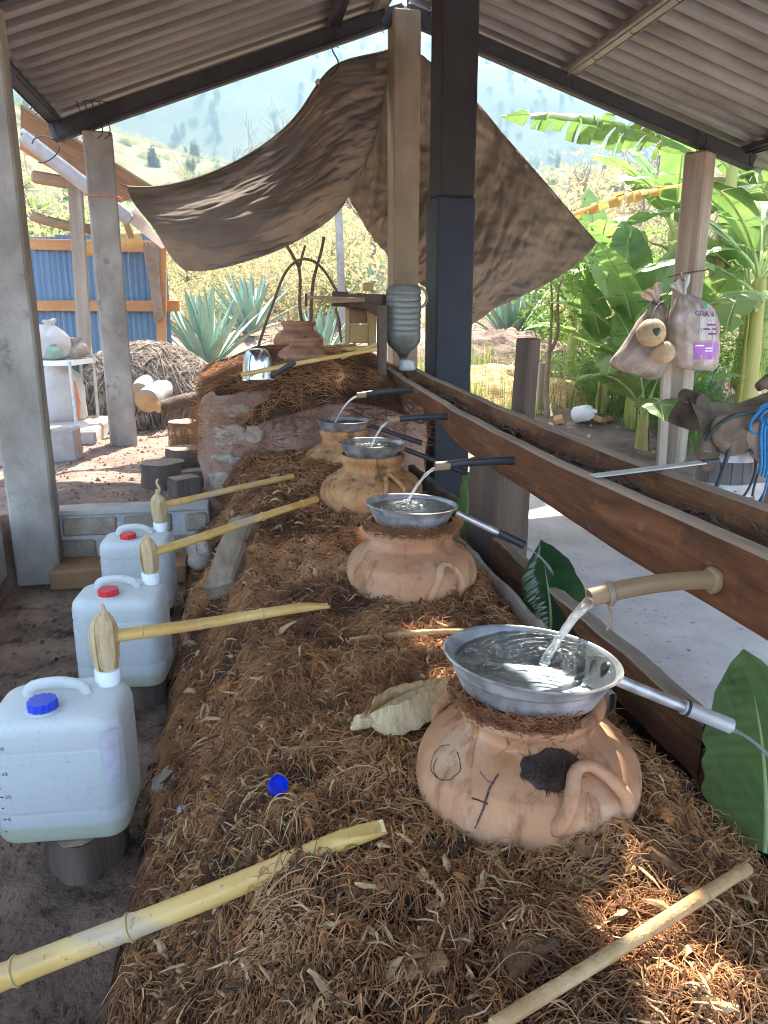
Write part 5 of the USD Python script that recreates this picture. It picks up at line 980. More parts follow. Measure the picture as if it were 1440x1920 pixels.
def hit(mesh, px, py):
    """Where the line from the eye through the pixel meets the mesh first, and the face's normal there."""
    v, f = np.asarray(mesh[0], float), mesh[1]; d = ray(px, py); d = d / np.linalg.norm(d); A, e1, e2 = v[f[:, 0]], v[f[:, 1]] - v[f[:, 0]], v[f[:, 2]] - v[f[:, 0]]
    h = np.cross(d, e2); det = (e1 * h).sum(1); det = np.where(abs(det) < 1e-12, 1e-12, det); s_ = EYE - A; u = (s_ * h).sum(1) / det; q = np.cross(s_, e1); w = (q @ d) / det; t = (e2 * q).sum(1) / det
    ok = (u >= -1e-6) & (w >= -1e-6) & (u + w <= 1 + 1e-6) & (t > 0.05)
    if not ok.any(): return None
    k = np.argmin(np.where(ok, t, 1e9)); n_ = np.cross(e1[k], e2[k]); n_ /= np.linalg.norm(n_); n_ = n_ if n_ @ d < 0 else -n_
    return EYE + d * t[k], n_
for k, (px, py, w, h) in enumerate([(436, 770, 82, 26), (428, 815, 74, 44), (475, 815, 40, 36), (418, 858, 48, 18), (458, 866, 62, 24), (412, 900, 40, 36), (455, 905, 40, 30), (520, 800, 26, 20)]):
    g = hit(m, px, py)
    if g is None: continue
    q, nn = g; s = np.linalg.norm(q - EYE) / 1440
    mm = lathe([(0, -1), (0.55, -0.9), (0.9, -0.5), (1, 0), (0.92, 0.45), (0.6, 0.88), (0, 1)], 16); mm = rough((mm[0] * [w * s / 2, 0.035, h * s / 2], mm[1]), 0.020, 11, 20 + k, 0.03)
    ro.add('stone', turn(mm, math.atan2(nn[1], nn[0]) + PI / 2, loc=q - nn * 0.012), 'stone', True)
def mound_top(x, y):
    d = np.hypot((x - 0.45) / 1.0, (y - 5.95) / 1.15)
    return 0.83 + 0.36 * np.clip(1 - d ** 2.2, -0.2, 1) + (fbm(np.stack([x * 5, y * 5, 0 * x], -1), 4, 33) - 0.5) * 0.12
rows = []
for k in (1.03, 0.97, 0.9, 0.8, 0.65, 0.5, 0.3, 0.1, 0.0):
    q = CEN + (OUT - CEN) * k; rows.append(np.c_[q, mound_top(q[:, 0], q[:, 1]) - (0.06 if k > 1 else 0)])
mc = Thing('mound_cover', 'dark bagasse heaped over the top of the mud oven', 'bagasse', (0.45, 5.6, 0.9), kind='stuff')
mc.add('packed_layer', grid(np.array(rows).transpose(1, 0, 2)), 'bagasse_base', True)
r = np.random.default_rng(77); N = 9000; a = r.integers(0, len(OUT), N); k = r.uniform(0.0, 1.02, N) ** 0.6
c2 = CEN + (OUT[a] - CEN) * k[:, None] + r.normal(0, 0.02, (N, 2)); th = r.uniform(0, 2 * PI, N); L = r.uniform(0.04, 0.15, N); s = np.linspace(-0.5, 0.5, 5)
P_ = c2[:, None] + np.stack([np.cos(th), np.sin(th)], 1)[:, None] * (s[None] * L[:, None])[..., None] + r.normal(0, 0.006, (N, 5, 2))
Zz = mound_top(P_[..., 0], P_[..., 1]) + r.uniform(-0.005, 0.03, N)[:, None]
tag(strands(mc.path + '/fibre', np.concatenate([P_, Zz[..., None]], -1) - mc.loc, r.uniform(0.0014, 0.0042, N), 'bagasse_fibre'), kind='stuff')
N = 1500; a = r.integers(20, 72, N); hh = r.uniform(0.60, 0.95, N) - 0.1 * r.random(N); P0 = np.c_[CEN + (OUT[a] - CEN) * 1.02, hh]; dr = r.normal(0, 1, (N, 3)) * [1, 0.4, 0.6]; dr /= np.linalg.norm(dr, axis=1, keepdims=True)
tag(strands(mc.path + '/brow_fibre', P0[:, None] + dr[:, None] * (np.linspace(-0.5, 0.5, 5)[None] * r.uniform(0.05, 0.18, N)[:, None])[..., None] + r.normal(0, 0.006, (N, 5, 3)) - mc.loc, r.uniform(0.0014, 0.0042, N), 'bagasse_fibre'), kind='stuff')
q = aty(571, 634, 5.62); clay_pot(q, pot_profile(0.205, 0.125, 0.8), 'clay_red', 'small red clay pot in front of its twin on the mud oven', [(R2(-62), -0.2, -0.11, 0.5, 0.022)], seed=71)
q = aty(559, 602, 6.05); clay_pot(q, pot_profile(0.19, 0.135, 0.85, 1.2), 'clay_red', 'sooty clay pot holding two sticks, behind on the mud oven', [(R2(-80), -0.2, -0.10, 0.5, 0.02)], seed=72)
q = aty(484, 713, 5.0)
sb = Thing('steel_pot', 'shiny steel pot turned upside down at the left of the mud oven top', 'pot', q)
sb.add('bowl', lathe([(0.106, 0.0), (0.108, 0.004), (0.1, 0.012), (0.097, 0.05), (0.092, 0.11), (0.083, 0.155), (0.066, 0.185), (0.04, 0.198), (0, 0.20)], 48, q), 'polished_steel', 40)
cane(aty(453, 702, 4.86), aty(706, 654, 5.15), 0.014, (0.3, 0.62, 0.85), 'yellow cane lying across in front of the upturned steel pot', seed=11, name='loose_cane')
cane(aty(640, 671, 5.35), aty(706, 645, 5.28), 0.0135, (0.45,), 'short yellow cane above the long one on the mud oven', seed=12, name='loose_cane')
cane(aty(495, 664, 5.75), aty(706, 651, 5.6), 0.016, (0.2, 0.5, 0.8), 'cane passing behind the small red pot', seed=13, name='loose_cane')
cane(aty(498, 657, 5.85), aty(668, 647, 5.75), 0.014, (0.3, 0.7), 'thinner cane behind, closest to the back of the mud oven', seed=14, name='loose_cane')
hd = Thing('black_tube', 'short black rubber tube lying against the upturned steel pot', 'tube', aty(530, 695, 4.82))
hd.add('hose', pipe(np.linspace(aty(507, 706, 4.84), aty(553, 679, 4.80), 4), [0.012, 0.014, 0.016, 0.016], 0.004, 14), 'black_rubber', 40)
sY = 6.05
st = Thing('forked_stick', 'forked stick standing in the rear clay pot', 'stick', aty(566, 600, sY))
st.add('stem', tube(smooth_path([aty(567, 604, sY), aty(562, 560, sY), aty(561, 505, sY), aty(558, 492, sY)], 14), [0.013, 0.012, 0.012], 8, wob=0.15), 'dark_stick', True)
st.add('prong', tube(smooth_path([aty(560, 500, sY), aty(552, 485, sY), aty(539, 463, sY - 0.05)], 8), [0.013, 0.012, 0.012], 8, wob=0.1), 'dark_stick', True)
st.add('prong', tube(smooth_path([aty(562, 500, sY), aty(566, 482, sY), aty(572, 461, sY + 0.03)], 8), [0.010, 0.009, 0.009], 8, wob=0.1), 'dark_stick', True)
st = Thing('straight_stick', 'taller dark stick standing right of the forked one', 'stick', aty(583, 600, sY + 0.05))
st.add('stem', tube(smooth_path([aty(583, 604, sY + 0.05), aty(584, 565, sY + 0.05), aty(590, 515, sY + 0.04), aty(600, 480, sY + 0.03), aty(607, 444, sY)], 18), [0.014, 0.012, 0.011], 8, wob=0.15, seed=3), 'dark_stick', True)
hs = Thing('arched_hose', 'thin dark hose arching over the forked stick to the wooden beam', 'hose', aty(484, 648, sY - 0.1))
hs.add('hose', tube(smooth_path([aty(484, 650, sY - 0.1), aty(500, 602, sY - 0.05), aty(520, 546, sY), aty(541, 503, sY - 0.01), aty(562, 487, sY - 0.02), aty(586, 489, sY), aty(608, 508, sY), aty(631, 545, sY - 0.05)], 40), 0.0105, 9), 'dark_stick', True)
sf = Thing('wooden_stand', 'little stand of pale planks and a rough beam on the mud oven', 'stand', aty(680, 640, 5.75))
sf.add('beam', rough(beam(aty(626, 560, 5.7), aty(722, 566, 5.55), 0.13, 0.105, 0.01), 0.012, 7, 3, 0.05), 'dark_wood', 30)
sf.add('bracket', beam(aty(690, 571, 5.56), aty(722, 590, 5.5), 0.06, 0.07, 0.008), 'dark_wood')
sf.add('rail', beam(aty(574, 557, 5.5), aty(684, 561, 5.48), 0.03, 0.022, 0.003), 'old_bamboo'); sf.add('lower_rail', beam(aty(612, 566, 5.5), aty(684, 563, 5.47), 0.03, 0.022, 0.003), 'old_bamboo')
sf.add('rail_end', beam(aty(574, 575, 5.49), aty(574, 550, 5.49), 0.016, 0.016, 0.002, (0, 1, 0)), 'dark_wood')
for nm, x0, x1, y0, y1, lk in (('upright', 648, 655, 648, 572, 'fresh_plank'), ('upper_board', 656, 687, 606, 577, 'red_wood'), ('lower_board', 656, 689, 643, 609, 'fresh_plank'), ('side_board', 690, 704, 648, 581, 'fresh_plank'), ('block', 681, 699, 546, 531, 'fresh_plank')):
    a, b = aty((x0 + x1) / 2, y0, 5.72), aty((x0 + x1) / 2, y1, 5.72); sf.add(nm, beam(a, b, (x1 - x0) / 1440 * 5.75, 0.05, 0.004, (0, 1, 0)), lk)
sf.add('ragged_strip', tube(smooth_path([aty(630, 578, 5.66), aty(634, 600, 5.65), aty(638, 625, 5.64), aty(640, 642, 5.64)], 10), [0.008, 0.014, 0.006], 6, wob=0.5), 'dark_stick', True)
wb = Thing('water_bottle', 'smoky plastic water bottle set upside down over the trough\'s far end', 'bottle', aty(756, 675, 5.42))
c = aty(756, 676, 5.42); zt = aty(756, 534, 5.42)[2] - c[2]; R = 0.122
pr = [(0.026, 0.0), (0.027, 0.035), (0.05, 0.06), (0.095, 0.095), (0.115, 0.125), (R, 0.16)]
for k in range(7): z0_ = 0.17 + k * (zt - 0.24) / 7; pr += [(R, z0_), (R, z0_ + 0.028), (R - 0.006, z0_ + 0.036), (R - 0.006, z0_ + 0.042)]
pr += [(R, zt - 0.06), (R * 0.98, zt - 0.03), (R * 0.86, zt - 0.006), (R * 0.6, zt)]
wb.add('shell', lathe(pr, 40, c, wob=0.02), 'smoky_plastic', 40)
wb.add('contents', lathe([(0, 0.004), (0.022, 0.006), (0.046, 0.06), (0.09, 0.098), (R - 0.012, 0.16), (R - 0.012, 0.21), (0, 0.215)], 30, c), 'wet_patch', 30)
wb.add('handle', tube(smooth_path([c + [R * 0.9, -0.02, zt - 0.02], c + [R * 1.25, -0.02, zt - 0.05], c + [R * 1.22, -0.02, zt - 0.13], c + [R * 0.95, -0.02, zt - 0.15]], 14), 0.010, 8), 'smoky_plastic', True)
gl = Thing('glass_jar', 'small clear jar under the upturned water bottle', 'jar', aty(762, 694, 5.38)); q = aty(764, 694, 5.36)
gl.add('shell', lathe([(0, 0), (0.055, 0), (0.06, 0.006), (0.06, 0.05), (0.052, 0.062), (0.048, 0.07), (0.045, 0.07), (0.05, 0.05), (0.05, 0.01), (0, 0.008)], 28, q), 'clear_plastic', 40)

# ---------------------------------------------------------------- left: low wall, block wall, steps, stumps, logs
lw = Thing('low_wall', 'smooth low concrete wall left of the nearest concrete post', 'wall', (-1.4, 3, 0))
lw.add('wall', rough(box((-1.62, 0.4, -0.05), (-1.285, 4.22, 0.40), 0.015), 0.006, 5, 3, 0.25), 'curb_concrete', 30)
bw = Thing('block_wall', 'low cinder block wall closing the pit behind the jerrycans', 'wall', (-0.7, 4.46, 0.1))
bw.add('mortar_bed', rough(box((-1.12, 4.44, -0.03), (-0.22, 4.58, 0.345), 0.01), 0.004, 10, 3, 0.1), 'mortar', 30)
bw.add('cap', rough(box((-1.10, 4.425, 0.335), (-0.22, 4.60, 0.365), 0.008), 0.005, 8, 5, 0.1), 'curb_concrete', 30)
for x0, x1, z0_, z1_ in ((-1.035, -0.735, 0.215, 0.325), (-0.70, -0.43, 0.215, 0.325), (-0.36, -0.23, 0.215, 0.325), (-1.05, -0.86, 0.075, 0.195), (-0.835, -0.56, 0.075, 0.195), (-0.53, -0.25, 0.075, 0.195)):
    bw.add('block', rough(box((x0, 4.428, z0_), (x1, 4.5, z1_), 0.012), 0.006, 12, int(x0 * 100) % 97, 0.05), 'cinder_block', 30)
single('thick_plank', rough(box((-1.06, 4.14, 0.0), (-0.34, 4.40, 0.11), 0.012), 0.008, 5, 8, 0.12), 'red_wood', 'thick reddish plank lying at the foot of the block wall', 'plank', 30)
q = aty(146, 870, 6.05)
fc = Thing('far_curb', 'short concrete curb at the left, behind the nearest concrete post', 'curb', q)
fc.add('curb', rough(box((q[0] - 2.2, 6.05, 0.3), (q[0], 6.28, 0.60), 0.015), 0.008, 6, 3, 0.2), 'curb_concrete', 30)
q = aty(165, 815, 6.9)
sp_ = Thing('brick_step', 'sunlit orange-tinged slab step under the folding table', 'step', q); sp_.add('slab', rough(box((q[0] - 1.3, 6.9, 0.3), (q[0] + 0.06, 7.9, 0.47), 0.02), 0.01, 5, 3, 0.2), 'curb_concrete', 30)
def at_stump(px, py, w, h, side, label, seed, Y, name='stump', ry=0.9, top='stump_top', rz=0):
    p = aty(px, py, Y); s = np.linalg.norm(p - EYE) / 1440; p[2] = float(ground_z(p[0], p[1]))
    return stump(p, w * s / 2, w * s / 2 * ry, h * s, side, label, seed, rz, top=top, name=name)
at_stump(358, 828, 78, 62, 'stump_warm', 'tall red-brown stump with peeling bark beside the mud oven', 31, 6.15)
at_stump(356, 872, 76, 40, 'stump_side', 'squat dark stump in front of the tall red-brown one', 32, 5.55)
at_stump(308, 912, 78, 44, 'stump_side', 'rough grey stump with a notched rim, leftmost of the stumps', 33, 5.1)
def chunk(px, py, w, h, d, label, seed, Y, rz, look='stump_side'):
    p = aty(px, py, Y); s = np.linalg.norm(p - EYE) / 1440; z = float(ground_z(p[0], p[1]))
    t = Thing('wood_chunk', label, 'wood block', (p[0], p[1], z))
    t.add('chunk', turn(rough(box((-w * s / 2, -d / 2, -0.02), (w * s / 2, d / 2, h * s), 0.01), 0.007, 8, seed, 0.06), rz, loc=(p[0], p[1], z)), look, 30)
    t.add('sawn_top', turn(rough(box((-w * s / 2 + 0.01, -d / 2 + 0.01, h * s - 0.004), (w * s / 2 - 0.01, d / 2 - 0.01, h * s + 0.004), 0.003), 0.004, 8, seed, 0.06), rz, loc=(p[0], p[1], z)), 'stump_top', 30)
chunk(348, 938, 52, 34, 0.13, 'small squared wood block lowest among the stumps', 41, 4.75, 0.5)
chunk(362, 905, 46, 30, 0.12, 'small dark wood block wedged behind the squared one', 42, 5.05, 0.2)
def log(a, b, ra, rb, look, label, seed, cut='log_cut'):
    a, b = np.asarray(a), np.asarray(b); t = Thing('log', label, 'log', a); p = a + (b - a) * np.linspace(0, 1, 16)[:, None]
    p[:, 2] += 0.01 * np.sin(np.linspace(0, 4, 16)); t.add('bark', tube(p, [ra, (ra + rb) / 2, rb], 18, cap=True, wob=0.1, seed=seed), look, 50)
    d = (b - a) / np.linalg.norm(b - a); n1 = np.cross(d, [0, 0, 1.0]); n1 /= np.linalg.norm(n1); n2 = np.cross(n1, d); aa = np.linspace(0, 2 * PI, 20, endpoint=False)
    t.add('cut_end', hull(np.vstack([a - d * 0.004 + (n1[None] * np.cos(aa)[:, None] + n2[None] * np.sin(aa)[:, None]) * ra * 0.94, a + d * 0.02 + (n1[None] * np.cos(aa)[:, None] + n2[None] * np.sin(aa)[:, None]) * ra * 0.94])), cut, 30)
log(aty(276, 752, 7.55), aty(312, 728, 8.15), 0.115, 0.105, 'log_bark_pale', 'pale-barked log with a sawn orange end poking from the thatch', 3)
log(aty(262, 735, 7.9), aty(300, 700, 8.4), 0.10, 0.09, 'log_bark_pale', 'second pale log half buried behind the first, nearer the mid post', 4)
log(aty(296, 764, 7.35), aty(402, 741, 7.75), 0.055, 0.07, 'stump_side', 'long brown log lying along the foot of the thatch heap', 5)
# heap of dry palm thatch
th_ = Thing('thatch_heap', 'heap of dry grey palm thatch near the mid concrete post', 'thatch', aty(310, 700, 8.4), kind='stuff')
def heap_z(x, y, c, rx, ry, h): return h * np.clip(1 - ((x - c[0]) / rx) ** 2 - ((y - c[1]) / ry) ** 2, 0, 1) ** 0.6
hc = aty(300, 700, 8.6); HP = [(hc[0] - 0.15, 8.6, 0.95, 0.75, 0.72), (hc[0] + 0.45, 8.35, 0.55, 0.55, 0.42)]
X, Y = np.meshgrid(np.linspace(hc[0] - 1.3, hc[0] + 1.2, 50), np.linspace(7.7, 9.4, 36), indexing='ij')
hz = lambda x, y: np.maximum(*[heap_z(x, y, (c[0], c[1]), c[2], c[3], c[4]) for c in HP]) + ground_z(x, y)
Z = hz(X, Y); th_.add('core', grid(np.stack([X, Y, Z - 0.03], -1)), 'palm_thatch', True)
N = 5200; r = np.random.default_rng(91); x = r.uniform(hc[0] - 1.15, hc[0] + 1.05, N); y = r.uniform(7.75, 9.3, N); up_ = hz(x, y) - ground_z(x, y); k_ = up_ > 0.02; x, y = x[k_], y[k_]; N = len(x)
base = np.where(r.random(N) < 0.5, -0.9, -2.2) + r.normal(0, 0.4, N); L = r.uniform(0.18, 0.5, N); s = np.linspace(-0.5, 0.5, 5)
px_ = x[:, None] + np.cos(base)[:, None] * L[:, None] * s; py_ = y[:, None] + np.sin(base)[:, None] * L[:, None] * s
pz_ = hz(px_, py_) + r.uniform(0.0, 0.05, N)[:, None] + r.normal(0, 0.008, (N, 5))
tag(strands(th_.path + '/palm_strip', np.stack([px_, py_, pz_], -1) - th_.loc, r.uniform(0.006, 0.014, N), 'palm_thatch'), kind='stuff')

# ---------------------------------------------------------------- left: the neighbouring shelter and blue fence
FY = 10.6
bf = Thing('blue_fence', 'corrugated blue metal fence behind the left posts', 'fence', aty(190, 640, FY))
a, b = aty(58, 660, FY), aty(322, 640, FY - 0.6); zt = aty(190, 447, FY)[2]
n = int(np.linalg.norm((b - a)[:2]) / 0.075); npan = 4
for k in range(npan):
    i0 = np.linspace(k / npan, (k + 1) / npan, max(4, n // npan * 4)); ph = i0 * n * 2 * PI
    dirn = (b - a) * [1, 1, 0]; nrm = np.array([-dirn[1], dirn[0], 0]); nrm /= np.linalg.norm(nrm)
    cols = [(a * [1, 1, 0] + dirn * t + nrm * (0.012 * math.sin(q) + 0.003 * k)) for t, q in zip(i0, ph)]
    bf.add('sheet', grid(np.array([[c + [0, 0, 0.3], c + [0, 0, 1.1], c + [0, 0, zt + 0.02 * (k % 2)]] for c in cols])), 'blue_sheet', 40)
for y0, y1, nm, x1 in ((573, 573, 'lower_rail', 336), (458, 462, 'upper_rail', 300)):
    bf.add(nm, beam(aty(58, y0, FY - 0.08), aty(x1, y1 + 1, FY - 0.72), 0.05, 0.13, 0.006), 'orange_wood')
bf.add('fence_post', beam(aty(303, 640, FY - 0.8), aty(303, 440, FY - 0.8), 0.11, 0.09, 0.006, (0, 1, 0)), 'orange_wood')
for k in range(9):
    x0 = 268 + 3.5 * k
    if k == 0: sh = Thing('stick_bundle', 'bundle of thin sticks leaning on the end of the blue fence', 'sticks', aty(290, 600, 10.0))
    sh.add('stick', tube(smooth_path([aty(292 + k * 1.6, 605 - k, 9.7), aty(284 + k * 1.8, 540, 9.72), aty(x0, 455 + 4 * (k % 3), 9.75)], 8), 0.02, 6, wob=0.15, seed=k), 'branch', True)
nb = Thing('neighbour_shelter', 'small open shelter with a tan slatted roof beyond the left posts', 'shelter', aty(150, 800, 8.6))
nb.add('corner_post', beam(aty(167, 792, 8.5) - [0, 0, 0.1], aty(141, 345, 8.5), 0.125, 0.11, 0.006, (0, 1, 0)), 'weathered_wood')
RY0, RY1 = 7.9, 9.6
def slat_roof(p00, p01, p10, p11, n, look):
    for k in range(n):
        s0, s1 = k / n, (k + 0.93) / n
        q = [p00 + (p10 - p00) * s0, p01 + (p11 - p01) * s0, p01 + (p11 - p01) * s1, p00 + (p10 - p00) * s1]
        nb.add('roof_slat', flat_patch(q, 0.02), look, False)
slat_roof(aty(40, 195, 7.9), aty(292, 352, 8.7), aty(40, 275, 9.6), aty(225, 378, 10.2), 7, 'tan_tile')
nb.add('eave_beam', beam(aty(40, 268, 8.25), aty(165, 345, 8.4), 0.14, 0.10, 0.01), 'orange_wood')
nb.add('metal_gutter', beam(aty(40, 255, 8.0), aty(245, 415, 8.3), 0.12, 0.11, 0.02), 'curb_concrete'); nb.add('gutter_lip', beam(aty(40, 243, 7.97), aty(245, 403, 8.27), 0.05, 0.04, 0.008), 'hoop_metal')
nb.add('tie_beam', beam(aty(60, 331, 8.5), aty(150, 346, 8.5), 0.10, 0.11, 0.02), 'old_bamboo'); nb.add('low_beam', tube(smooth_path([aty(60, 405, 8.7), aty(120, 422, 8.7), aty(175, 430, 8.7)], 10), 0.05, 10, wob=0.1), 'old_bamboo', True)
nb.add('round_beam', tube(np.array([aty(150, 470, 8.9), aty(265, 446, 9.0)]), 0.075, 12), 'fresh_plank', 40); nb.add('strut', beam(aty(236, 418, 8.6), aty(247, 445, 8.7), 0.06, 0.05, 0.006, (0, 1, 0)), 'old_bamboo')
for k, (x, y) in enumerate(((57, 205), (68, 214), (79, 219), (90, 227))):
    nb.add('roof_wire', tube(smooth_path([aty(x, y, 7.6), aty(x + 12, y - 12, 7.5), aty(x + 30, y - 14, 7.4)], 8), 0.006, 5), 'wire', True)
nb.add('hanging_wire', tube(smooth_path([aty(60, 270, 7.9), aty(85, 256, 7.85), aty(112, 275, 7.8), (aty(100, 295, 7.8)), aty(72, 304, 7.85)], 16), 0.006, 5), 'wire', True)
wf = [aty(232, 405, 8.4), aty(252, 388, 8.35), aty(312, 462, 8.6), aty(303, 466, 8.6), aty(240, 415, 8.4)]
single('white_sheet', rough(flat_patch(wf, 0.004), 0.01, 5, 3, 0.1), 'white_fabric', 'strip of white sheeting hanging behind the tarp\'s left corner', 'sheet', 30)
# folding table with bags
tY = 7.35
tb = Thing('folding_table', 'pale folding table with thin metal legs, loaded with bags', 'table', aty(150, 830, tY))
c0, c1, c2_, c3 = aty(60, 667, tY), aty(136, 676, tY), aty(178, 661, tY + 0.45), aty(100, 655, tY + 0.45)
zt = c1[2]; mid = np.array([c0, c1, c2_, c3]); mid[:, 2] = zt
tb.add('table_top', flat_patch(mid[::-1] if np.cross(mid[1] - mid[0], mid[2] - mid[0])[2] < 0 else mid, 0.045), 'white_plastic', False)
for (x0, y0, x1, y1, Y0, Y1) in ((130, 678, 147, 833, tY, tY - 0.05), (174, 664, 186, 806, tY + 0.42, tY + 0.4), (150, 660, 158, 800, tY + 0.42, tY + 0.4)):
    a, b = aty(x0, y0, Y0), aty(x1, y1, Y1); b[2] = float(ground_z(b[0], b[1])); tb.add('leg', tube(np.array([a, b]), 0.014, 10), 'hoop_metal')
def sack(c, rx_, ry_, h, look, seed, n=36, neck=0.25, sag=0.0):
    a = np.linspace(0, 2 * PI, n, endpoint=False); prof = [(0, 0), (0.75, 0.0), (0.97, 0.10), (1.0, 0.28), (0.93, 0.5), (0.78, 0.68), (0.5, 0.82), (neck, 0.9), (neck * 1.5, 0.97), (neck * 0.9, 1.0), (0, 1.0)]
    p = np.array([[(rx_ * q * math.cos(b), ry_ * q * math.sin(b), h * z) for q, z in prof] for b in a])
    p = p * (1 + (fbm(p * (1.6 / max(rx_, 0.05)) * 0.8, 3, seed)[..., None] - 0.5) * 0.42)
    p[..., :2] *= 1 + 0.05 * np.sin(a * 11 + seed)[:, None, None] * np.clip(p[..., 2:] / h - 0.4, 0, 1)
    v, f = grid(p, True); return v + np.asarray(c), f
zz = zt + 0.012
q = aty(98, 660, tY + 0.2); g1 = Thing('shopping_bag', 'white and mauve bag of goods on the folding table', 'bag', (q[0], q[1], zz)); g1.add('bag', sack((q[0], q[1], zz), 0.17, 0.15, 0.34, 'white_fabric', 3), 'white_fabric', True)
q = aty(136, 660, tY + 0.3); g1 = Thing('crumpled_bag', 'crumpled cream bag at the right end of the folding table', 'bag', (q[0], q[1], zz)); g1.add('bag', sack((q[0], q[1], zz), 0.14, 0.12, 0.17, 'white_fabric', 5, neck=0.5), 'sack_glossy', True)
q = aty(101, 662, tY + 0.05); g1 = Thing('green_bag', 'small pale green bag on the folding table', 'bag', (q[0], q[1], zz)); g1.add('bag', sack((q[0], q[1], zz), 0.07, 0.06, 0.13, 'x', 6), 'agave_leaf', True)
q = aty(118, 780, tY + 0.35); gz = float(ground_z(q[0], q[1])) + 0.1; g1 = Thing('rice_sack', 'big white sack with an orange stripe under the folding table', 'sack', (q[0], q[1], gz)); g1.add('sack', sack((q[0], q[1], gz), 0.23, 0.2, 0.62, 'x', 8), 'white_fabric', True)
g1.add('stripe', tube(np.array([(q[0] + 0.17, q[1] - 0.13, gz + 0.05), (q[0] + 0.185, q[1] - 0.145, gz + 0.2), (q[0] + 0.16, q[1] - 0.13, gz + 0.4)]), [0.02, 0.03, 0.02], 8, flat=0.4), 'orange_cloth', True)
q = aty(160, 700, tY + 1.2); gz = float(ground_z(q[0], q[1])); g1 = Thing('dark_sack', 'dark tarp-wrapped bundle behind the folding table', 'bundle', (q[0], q[1], gz)); g1.add('bundle', sack((q[0], q[1], gz), 0.42, 0.3, 0.7, 'x', 9), 'saddle_trim', True)

# ---------------------------------------------------------------- right: bags on the post, saddle, cask
bY = 6.5
def hung_bag(name, label, outline, knot, look, Y, depth, seed, waist=None):
    """A bag hung from its tied neck; outline lists (y pixel, left x, right x)."""
    t = Thing(name, label, 'bag', aty(*knot, Y)); rows = []; a = np.linspace(0, 2 * PI, 40, endpoint=False)
    o = np.array(outline, float); ys_ = np.linspace(o[0, 0], o[-1, 0], 26); l, r_ = np.interp(ys_, o[:, 0], o[:, 1]), np.interp(ys_, o[:, 0], o[:, 2])
    for i, y in enumerate(ys_):
        A, B = aty(l[i], y, Y), aty(r_[i], y, Y); c = (A + B) / 2; hw = np.linalg.norm(B - A) / 2; f_ = math.sin(PI * min(max((i + 0.3) / 26, 0.05), 0.97)) ** 0.5
        rows.append([c + np.array([hw * math.cos(b), 0, 0]) + np.array([0, depth * min(1, hw / 0.16) * f_ * math.sin(b), 0]) for b in a])
    p = np.array(rows).transpose(1, 0, 2); e0, e1 = p[:, :1].mean(0, keepdims=True), p[:, -1:].mean(0, keepdims=True)
    p = np.concatenate([np.repeat(e0, 40, 0), p, np.repeat(e1, 40, 0)], 1)
    fo = np.linspace(1, 0.15, p.shape[1]) ** 0.6
    p[..., 1] += 0.014 * np.sin(a * 13 + seed)[:, None] * fo[None] + (fbm(p * 9, 3, seed) - 0.5) * 0.06; p[..., 0] += (fbm(p * 8, 3, seed + 5) - 0.5) * 0.035; p[..., 2] += (fbm(p * 8, 3, seed + 9) - 0.5) * 0.02
    t.add('bag', grid(p, True), look, True); t.mesh = grid(p, True); return t
b1 = hung_bag('mesh_bag', 'dusty net bag of dark goods hanging on the left of the grey post', [(560, 1225, 1238), (575, 1218, 1246), (600, 1200, 1252), (625, 1183, 1256), (650, 1166, 1258), (672, 1148, 1258), (682, 1142, 1256), (692, 1152, 1252), (703, 1190, 1246), (712, 1222, 1236)], (1232, 565), 'sack_weave', bY, 0.13, 3)
a = np.linspace(0, 2 * PI, 30, endpoint=False)
def ruffle(c, r0, r1, h, seed, look, tr_=0.0):
    prof = [(r0, 0), (r0 * 1.1, 0.2), (r1 * 0.8, 0.6), (r1, 1.0)]; p = np.array([[(q * (1 + 0.28 * math.sin(7 * b + seed)) * math.cos(b), q * (1 + 0.28 * math.sin(7 * b + seed)) * math.sin(b), h * z * (1 + 0.25 * math.sin(5 * b + seed * 2))) for q, z in prof] for b in a])
    p += (noise(p * 22, seed)[..., None] - 0.5) * 0.03; v, f = turn(grid(p, True), 0, tr_ * 0.6, tr_, c); return np.vstack([v, v + 0.0012]), np.vstack([f, f[:, ::-1] + len(v)])
b1.add('ruffled_neck', ruffle(aty(1232, 566, bY), 0.025, 0.085, 0.12, 4, '', -0.5), 'sack_glossy', True)
b1.add('neck_tie', tube(smooth_path([aty(1222, 567, bY - 0.05), aty(1232, 570, bY - 0.07), aty(1244, 566, bY - 0.05)], 8), 0.008, 6), 'wire', True)
b1.add('cord', tube(smooth_path([aty(1236, 568, bY), aty(1256, 545, bY), aty(1266, 520, bY + 0.04)], 8), 0.006, 6), 'wire', True)
b2 = hung_bag('printed_bag', 'clear plastic bag with purple print hanging in front of the grey post', [(550, 1278, 1290), (560, 1268, 1312), (570, 1263, 1328), (580, 1258, 1339), (605, 1252, 1344), (640, 1252, 1347), (665, 1256, 1349), (680, 1262, 1348), (688, 1270, 1346), (692, 1282, 1343), (695, 1300, 1338)], (1284, 552), 'sack_glossy', bY - 0.12, 0.13, 7)
BAG2 = b2.mesh
b2.add('ruffled_neck', ruffle(aty(1282, 552, bY - 0.12), 0.02, 0.075, 0.11, 6, '', -0.35), 'clear_plastic', True)
b2.add('cord', tube(smooth_path([aty(1286, 553, bY - 0.13), aty(1283, 535, bY - 0.1), aty(1277, 512, bY)], 8), 0.006, 6), 'wire', True)
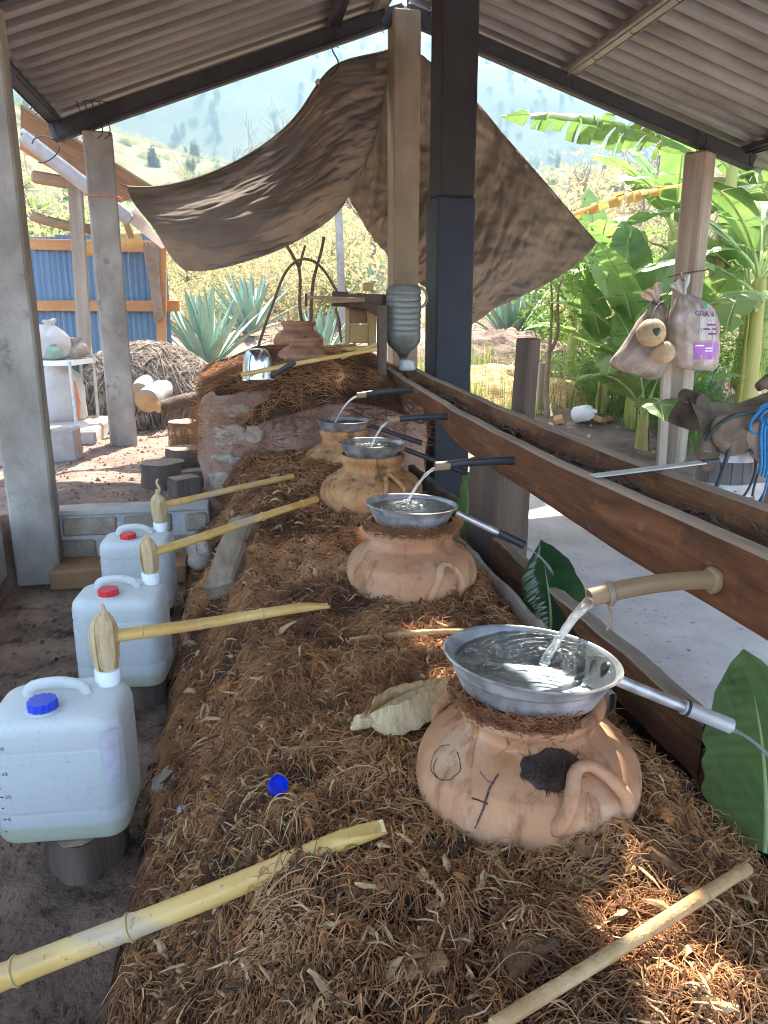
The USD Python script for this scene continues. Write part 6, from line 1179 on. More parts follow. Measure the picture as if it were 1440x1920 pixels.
# the print on the bag, laid on its surface
def on_bag(px, py, off=0.003):
    g = hit(BAG2, px, py); return None if g is None else g[0] + (EYE - g[0]) / np.linalg.norm(EYE - g[0]) * off
def film(name, x0, x1, y0, y1, look, off, n=9, m_=5):
    rows = [[on_bag(x, y, off) for y in np.linspace(y0, y1, m_)] for x in np.linspace(x0, x1, n)]; rows = [r_ for r_ in rows if all(q is not None for q in r_)]
    if len(rows) > 1: b2.add(name, grid(np.array(rows)), look, True)
film('print_field', 1312, 1346, 594, 638, 'white_fabric', 0.003); film('purple_panel', 1300, 1347, 642, 674, 'purple_print', 0.003)
def print_text(txt, px, py, hpx, look):
    for i, ch_ in enumerate(txt):
        m = meshkit.text_mesh(ch_, 1.0, 0.02); mv = np.array(m.vertices); P3 = [on_bag(px + (x + 0.86 * i) * hpx, py - y * hpx + (x + 0.86 * i) * hpx * 0.06, 0.005 + z * 0.02) for x, y, z in mv]
        if all(q is not None for q in P3): b2.add('letter', (np.array(P3), np.array(m.faces)), look, False)
print_text('GRAN', 1303, 592, 10, 'purple_ink')
for k, (x0, x1, y) in enumerate(((1326, 1342, 609), (1314, 1343, 617), (1328, 1343, 626))): film('print_line', x0, x1, y - 1.6, y + 1.6, 'purple_ink', 0.006, 5, 2)
for k, (x0, x1, y) in enumerate(((1304, 1322, 648), (1322, 1336, 653), (1322, 1336, 658))): film('print_line', x0, x1, y - 1.2, y + 1.2, 'white_plastic', 0.006, 5, 2)
film('print_mark', 1318, 1326, 567, 577, 'green_print', 0.006, 4); film('print_mark', 1325, 1332, 564, 573, 'orange_print', 0.007, 4)
def gourd(px, py, rpx, Y, label, seed, hole):
    c = aty(px, py, Y); r_ = rpx / 1440 * np.linalg.norm(c - EYE); t = Thing('dried_gourd', label, 'gourd', c)
    t.add('shell', turn(lathe(np.array([(0, -0.9), (0.5, -0.8), (0.85, -0.5), (1, 0), (0.88, 0.45), (0.55, 0.74), (0.25, 0.82), (0.1, 0.78), (0, 0.76)]) * r_, 36, wob=0.05, seed=seed), 0, R2(72), 0.1, c), 'gourd', True)
    if hole: t.add('stem_hole', turn(lathe([(0, 0.02), (0.03, 0.014), (0.034, 0), (0, -0.01)], 12, wob=0.3), 0, R2(90), 0, c + [-0.004, -r_ * 0.80, 0.014]), 'dark_leaf_wet', True)
    return t
g = gourd(1221, 624, 25, bY - 0.26, 'larger round gourd with a dark stem hole hanging over the net bag', 3, True)
g.add('string', tube(smooth_path([aty(1221, 604, bY - 0.3), aty(1226, 585, bY - 0.24), aty(1246, 562, bY - 0.1)], 8), 0.005, 5), 'wire', True)
g = gourd(1244, 661, 20, bY - 0.27, 'smaller plain gourd hanging between the two bags', 4, False)
g.add('string', tube(smooth_path([aty(1246, 643, bY - 0.28), aty(1250, 610, bY - 0.22), aty(1258, 560, bY - 0.1)], 8), 0.005, 5), 'wire', True)

# wooden cask with saddle over it
kx, ky = 2.93, 4.22
ck = Thing('wooden_cask', 'old grey cask with wide pale metal hoops under the saddle', 'cask', (kx, ky, 0.045))
def cask_r(z): return 0.20 - 0.05 * (z / 0.68) ** 1.2
for k in range(16):
    a0, a1 = 2 * PI * k / 16 + 0.012, 2 * PI * (k + 1) / 16 - 0.012; zs = np.linspace(0, 0.66, 6)
    p = np.array([[(kx + cask_r(z) * math.cos(b), ky + cask_r(z) * math.sin(b), 0.046 + z) for z in zs] for b in np.linspace(a0, a1, 3)])
    q = p.copy(); q[..., 0] = kx + (q[..., 0] - kx) * 0.9; q[..., 1] = ky + (q[..., 1] - ky) * 0.9
    ck.add('stave', hull(np.vstack([p.reshape(-1, 3), q.reshape(-1, 3)])), 'stave', 30)
for z0_, z1_ in ((0.10, 0.18), (0.32, 0.395), (0.53, 0.61)):
    ck.add('hoop', lathe([(cask_r(z0_) - 0.004, z0_), (cask_r(z0_) + 0.005, z0_), (cask_r(z1_) + 0.005, z1_), (cask_r(z1_) - 0.004, z1_)], 40, (kx, ky, 0.046)), 'hoop_metal', 40)
for dx in (-0.03, 0.03):
    b_ = R2(-112) + dx * 5; z = 0.36; ck.add('rivet', turn(lathe([(0, 0.004), (0.008, 0.003), (0.010, 0), (0, -0.002)], 10), b_, 0, 0, (kx + (cask_r(z) + 0.006) * math.cos(b_), ky + (cask_r(z) + 0.006) * math.sin(b_), 0.046 + z)), 'black_rubber', True)
sd = Thing('saddle', 'worn brown leather saddle draped over the cask', 'saddle', (kx, ky, 0.62))
u = np.linspace(-1, 1, 33); w = np.linspace(-1, 1, 21)
# seat: a roll along the left-right axis, dipped in the middle, with flaps down front and back
rows = []
for s in u:
    xx = kx + 0.02 + s * 0.34; cr = 0.815 + 0.09 * max(0, s - 0.1) ** 1.0 + 0.05 * max(0, -s - 0.55) - 0.02 * math.cos(s * 2.2)
    rows.append([(xx + 0.03 * math.sin(t * 3), ky + 0.19 * math.sin(t * 1.35), cr - 0.20 * (1 - math.cos(t * 1.35)) * (1.0 + 0.12 * s) - 0.03 * abs(t) ** 3) for t in w])
p = np.array(rows); p += (fbm(p * 7, 3, 4)[..., None] - 0.5) * 0.03; v, f = grid(p); sd.add('seat', (np.vstack([v, v - [0, 0, 0.02]]), np.vstack([f, f[:, ::-1] + len(v)])), 'saddle_leather', True)
def flap(cx, cz, ax_, az_, yo, look, name, th=0.03, rot_=0.0, seed=0):
    aa = np.linspace(0, 2 * PI, 32, endpoint=False); pr = [(0, 1), (0.7, 0.9), (0.95, 0.5), (1.0, 0.0), (0.95, -0.5), (0, -0.6)]
    p = np.array([[(ax_ * q * math.cos(b), -th * z, az_ * q * math.sin(b) * (1.15 if math.sin(b) < 0 else 0.9)) for q, z in pr] for b in aa]); p += (fbm(p * 8, 3, seed)[..., None] - 0.5) * 0.035
    sd.add(name, turn(grid(p, True), 0, 0, rot_, (cx, ky + yo, cz)), look, True)
flap(kx - 0.13, 0.66, 0.165, 0.115, -0.235, 'saddle_leather', 'side_flap', 0.035, 0.35, 3)
flap(kx + 0.02, 0.62, 0.10, 0.13, -0.262, 'saddle_flap', 'side_flap', 0.03, -0.5, 5)
flap(kx + 0.22, 0.60, 0.15, 0.16, -0.20, 'saddle_leather', 'side_flap', 0.035, 0.2, 7)
flap(kx - 0.26, 0.56, 0.075, 0.12, -0.20, 'saddle_leather', 'fender', 0.02, 0.05, 9)
sd.add('trim', tube(smooth_path([(kx - 0.30, ky - 0.22, 0.61), (kx - 0.26, ky - 0.26, 0.70), (kx - 0.14, ky - 0.275, 0.765), (kx + 0.0, ky - 0.265, 0.755), (kx + 0.07, ky - 0.25, 0.72)], 20), 0.011, 8), 'saddle_trim', True)
sd.add('cantle_roll', tube(np.array([(kx - 0.28, ky - 0.12, 0.825), (kx - 0.27, ky + 0.1, 0.835)]), 0.042, 14, wob=0.1), 'dark_wood', 40)
sd.add('leather_roll', tube(smooth_path([(kx + 0.08, ky - 0.10, 0.90), (kx + 0.18, ky - 0.10, 0.93), (kx + 0.30, ky - 0.12, 0.91)], 10), [0.03, 0.055, 0.04], 12, wob=0.3, seed=4), 'saddle_leather', True)
sd.add('rein', tube(smooth_path([(kx - 0.17, ky - 0.26, 0.59), (kx - 0.21, ky - 0.28, 0.45), (kx - 0.27, ky - 0.27, 0.26)], 12), 0.013, 8), 'black_rubber', True)
sd.add('rein', tube(smooth_path([(kx - 0.05, ky - 0.28, 0.56), (kx + 0.02, ky - 0.25, 0.42), (kx - 0.02, ky - 0.24, 0.28), (kx - 0.09, ky - 0.24, 0.20)], 14), 0.008, 8), 'saddle_trim', True)
sd.add('rein', tube(smooth_path([(kx + 0.07, ky - 0.28, 0.54), (kx + 0.04, ky - 0.25, 0.40), (kx + 0.03, ky - 0.24, 0.27)], 14), 0.007, 8), 'saddle_trim', True)
sd.add('buckle', lathe([(0.022, -0.003), (0.027, 0), (0.022, 0.003), (0.018, 0)], 18, (kx - 0.30, ky - 0.24, 0.55)), 'hoop_metal', 40)
br = Thing('blue_rope', 'coil of blue rope hanging on the saddle', 'rope', (kx + 0.18, ky - 0.3, 0.6))
r = np.random.default_rng(12)
for k in range(6):
    b_ = np.linspace(0, 2 * PI, 30); cx_, cz_ = kx + 0.12 + 0.03 * k, 0.72 + 0.008 * k; ax_, az_ = 0.12 + 0.015 * r.random(), 0.055 + 0.03 * r.random(); tl = -0.1 + r.normal(0, 0.45)
    q = np.stack([cx_ + ax_ * np.cos(b_) * math.cos(tl) - az_ * np.sin(b_) * math.sin(tl), ky - 0.30 - 0.012 * k + 0.015 * np.sin(2 * b_), cz_ + ax_ * np.cos(b_) * math.sin(tl) + az_ * np.sin(b_) * math.cos(tl)], 1); br.add('loop', tube(q, 0.0085, 8), 'blue_rope', True)
for k in range(5):
    x = kx + 0.09 + 0.022 * k; br.add('strand', tube(smooth_path([(x - 0.01, ky - 0.31, 0.74), (x - 0.015, ky - 0.31, 0.60), (x + 0.012, ky - 0.30, 0.44), (x + 0.02, ky - 0.28, 0.40 - 0.01 * k)], 14), 0.0085, 8), 'blue_rope', True)
br.add('tail', tube(smooth_path([(kx + 0.17, ky - 0.29, 0.42), (kx + 0.16, ky - 0.27, 0.22), (kx + 0.14, ky - 0.26, 0.06)], 10), 0.007, 8), 'blue_rope', True)
sd.prim.GetAttribute('xformOp:translate').Set(Gf.Vec3d(kx, ky, 0.62 + 0.12)); br.prim.GetAttribute('xformOp:translate').Set(Gf.Vec3d(kx + 0.18 - 0.085, ky - 0.3, 0.6 + 0.13))
q = np.array([kx - 0.52, ky + 0.1, 0.05]); pb_ = Thing('plastic_bag', 'thin clear plastic bag slumped beside the cask', 'bag', q); pb_.add('bag', sack(q, 0.19, 0.16, 0.44, 'x', 15, neck=0.55), 'clear_plastic', True)
for k, (dx, dy, h, rr, lab) in enumerate(((0.30, -0.12, 0.42, 0.12, 'brown clay jar at the right edge behind the trough'), (0.42, -0.5, 0.26, 0.14, 'round dusty jar low at the right edge'))):
    c = (kx + dx, ky + dy, 0.046); t = Thing('clay_jar', lab, 'jar', c); t.add('body', lathe([(0, 0), (rr * 0.6, 0), (rr, h * 0.35), (rr * 0.95, h * 0.6), (rr * 0.6, h * 0.85), (rr * 0.62, h), (rr * 0.5, h), (rr * 0.48, h * 0.85), (0, h * 0.5)], 36, c), 'clay_red', 40)
jg = aty(1078, 778, 8.2); jg[2] = float(ground_z(jg[0], jg[1])); jp = Thing('white_jug', 'white plastic jug lying in the litter under the banana plants', 'jug', jg)
jp.add('body', turn(lathe(np.array([(0, 0), (0.10, 0), (0.115, 0.02), (0.115, 0.2), (0.09, 0.26), (0.03, 0.30), (0.03, 0.34), (0, 0.34)]) * 0.8, 26), 0.6, R2(75), 0, jg + [0, 0, 0.09]), 'white_plastic', 40)
for k, (px, py, lk, lab) in enumerate(((1108, 770, 'dark_wood', 'dark scrap right of the white jug'), (1120, 785, 'fresh_plank', 'pale broken piece in the litter'), (1092, 790, 'white_fabric', 'small white scrap below the jug'), (1135, 762, 'clay_red', 'reddish scrap in the litter under the leaves'), (1050, 765, 'fresh_plank', 'pale wood scrap left of the white jug'))):
    q = aty(px, py, 8.2); q[2] = float(ground_z(q[0], q[1])) + 0.04; single('litter_piece', turn(rough(box((-0.09, -0.05, -0.03), (0.09, 0.05, 0.03), 0.01), 0.03, 8, k, 0.05), k * 1.1, 0.3, 0.2, q), lk, lab, 'litter', 30)
dish = aty(1199, 862, 6.4); dish[2] = 0.16
# heap of pressed fibre and soil beyond the trough
for nm, lab, px, py, Yh, rx_, ry_, h, lk in (('fibre_heap', 'orange heap of spent agave fibre beyond the trough', 925, 745, 9.4, 0.85, 0.8, 0.32, 'soil_orange'), ('earth_heap', 'pinkish bank of bare earth behind the orange heap', 925, 690, 11.5, 1.7, 1.0, 0.42, 'upper_earth'), ('fibre_heap', 'small orange fibre heap under the banana leaves', 1062, 752, 9.2, 0.5, 0.5, 0.24, 'soil_orange')):
    c = aty(px, py, Yh); gz = float(ground_z(c[0], c[1])); rr = np.linspace(0, 1, 22); aa = np.linspace(0, 2 * PI, 70, endpoint=False)
    p = np.stack([c[0] + rx_ * rr[None] * np.cos(aa)[:, None], Yh + ry_ * rr[None] * np.sin(aa)[:, None], h * (1 - rr[None] ** 2) ** 1.2 - 0.04 + 0 * aa[:, None]], -1); p[..., 2] += ground_z(p[..., 0], p[..., 1])
    p[..., 2] += (fbm(p * 7, 4, 3) - 0.5) * 0.16 * h / 0.3 * (1 - rr[None] ** 6); t = Thing(nm, lab, 'heap', (c[0], Yh, gz), kind='stuff'); t.add('mass', grid(p, True), lk, True)

# ---------------------------------------------------------------- plants
def blade_leaf(L, W, droop, tear, seed, n=40, fold=0.35, look=None, lift=0.0):
    """A banana blade along +x from the origin: midrib curve, two half blades torn into strips that hang. Returns (blade, rib)."""
    r = np.random.default_rng(seed); s = np.linspace(0, 1, n); ang = 0.25 + lift - droop * s ** 1.3
    ds = L / (n - 1); x = np.r_[0, np.cumsum(np.cos(ang[1:]) * ds)]; z = np.r_[0, np.cumsum(np.sin(ang[1:]) * ds)]
    w = W / 2 * np.interp(s, [0, 0.08, 0.3, 0.6, 0.85, 1], [0.12, 0.6, 1, 0.95, 0.6, 0.06]); parts = []
    for sg in (-1, 1):
        i = 0
        while i < n - 1:
            k = int(r.integers(1, 4)) if r.random() < tear else int(r.integers(6, 13)); j = min(i + k, n - 1); hang = r.uniform(0.1, 1.0) * tear; sl = r.uniform(0.0, 0.25)
            ii = np.arange(i, j + 1); u = np.linspace(0, 1, 5); p = np.zeros((len(ii), 5, 3))
            for a_, q in enumerate(ii):
                e = (a_ / max(1, len(ii) - 1) - 0.5) * (0.93 if tear > 0.2 else 1.0); wx = x[i] + (x[j] - x[i]) * (e + 0.5); wz = z[i] + (z[j] - z[i]) * (e + 0.5)
                th = fold - (hang * 1.7 + 0.25) * u; dy = np.cumsum(np.r_[0, np.cos(th[1:])] * w[q] / 4); dz = np.cumsum(np.r_[0, np.sin(th[1:])] * w[q] / 4)
                p[a_, :, 0] = wx + u * w[q] * sl + 0.0; p[a_, :, 1] = sg * dy; p[a_, :, 2] = wz + dz
            parts.append(grid(p)); i = j
    v, f = join(*parts); v[:, 2] += (noise(v * 9, seed) - 0.5) * 0.03
    rib = tube(np.stack([x, 0 * x, z - 0.004], 1), [0.016, 0.010, 0.003], 6); return (v, f), rib
def place(m, base, az, pitch=0.0, roll=0.0):
    v, f = m; R = trimesh.transformations.euler_matrix(roll, -pitch, az, 'sxyz')[:3, :3]; return np.asarray(v) @ R.T + np.asarray(base), f
def banana(loc, h, rstem, label, leaves, seed, stem_lean=(0, 0)):
    """leaves: (azimuth deg, pitch, length, width, droop, tear, look, start height fraction)"""
    z0_ = float(ground_z(loc[0], loc[1])) - 0.05; t = Thing('banana_plant', label, 'banana plant', (*loc, z0_)); r = np.random.default_rng(seed)
    b0 = np.array([*loc, z0_]); b1_ = b0 + [stem_lean[0], stem_lean[1], h]
    t.add('stem', tube(b0 + (b1_ - b0) * np.linspace(0, 1, 14)[:, None], [rstem, rstem * 0.85, rstem * 0.6, rstem * 0.45], 16, wob=0.1, seed=seed), 'banana_stem', True)
    for k in range(3):
        a_ = r.uniform(0, 6.28); q = b0 + (b1_ - b0) * np.linspace(0.05, r.uniform(0.5, 0.9), 8)[:, None] + np.array([math.cos(a_), math.sin(a_), 0]) * rstem * 0.75
        t.add('dry_sheath', tube(q, [rstem * 0.35, rstem * 0.4, rstem * 0.15], 6, wob=0.4, seed=k, flat=0.4), 'banana_dry' if k else 'banana_stem', True)
    for k, (az, pi_, L, W_, dr, te, lk, hf) in enumerate(leaves):
        blade, rib = blade_leaf(L, W_, dr, te, seed * 31 + k); base = b0 + (b1_ - b0) * hf; az = R2(az)
        out = np.array([math.cos(az), math.sin(az), 0]); pl = 0.22 * L
        pet = smooth_path([base - out * 0.02 - [0, 0, 0.25], base + out * 0.03, base + out * pl * math.cos(pi_ + 0.25) + [0, 0, pl * math.sin(pi_ + 0.25)]], 10)
        lf = t.add('leaf', place(blade, pet[-1], az, pi_, r.normal(0, 0.15)), lk, True)
        t.add('midrib', join(place(rib, pet[-1], az, pi_), tube(pet, [0.03, 0.022, 0.016], 8)), 'banana_dry' if lk in ('banana_dead', 'banana_dry') else 'banana_rib', True, under=lf)
    return t
G_, PL, DD, DY = 'banana_green', 'banana_pale', 'banana_dead', 'banana_dry'
def xy(px, py, Y): q = aty(px, py, Y); return (float(q[0]), float(q[1]))
banana(xy(1405, 700, 7.3), 1.75, 0.13, 'thick-stemmed banana plant at the right edge behind the saddle', [(170, 0.35, 1.2, 0.5, 1.3, 0.5, PL, 0.9), (225, 0.15, 1.3, 0.5, 1.4, 0.6, PL, 0.8), (120, 0.6, 1.6, 0.55, 1.4, 0.4, G_, 1.0), (60, 0.7, 1.5, 0.5, 1.2, 0.3, G_, 1.0), (300, 0.5, 1.2, 0.5, 1.2, 0.4, G_, 1.0), (20, 0.9, 1.4, 0.5, 0.9, 0.3, G_, 1.0), (195, 0.8, 1.3, 0.5, 1.2, 0.3, G_, 1.0)], 1)
banana(xy(1318, 700, 9.6), 3.0, 0.15, 'tallest banana plant, its torn leaves reaching left under the roof edge', [(186, 0.30, 2.6, 0.75, 0.75, 0.85, G_, 1.0), (180, 0.10, 2.6, 0.75, 0.50, 0.9, G_, 0.90), (172, -0.30, 1.9, 0.5, 0.45, 0.9, DD, 0.86), (150, 0.55, 2.0, 0.6, 0.8, 0.7, G_, 1.0), (60, 0.6, 1.8, 0.6, 1.0, 0.5, G_, 1.0), (330, 0.4, 1.7, 0.6, 1.1, 0.5, G_, 1.0), (200, 0.8, 1.8, 0.6, 1.0, 0.5, G_, 1.02), (20, 0.9, 1.8, 0.6, 0.6, 0.4, PL, 1.0)], 2, (0.1, -0.05))
banana(xy(1190, 700, 8.0), 0.95, 0.09, 'young banana plant with broad upright leaves left of the hung bags', [(95, 1.15, 1.15, 0.5, 0.35, 0.1, G_, 1.0), (200, 0.95, 1.05, 0.48, 0.6, 0.2, G_, 1.0), (20, 0.95, 1.2, 0.5, 0.6, 0.15, G_, 1.0), (260, 0.55, 1.15, 0.5, 1.1, 0.4, G_, 1.0), (160, 0.5, 1.1, 0.48, 1.0, 0.3, G_, 0.95), (310, 0.55, 1.0, 0.45, 1.0, 0.4, G_, 0.95), (230, 0.15, 1.1, 0.5, 1.2, 0.6, G_, 0.8), (120, 0.85, 1.2, 0.5, 0.6, 0.2, PL, 1.0), (50, 0.4, 1.1, 0.45, 1.0, 0.4, G_, 0.9)], 3)
banana(xy(1130, 720, 8.6), 0.7, 0.08, 'short banana plant whose leaves hang over the white jug', [(185, 0.45, 0.95, 0.42, 1.1, 0.35, G_, 1.0), (250, 0.30, 1.0, 0.42, 1.2, 0.6, G_, 1.0), (130, 0.9, 0.95, 0.42, 0.6, 0.2, G_, 1.0), (40, 0.6, 0.9, 0.4, 0.9, 0.3, G_, 1.0), (300, 0.2, 1.0, 0.45, 1.1, 0.7, G_, 0.9), (210, 0.9, 0.9, 0.4, 0.6, 0.1, G_, 1.0), (265, -0.2, 0.8, 0.35, 0.9, 0.8, DY, 0.8)], 4)
banana(xy(1245, 640, 11.0), 1.9, 0.13, 'banana plant with a hanging yellow leaf behind the young one', [(180, 0.7, 1.5, 0.6, 0.9, 0.4, G_, 1.0), (215, 0.45, 1.5, 0.6, 1.1, 0.5, G_, 1.0), (120, 0.9, 1.6, 0.6, 0.7, 0.3, PL, 1.0), (60, 0.8, 1.5, 0.55, 0.8, 0.3, G_, 1.0), (330, 0.6, 1.5, 0.55, 1.0, 0.4, G_, 1.0), (260, 0.3, 1.4, 0.55, 1.2, 0.5, G_, 0.95), (150, 0.2, 1.3, 0.5, 1.3, 0.7, DD, 0.85), (245, 1.1, 1.4, 0.55, 0.4, 0.2, G_, 1.0)], 5)
banana(xy(1430, 640, 10.5), 2.0, 0.15, 'banana plant with yellow-green stem at the far right', [(180, 0.5, 1.5, 0.6, 1.1, 0.5, PL, 1.0), (150, 0.8, 1.6, 0.6, 0.9, 0.4, G_, 1.0), (220, 0.35, 1.5, 0.6, 1.1, 0.5, G_, 1.0), (100, 1.0, 1.5, 0.5, 0.5, 0.2, G_, 1.0), (20, 0.6, 1.4, 0.5, 1.0, 0.3, G_, 1.0), (260, 0.2, 1.3, 0.5, 1.3, 0.6, DY, 0.85), (195, 1.1, 1.3, 0.5, 0.4, 0.2, G_, 1.0)], 6)
banana(xy(1110, 640, 12.0), 1.2, 0.10, 'banana plant farther back, right of the pale agave', [(200, 0.8, 1.2, 0.5, 0.8, 0.3, G_, 1.0), (150, 0.9, 1.3, 0.5, 0.7, 0.2, G_, 1.0), (250, 0.6, 1.2, 0.5, 0.9, 0.3, G_, 1.0), (40, 0.8, 1.2, 0.5, 0.8, 0.3, G_, 1.0), (310, 0.6, 1.1, 0.5, 0.9, 0.3, G_, 1.0), (90, 1.1, 1.2, 0.5, 0.4, 0.2, PL, 1.0)], 7)

banana(xy(1210, 760, 7.3), 0.45, 0.08, 'low banana shoot with wide leaves under the hung bags', [(100, 1.0, 0.95, 0.42, 0.6, 0.2, G_, 1.0), (200, 0.5, 0.9, 0.42, 1.1, 0.3, G_, 1.0), (250, 0.25, 0.95, 0.42, 1.2, 0.6, G_, 0.9), (160, 0.8, 0.9, 0.42, 0.8, 0.2, G_, 1.0), (320, 0.5, 0.85, 0.4, 1.0, 0.4, G_, 1.0), (40, 0.6, 0.9, 0.4, 0.8, 0.2, G_, 1.0)], 8)
banana(xy(1165, 660, 9.6), 1.0, 0.11, 'banana plant between the sapling and the young banana', [(185, 0.6, 1.3, 0.55, 1.0, 0.4, G_, 1.0), (225, 0.5, 1.35, 0.55, 1.1, 0.5, G_, 1.0), (140, 0.7, 1.1, 0.5, 0.9, 0.3, PL, 1.0), (265, 0.4, 1.3, 0.55, 1.2, 0.4, G_, 1.0), (60, 0.8, 1.3, 0.5, 0.7, 0.3, G_, 1.0), (310, 0.6, 1.3, 0.55, 1.0, 0.4, G_, 1.0), (205, 0.85, 1.1, 0.5, 0.8, 0.2, G_, 1.0), (240, 0.0, 1.0, 0.45, 1.3, 0.8, DY, 0.8)], 9)
banana(xy(1282, 730, 8.3), 0.7, 0.09, 'leafy banana shoot right behind the printed bag', [(190, 0.6, 1.1, 0.48, 1.0, 0.3, G_, 1.0), (240, 0.4, 1.1, 0.48, 1.1, 0.4, G_, 1.0), (300, 0.5, 1.1, 0.48, 1.0, 0.3, G_, 1.0), (20, 0.8, 1.0, 0.45, 0.7, 0.2, G_, 1.0), (120, 1.0, 1.1, 0.48, 0.5, 0.1, PL, 1.0), (270, 0.9, 1.1, 0.5, 0.7, 0.2, G_, 1.0)], 10)
banana(xy(1388, 700, 9.4), 1.3, 0.12, 'bushy banana plant between grey post and thick stem', [(180, 0.5, 1.3, 0.55, 1.1, 0.4, G_, 1.0), (220, 0.7, 1.3, 0.55, 0.9, 0.3, G_, 1.0), (260, 0.3, 1.3, 0.55, 1.2, 0.5, G_, 1.0), (150, 1.0, 1.3, 0.5, 0.5, 0.2, PL, 1.0), (300, 0.6, 1.2, 0.5, 1.0, 0.4, G_, 1.0), (240, 0.0, 1.1, 0.5, 1.2, 0.6, G_, 0.8)], 11)
banana(xy(1070, 700, 10.4), 0.8, 0.09, 'low banana plant behind the forked sapling', [(190, 0.7, 1.1, 0.48, 0.9, 0.3, G_, 1.0), (240, 0.5, 1.1, 0.48, 1.0, 0.4, G_, 1.0), (290, 0.6, 1.1, 0.48, 1.0, 0.3, G_, 1.0), (120, 1.0, 1.1, 0.48, 0.5, 0.1, PL, 1.0), (60, 0.7, 1.0, 0.45, 0.8, 0.2, G_, 1.0)], 12)

# agaves: one form, referenced
ag = stage.CreateClassPrim('/World/agave_form')
r = np.random.default_rng(40)
for k in range(34):
    az = k * 2.39996; up_ = math.radians(22 + 62 * (k / 33) ** 0.9) + r.normal(0, 0.05); L = r.uniform(0.95, 1.2) * (0.8 + 0.25 * math.sin(PI * k / 33)); s = np.linspace(0, 1, 9)
    w = np.interp(s, [0, 0.15, 0.5, 0.85, 1], [0.055, 0.05, 0.062, 0.028, 0.002]); ce = np.stack([0.06 + s * L * math.cos(up_), 0 * s, 0.05 + s * L * math.sin(up_) - 0.10 * s * s * math.cos(up_)], 1)
    p = np.stack([ce + [0, 1, 0] * w[:, None] + np.outer(w * 0.4, [-math.sin(up_), 0, math.cos(up_)]), ce - np.outer(w * 0.10, [-math.sin(up_), 0, math.cos(up_)]), ce - [0, 1, 0] * w[:, None] + np.outer(w * 0.4, [-math.sin(up_), 0, math.cos(up_)]), ce + np.outer(w * 0.25, [-math.sin(up_), 0, math.cos(up_)])], 0)
    put('/World/agave_form/leaf' + ('' if k == 0 else f'_{k:03d}'), turn(grid(p, True), az), 'agave_leaf', True)
AG = [(386, 652, 11.0, 1.12, 'big blue-green agave right of the blue fence'), (468, 655, 14.5, 1.1, 'agave behind the hose arch, left of the forked stick'), (600, 650, 11.5, 0.95, 'agave half hidden behind the rear clay pots'), (955, 668, 12.6, 1.15, 'pale agave seen between dark post and banana plants'), (700, 600, 17.0, 1.2, 'agave behind the wooden stand'), (880, 640, 17.5, 1.0, 'small agave just right of the dark painted post'), (530, 640, 19.0, 1.1, 'distant agave behind the arched hose'), (1322, 705, 9.0, 0.5, 'small agave at the foot of the grey post')]
for px, py, Yq, s, lab in AG:
    q = aty(px, py, Yq); copy_of('/World/agave_form', 'agave', lab, 'agave', (q[0], q[1], float(ground_z(q[0], q[1])) - 0.02), rz=px * 7 % 360, s=s, group='agaves beyond the shed')

# shrubs, dry trees, grass
def leaf_cloud(N, seed, size, shape, flat=0.8):
    """N small leaf faces through a lumpy volume."""
    r = np.random.default_rng(seed); c = []
    lumps = r.normal(0, 0.42, (9, 3)) * [1, 1, 0.7]; k = r.integers(0, 9, N); p = lumps[k] + r.normal(0, 0.22, (N, 3)); p[:, 2] = np.abs(p[:, 2] + 0.45)
    p = p * shape; a = r.normal(0, 1, (N, 3)); a /= np.linalg.norm(a, axis=1, keepdims=True); b_ = np.cross(a, r.normal(0, 1, (N, 3))); b_ /= np.linalg.norm(b_, axis=1, keepdims=True)
    sz = size * r.uniform(0.5, 1.2, N)[:, None]; v = np.stack([p - a * sz, p + b_ * sz * 0.45, p + a * sz, p - b_ * sz * 0.45], 1).reshape(-1, 3); i = np.arange(N)[:, None] * 4
    return v, np.vstack([i + [0, 1, 2], i + [0, 2, 3]])
def limbs(seed, h, spread, rad, levels=3, nb_=4):
    r = np.random.default_rng(seed); out = []
    def grow(p, d, L, rr, lv):
        n_ = 6; q = [p]
        for _ in range(n_ - 1):
            d = d + r.normal(0, 0.16, 3); d /= np.linalg.norm(d); q.append(q[-1] + d * L / (n_ - 1))
        out.append(tube(np.array(q), [rr, rr * 0.75, rr * 0.55], 6, cap=False))
        if lv:
            for _ in range(nb_):
                t_ = r.integers(2, n_); dd_ = d + r.normal(0, spread, 3); dd_[2] += 0.15; dd_ /= np.linalg.norm(dd_); grow(q[t_], dd_, L * r.uniform(0.5, 0.8), rr * 0.5, lv - 1)
    grow(np.array([0, 0, -0.1]), np.array([0.05, 0, 1.0]), h * 0.55, rad, levels); return join(*out)
FORMS = {}
def form(name, crown, crown_look, stems):
    stage.CreateClassPrim('/World/' + name)
    if crown is not None: tag(put(f'/World/{name}/crown', crown, crown_look, False), kind=None)
    if stems is not None: put(f'/World/{name}/trunk', stems, 'branch', True)
for k in range(3): form(f'shrub_form_{"abc"[k]}', leaf_cloud(2600, 50 + k, 0.040, (1.0, 1.0, 0.85)), ('shrub_leaf', 'green_shrub_leaf', 'dry_leaf')[k], limbs(60 + k, 1.0, 0.7, 0.03, 2))
form('dry_tree_form', leaf_cloud(800, 57, 0.05, (1.5, 1.5, 1.7)), 'dry_leaf', limbs(70, 3.2, 0.75, 0.07, 4, 4))
form('bare_tree_form', leaf_cloud(500, 59, 0.05, (1.6, 1.6, 2.2)), 'shrub_leaf', limbs(73, 4.0, 0.85, 0.06, 4, 4))
form('bushy_tree_form', leaf_cloud(3200, 58, 0.16, (2.0, 2.0, 2.6)), 'green_shrub_leaf', limbs(71, 4.0, 0.6, 0.12, 3))
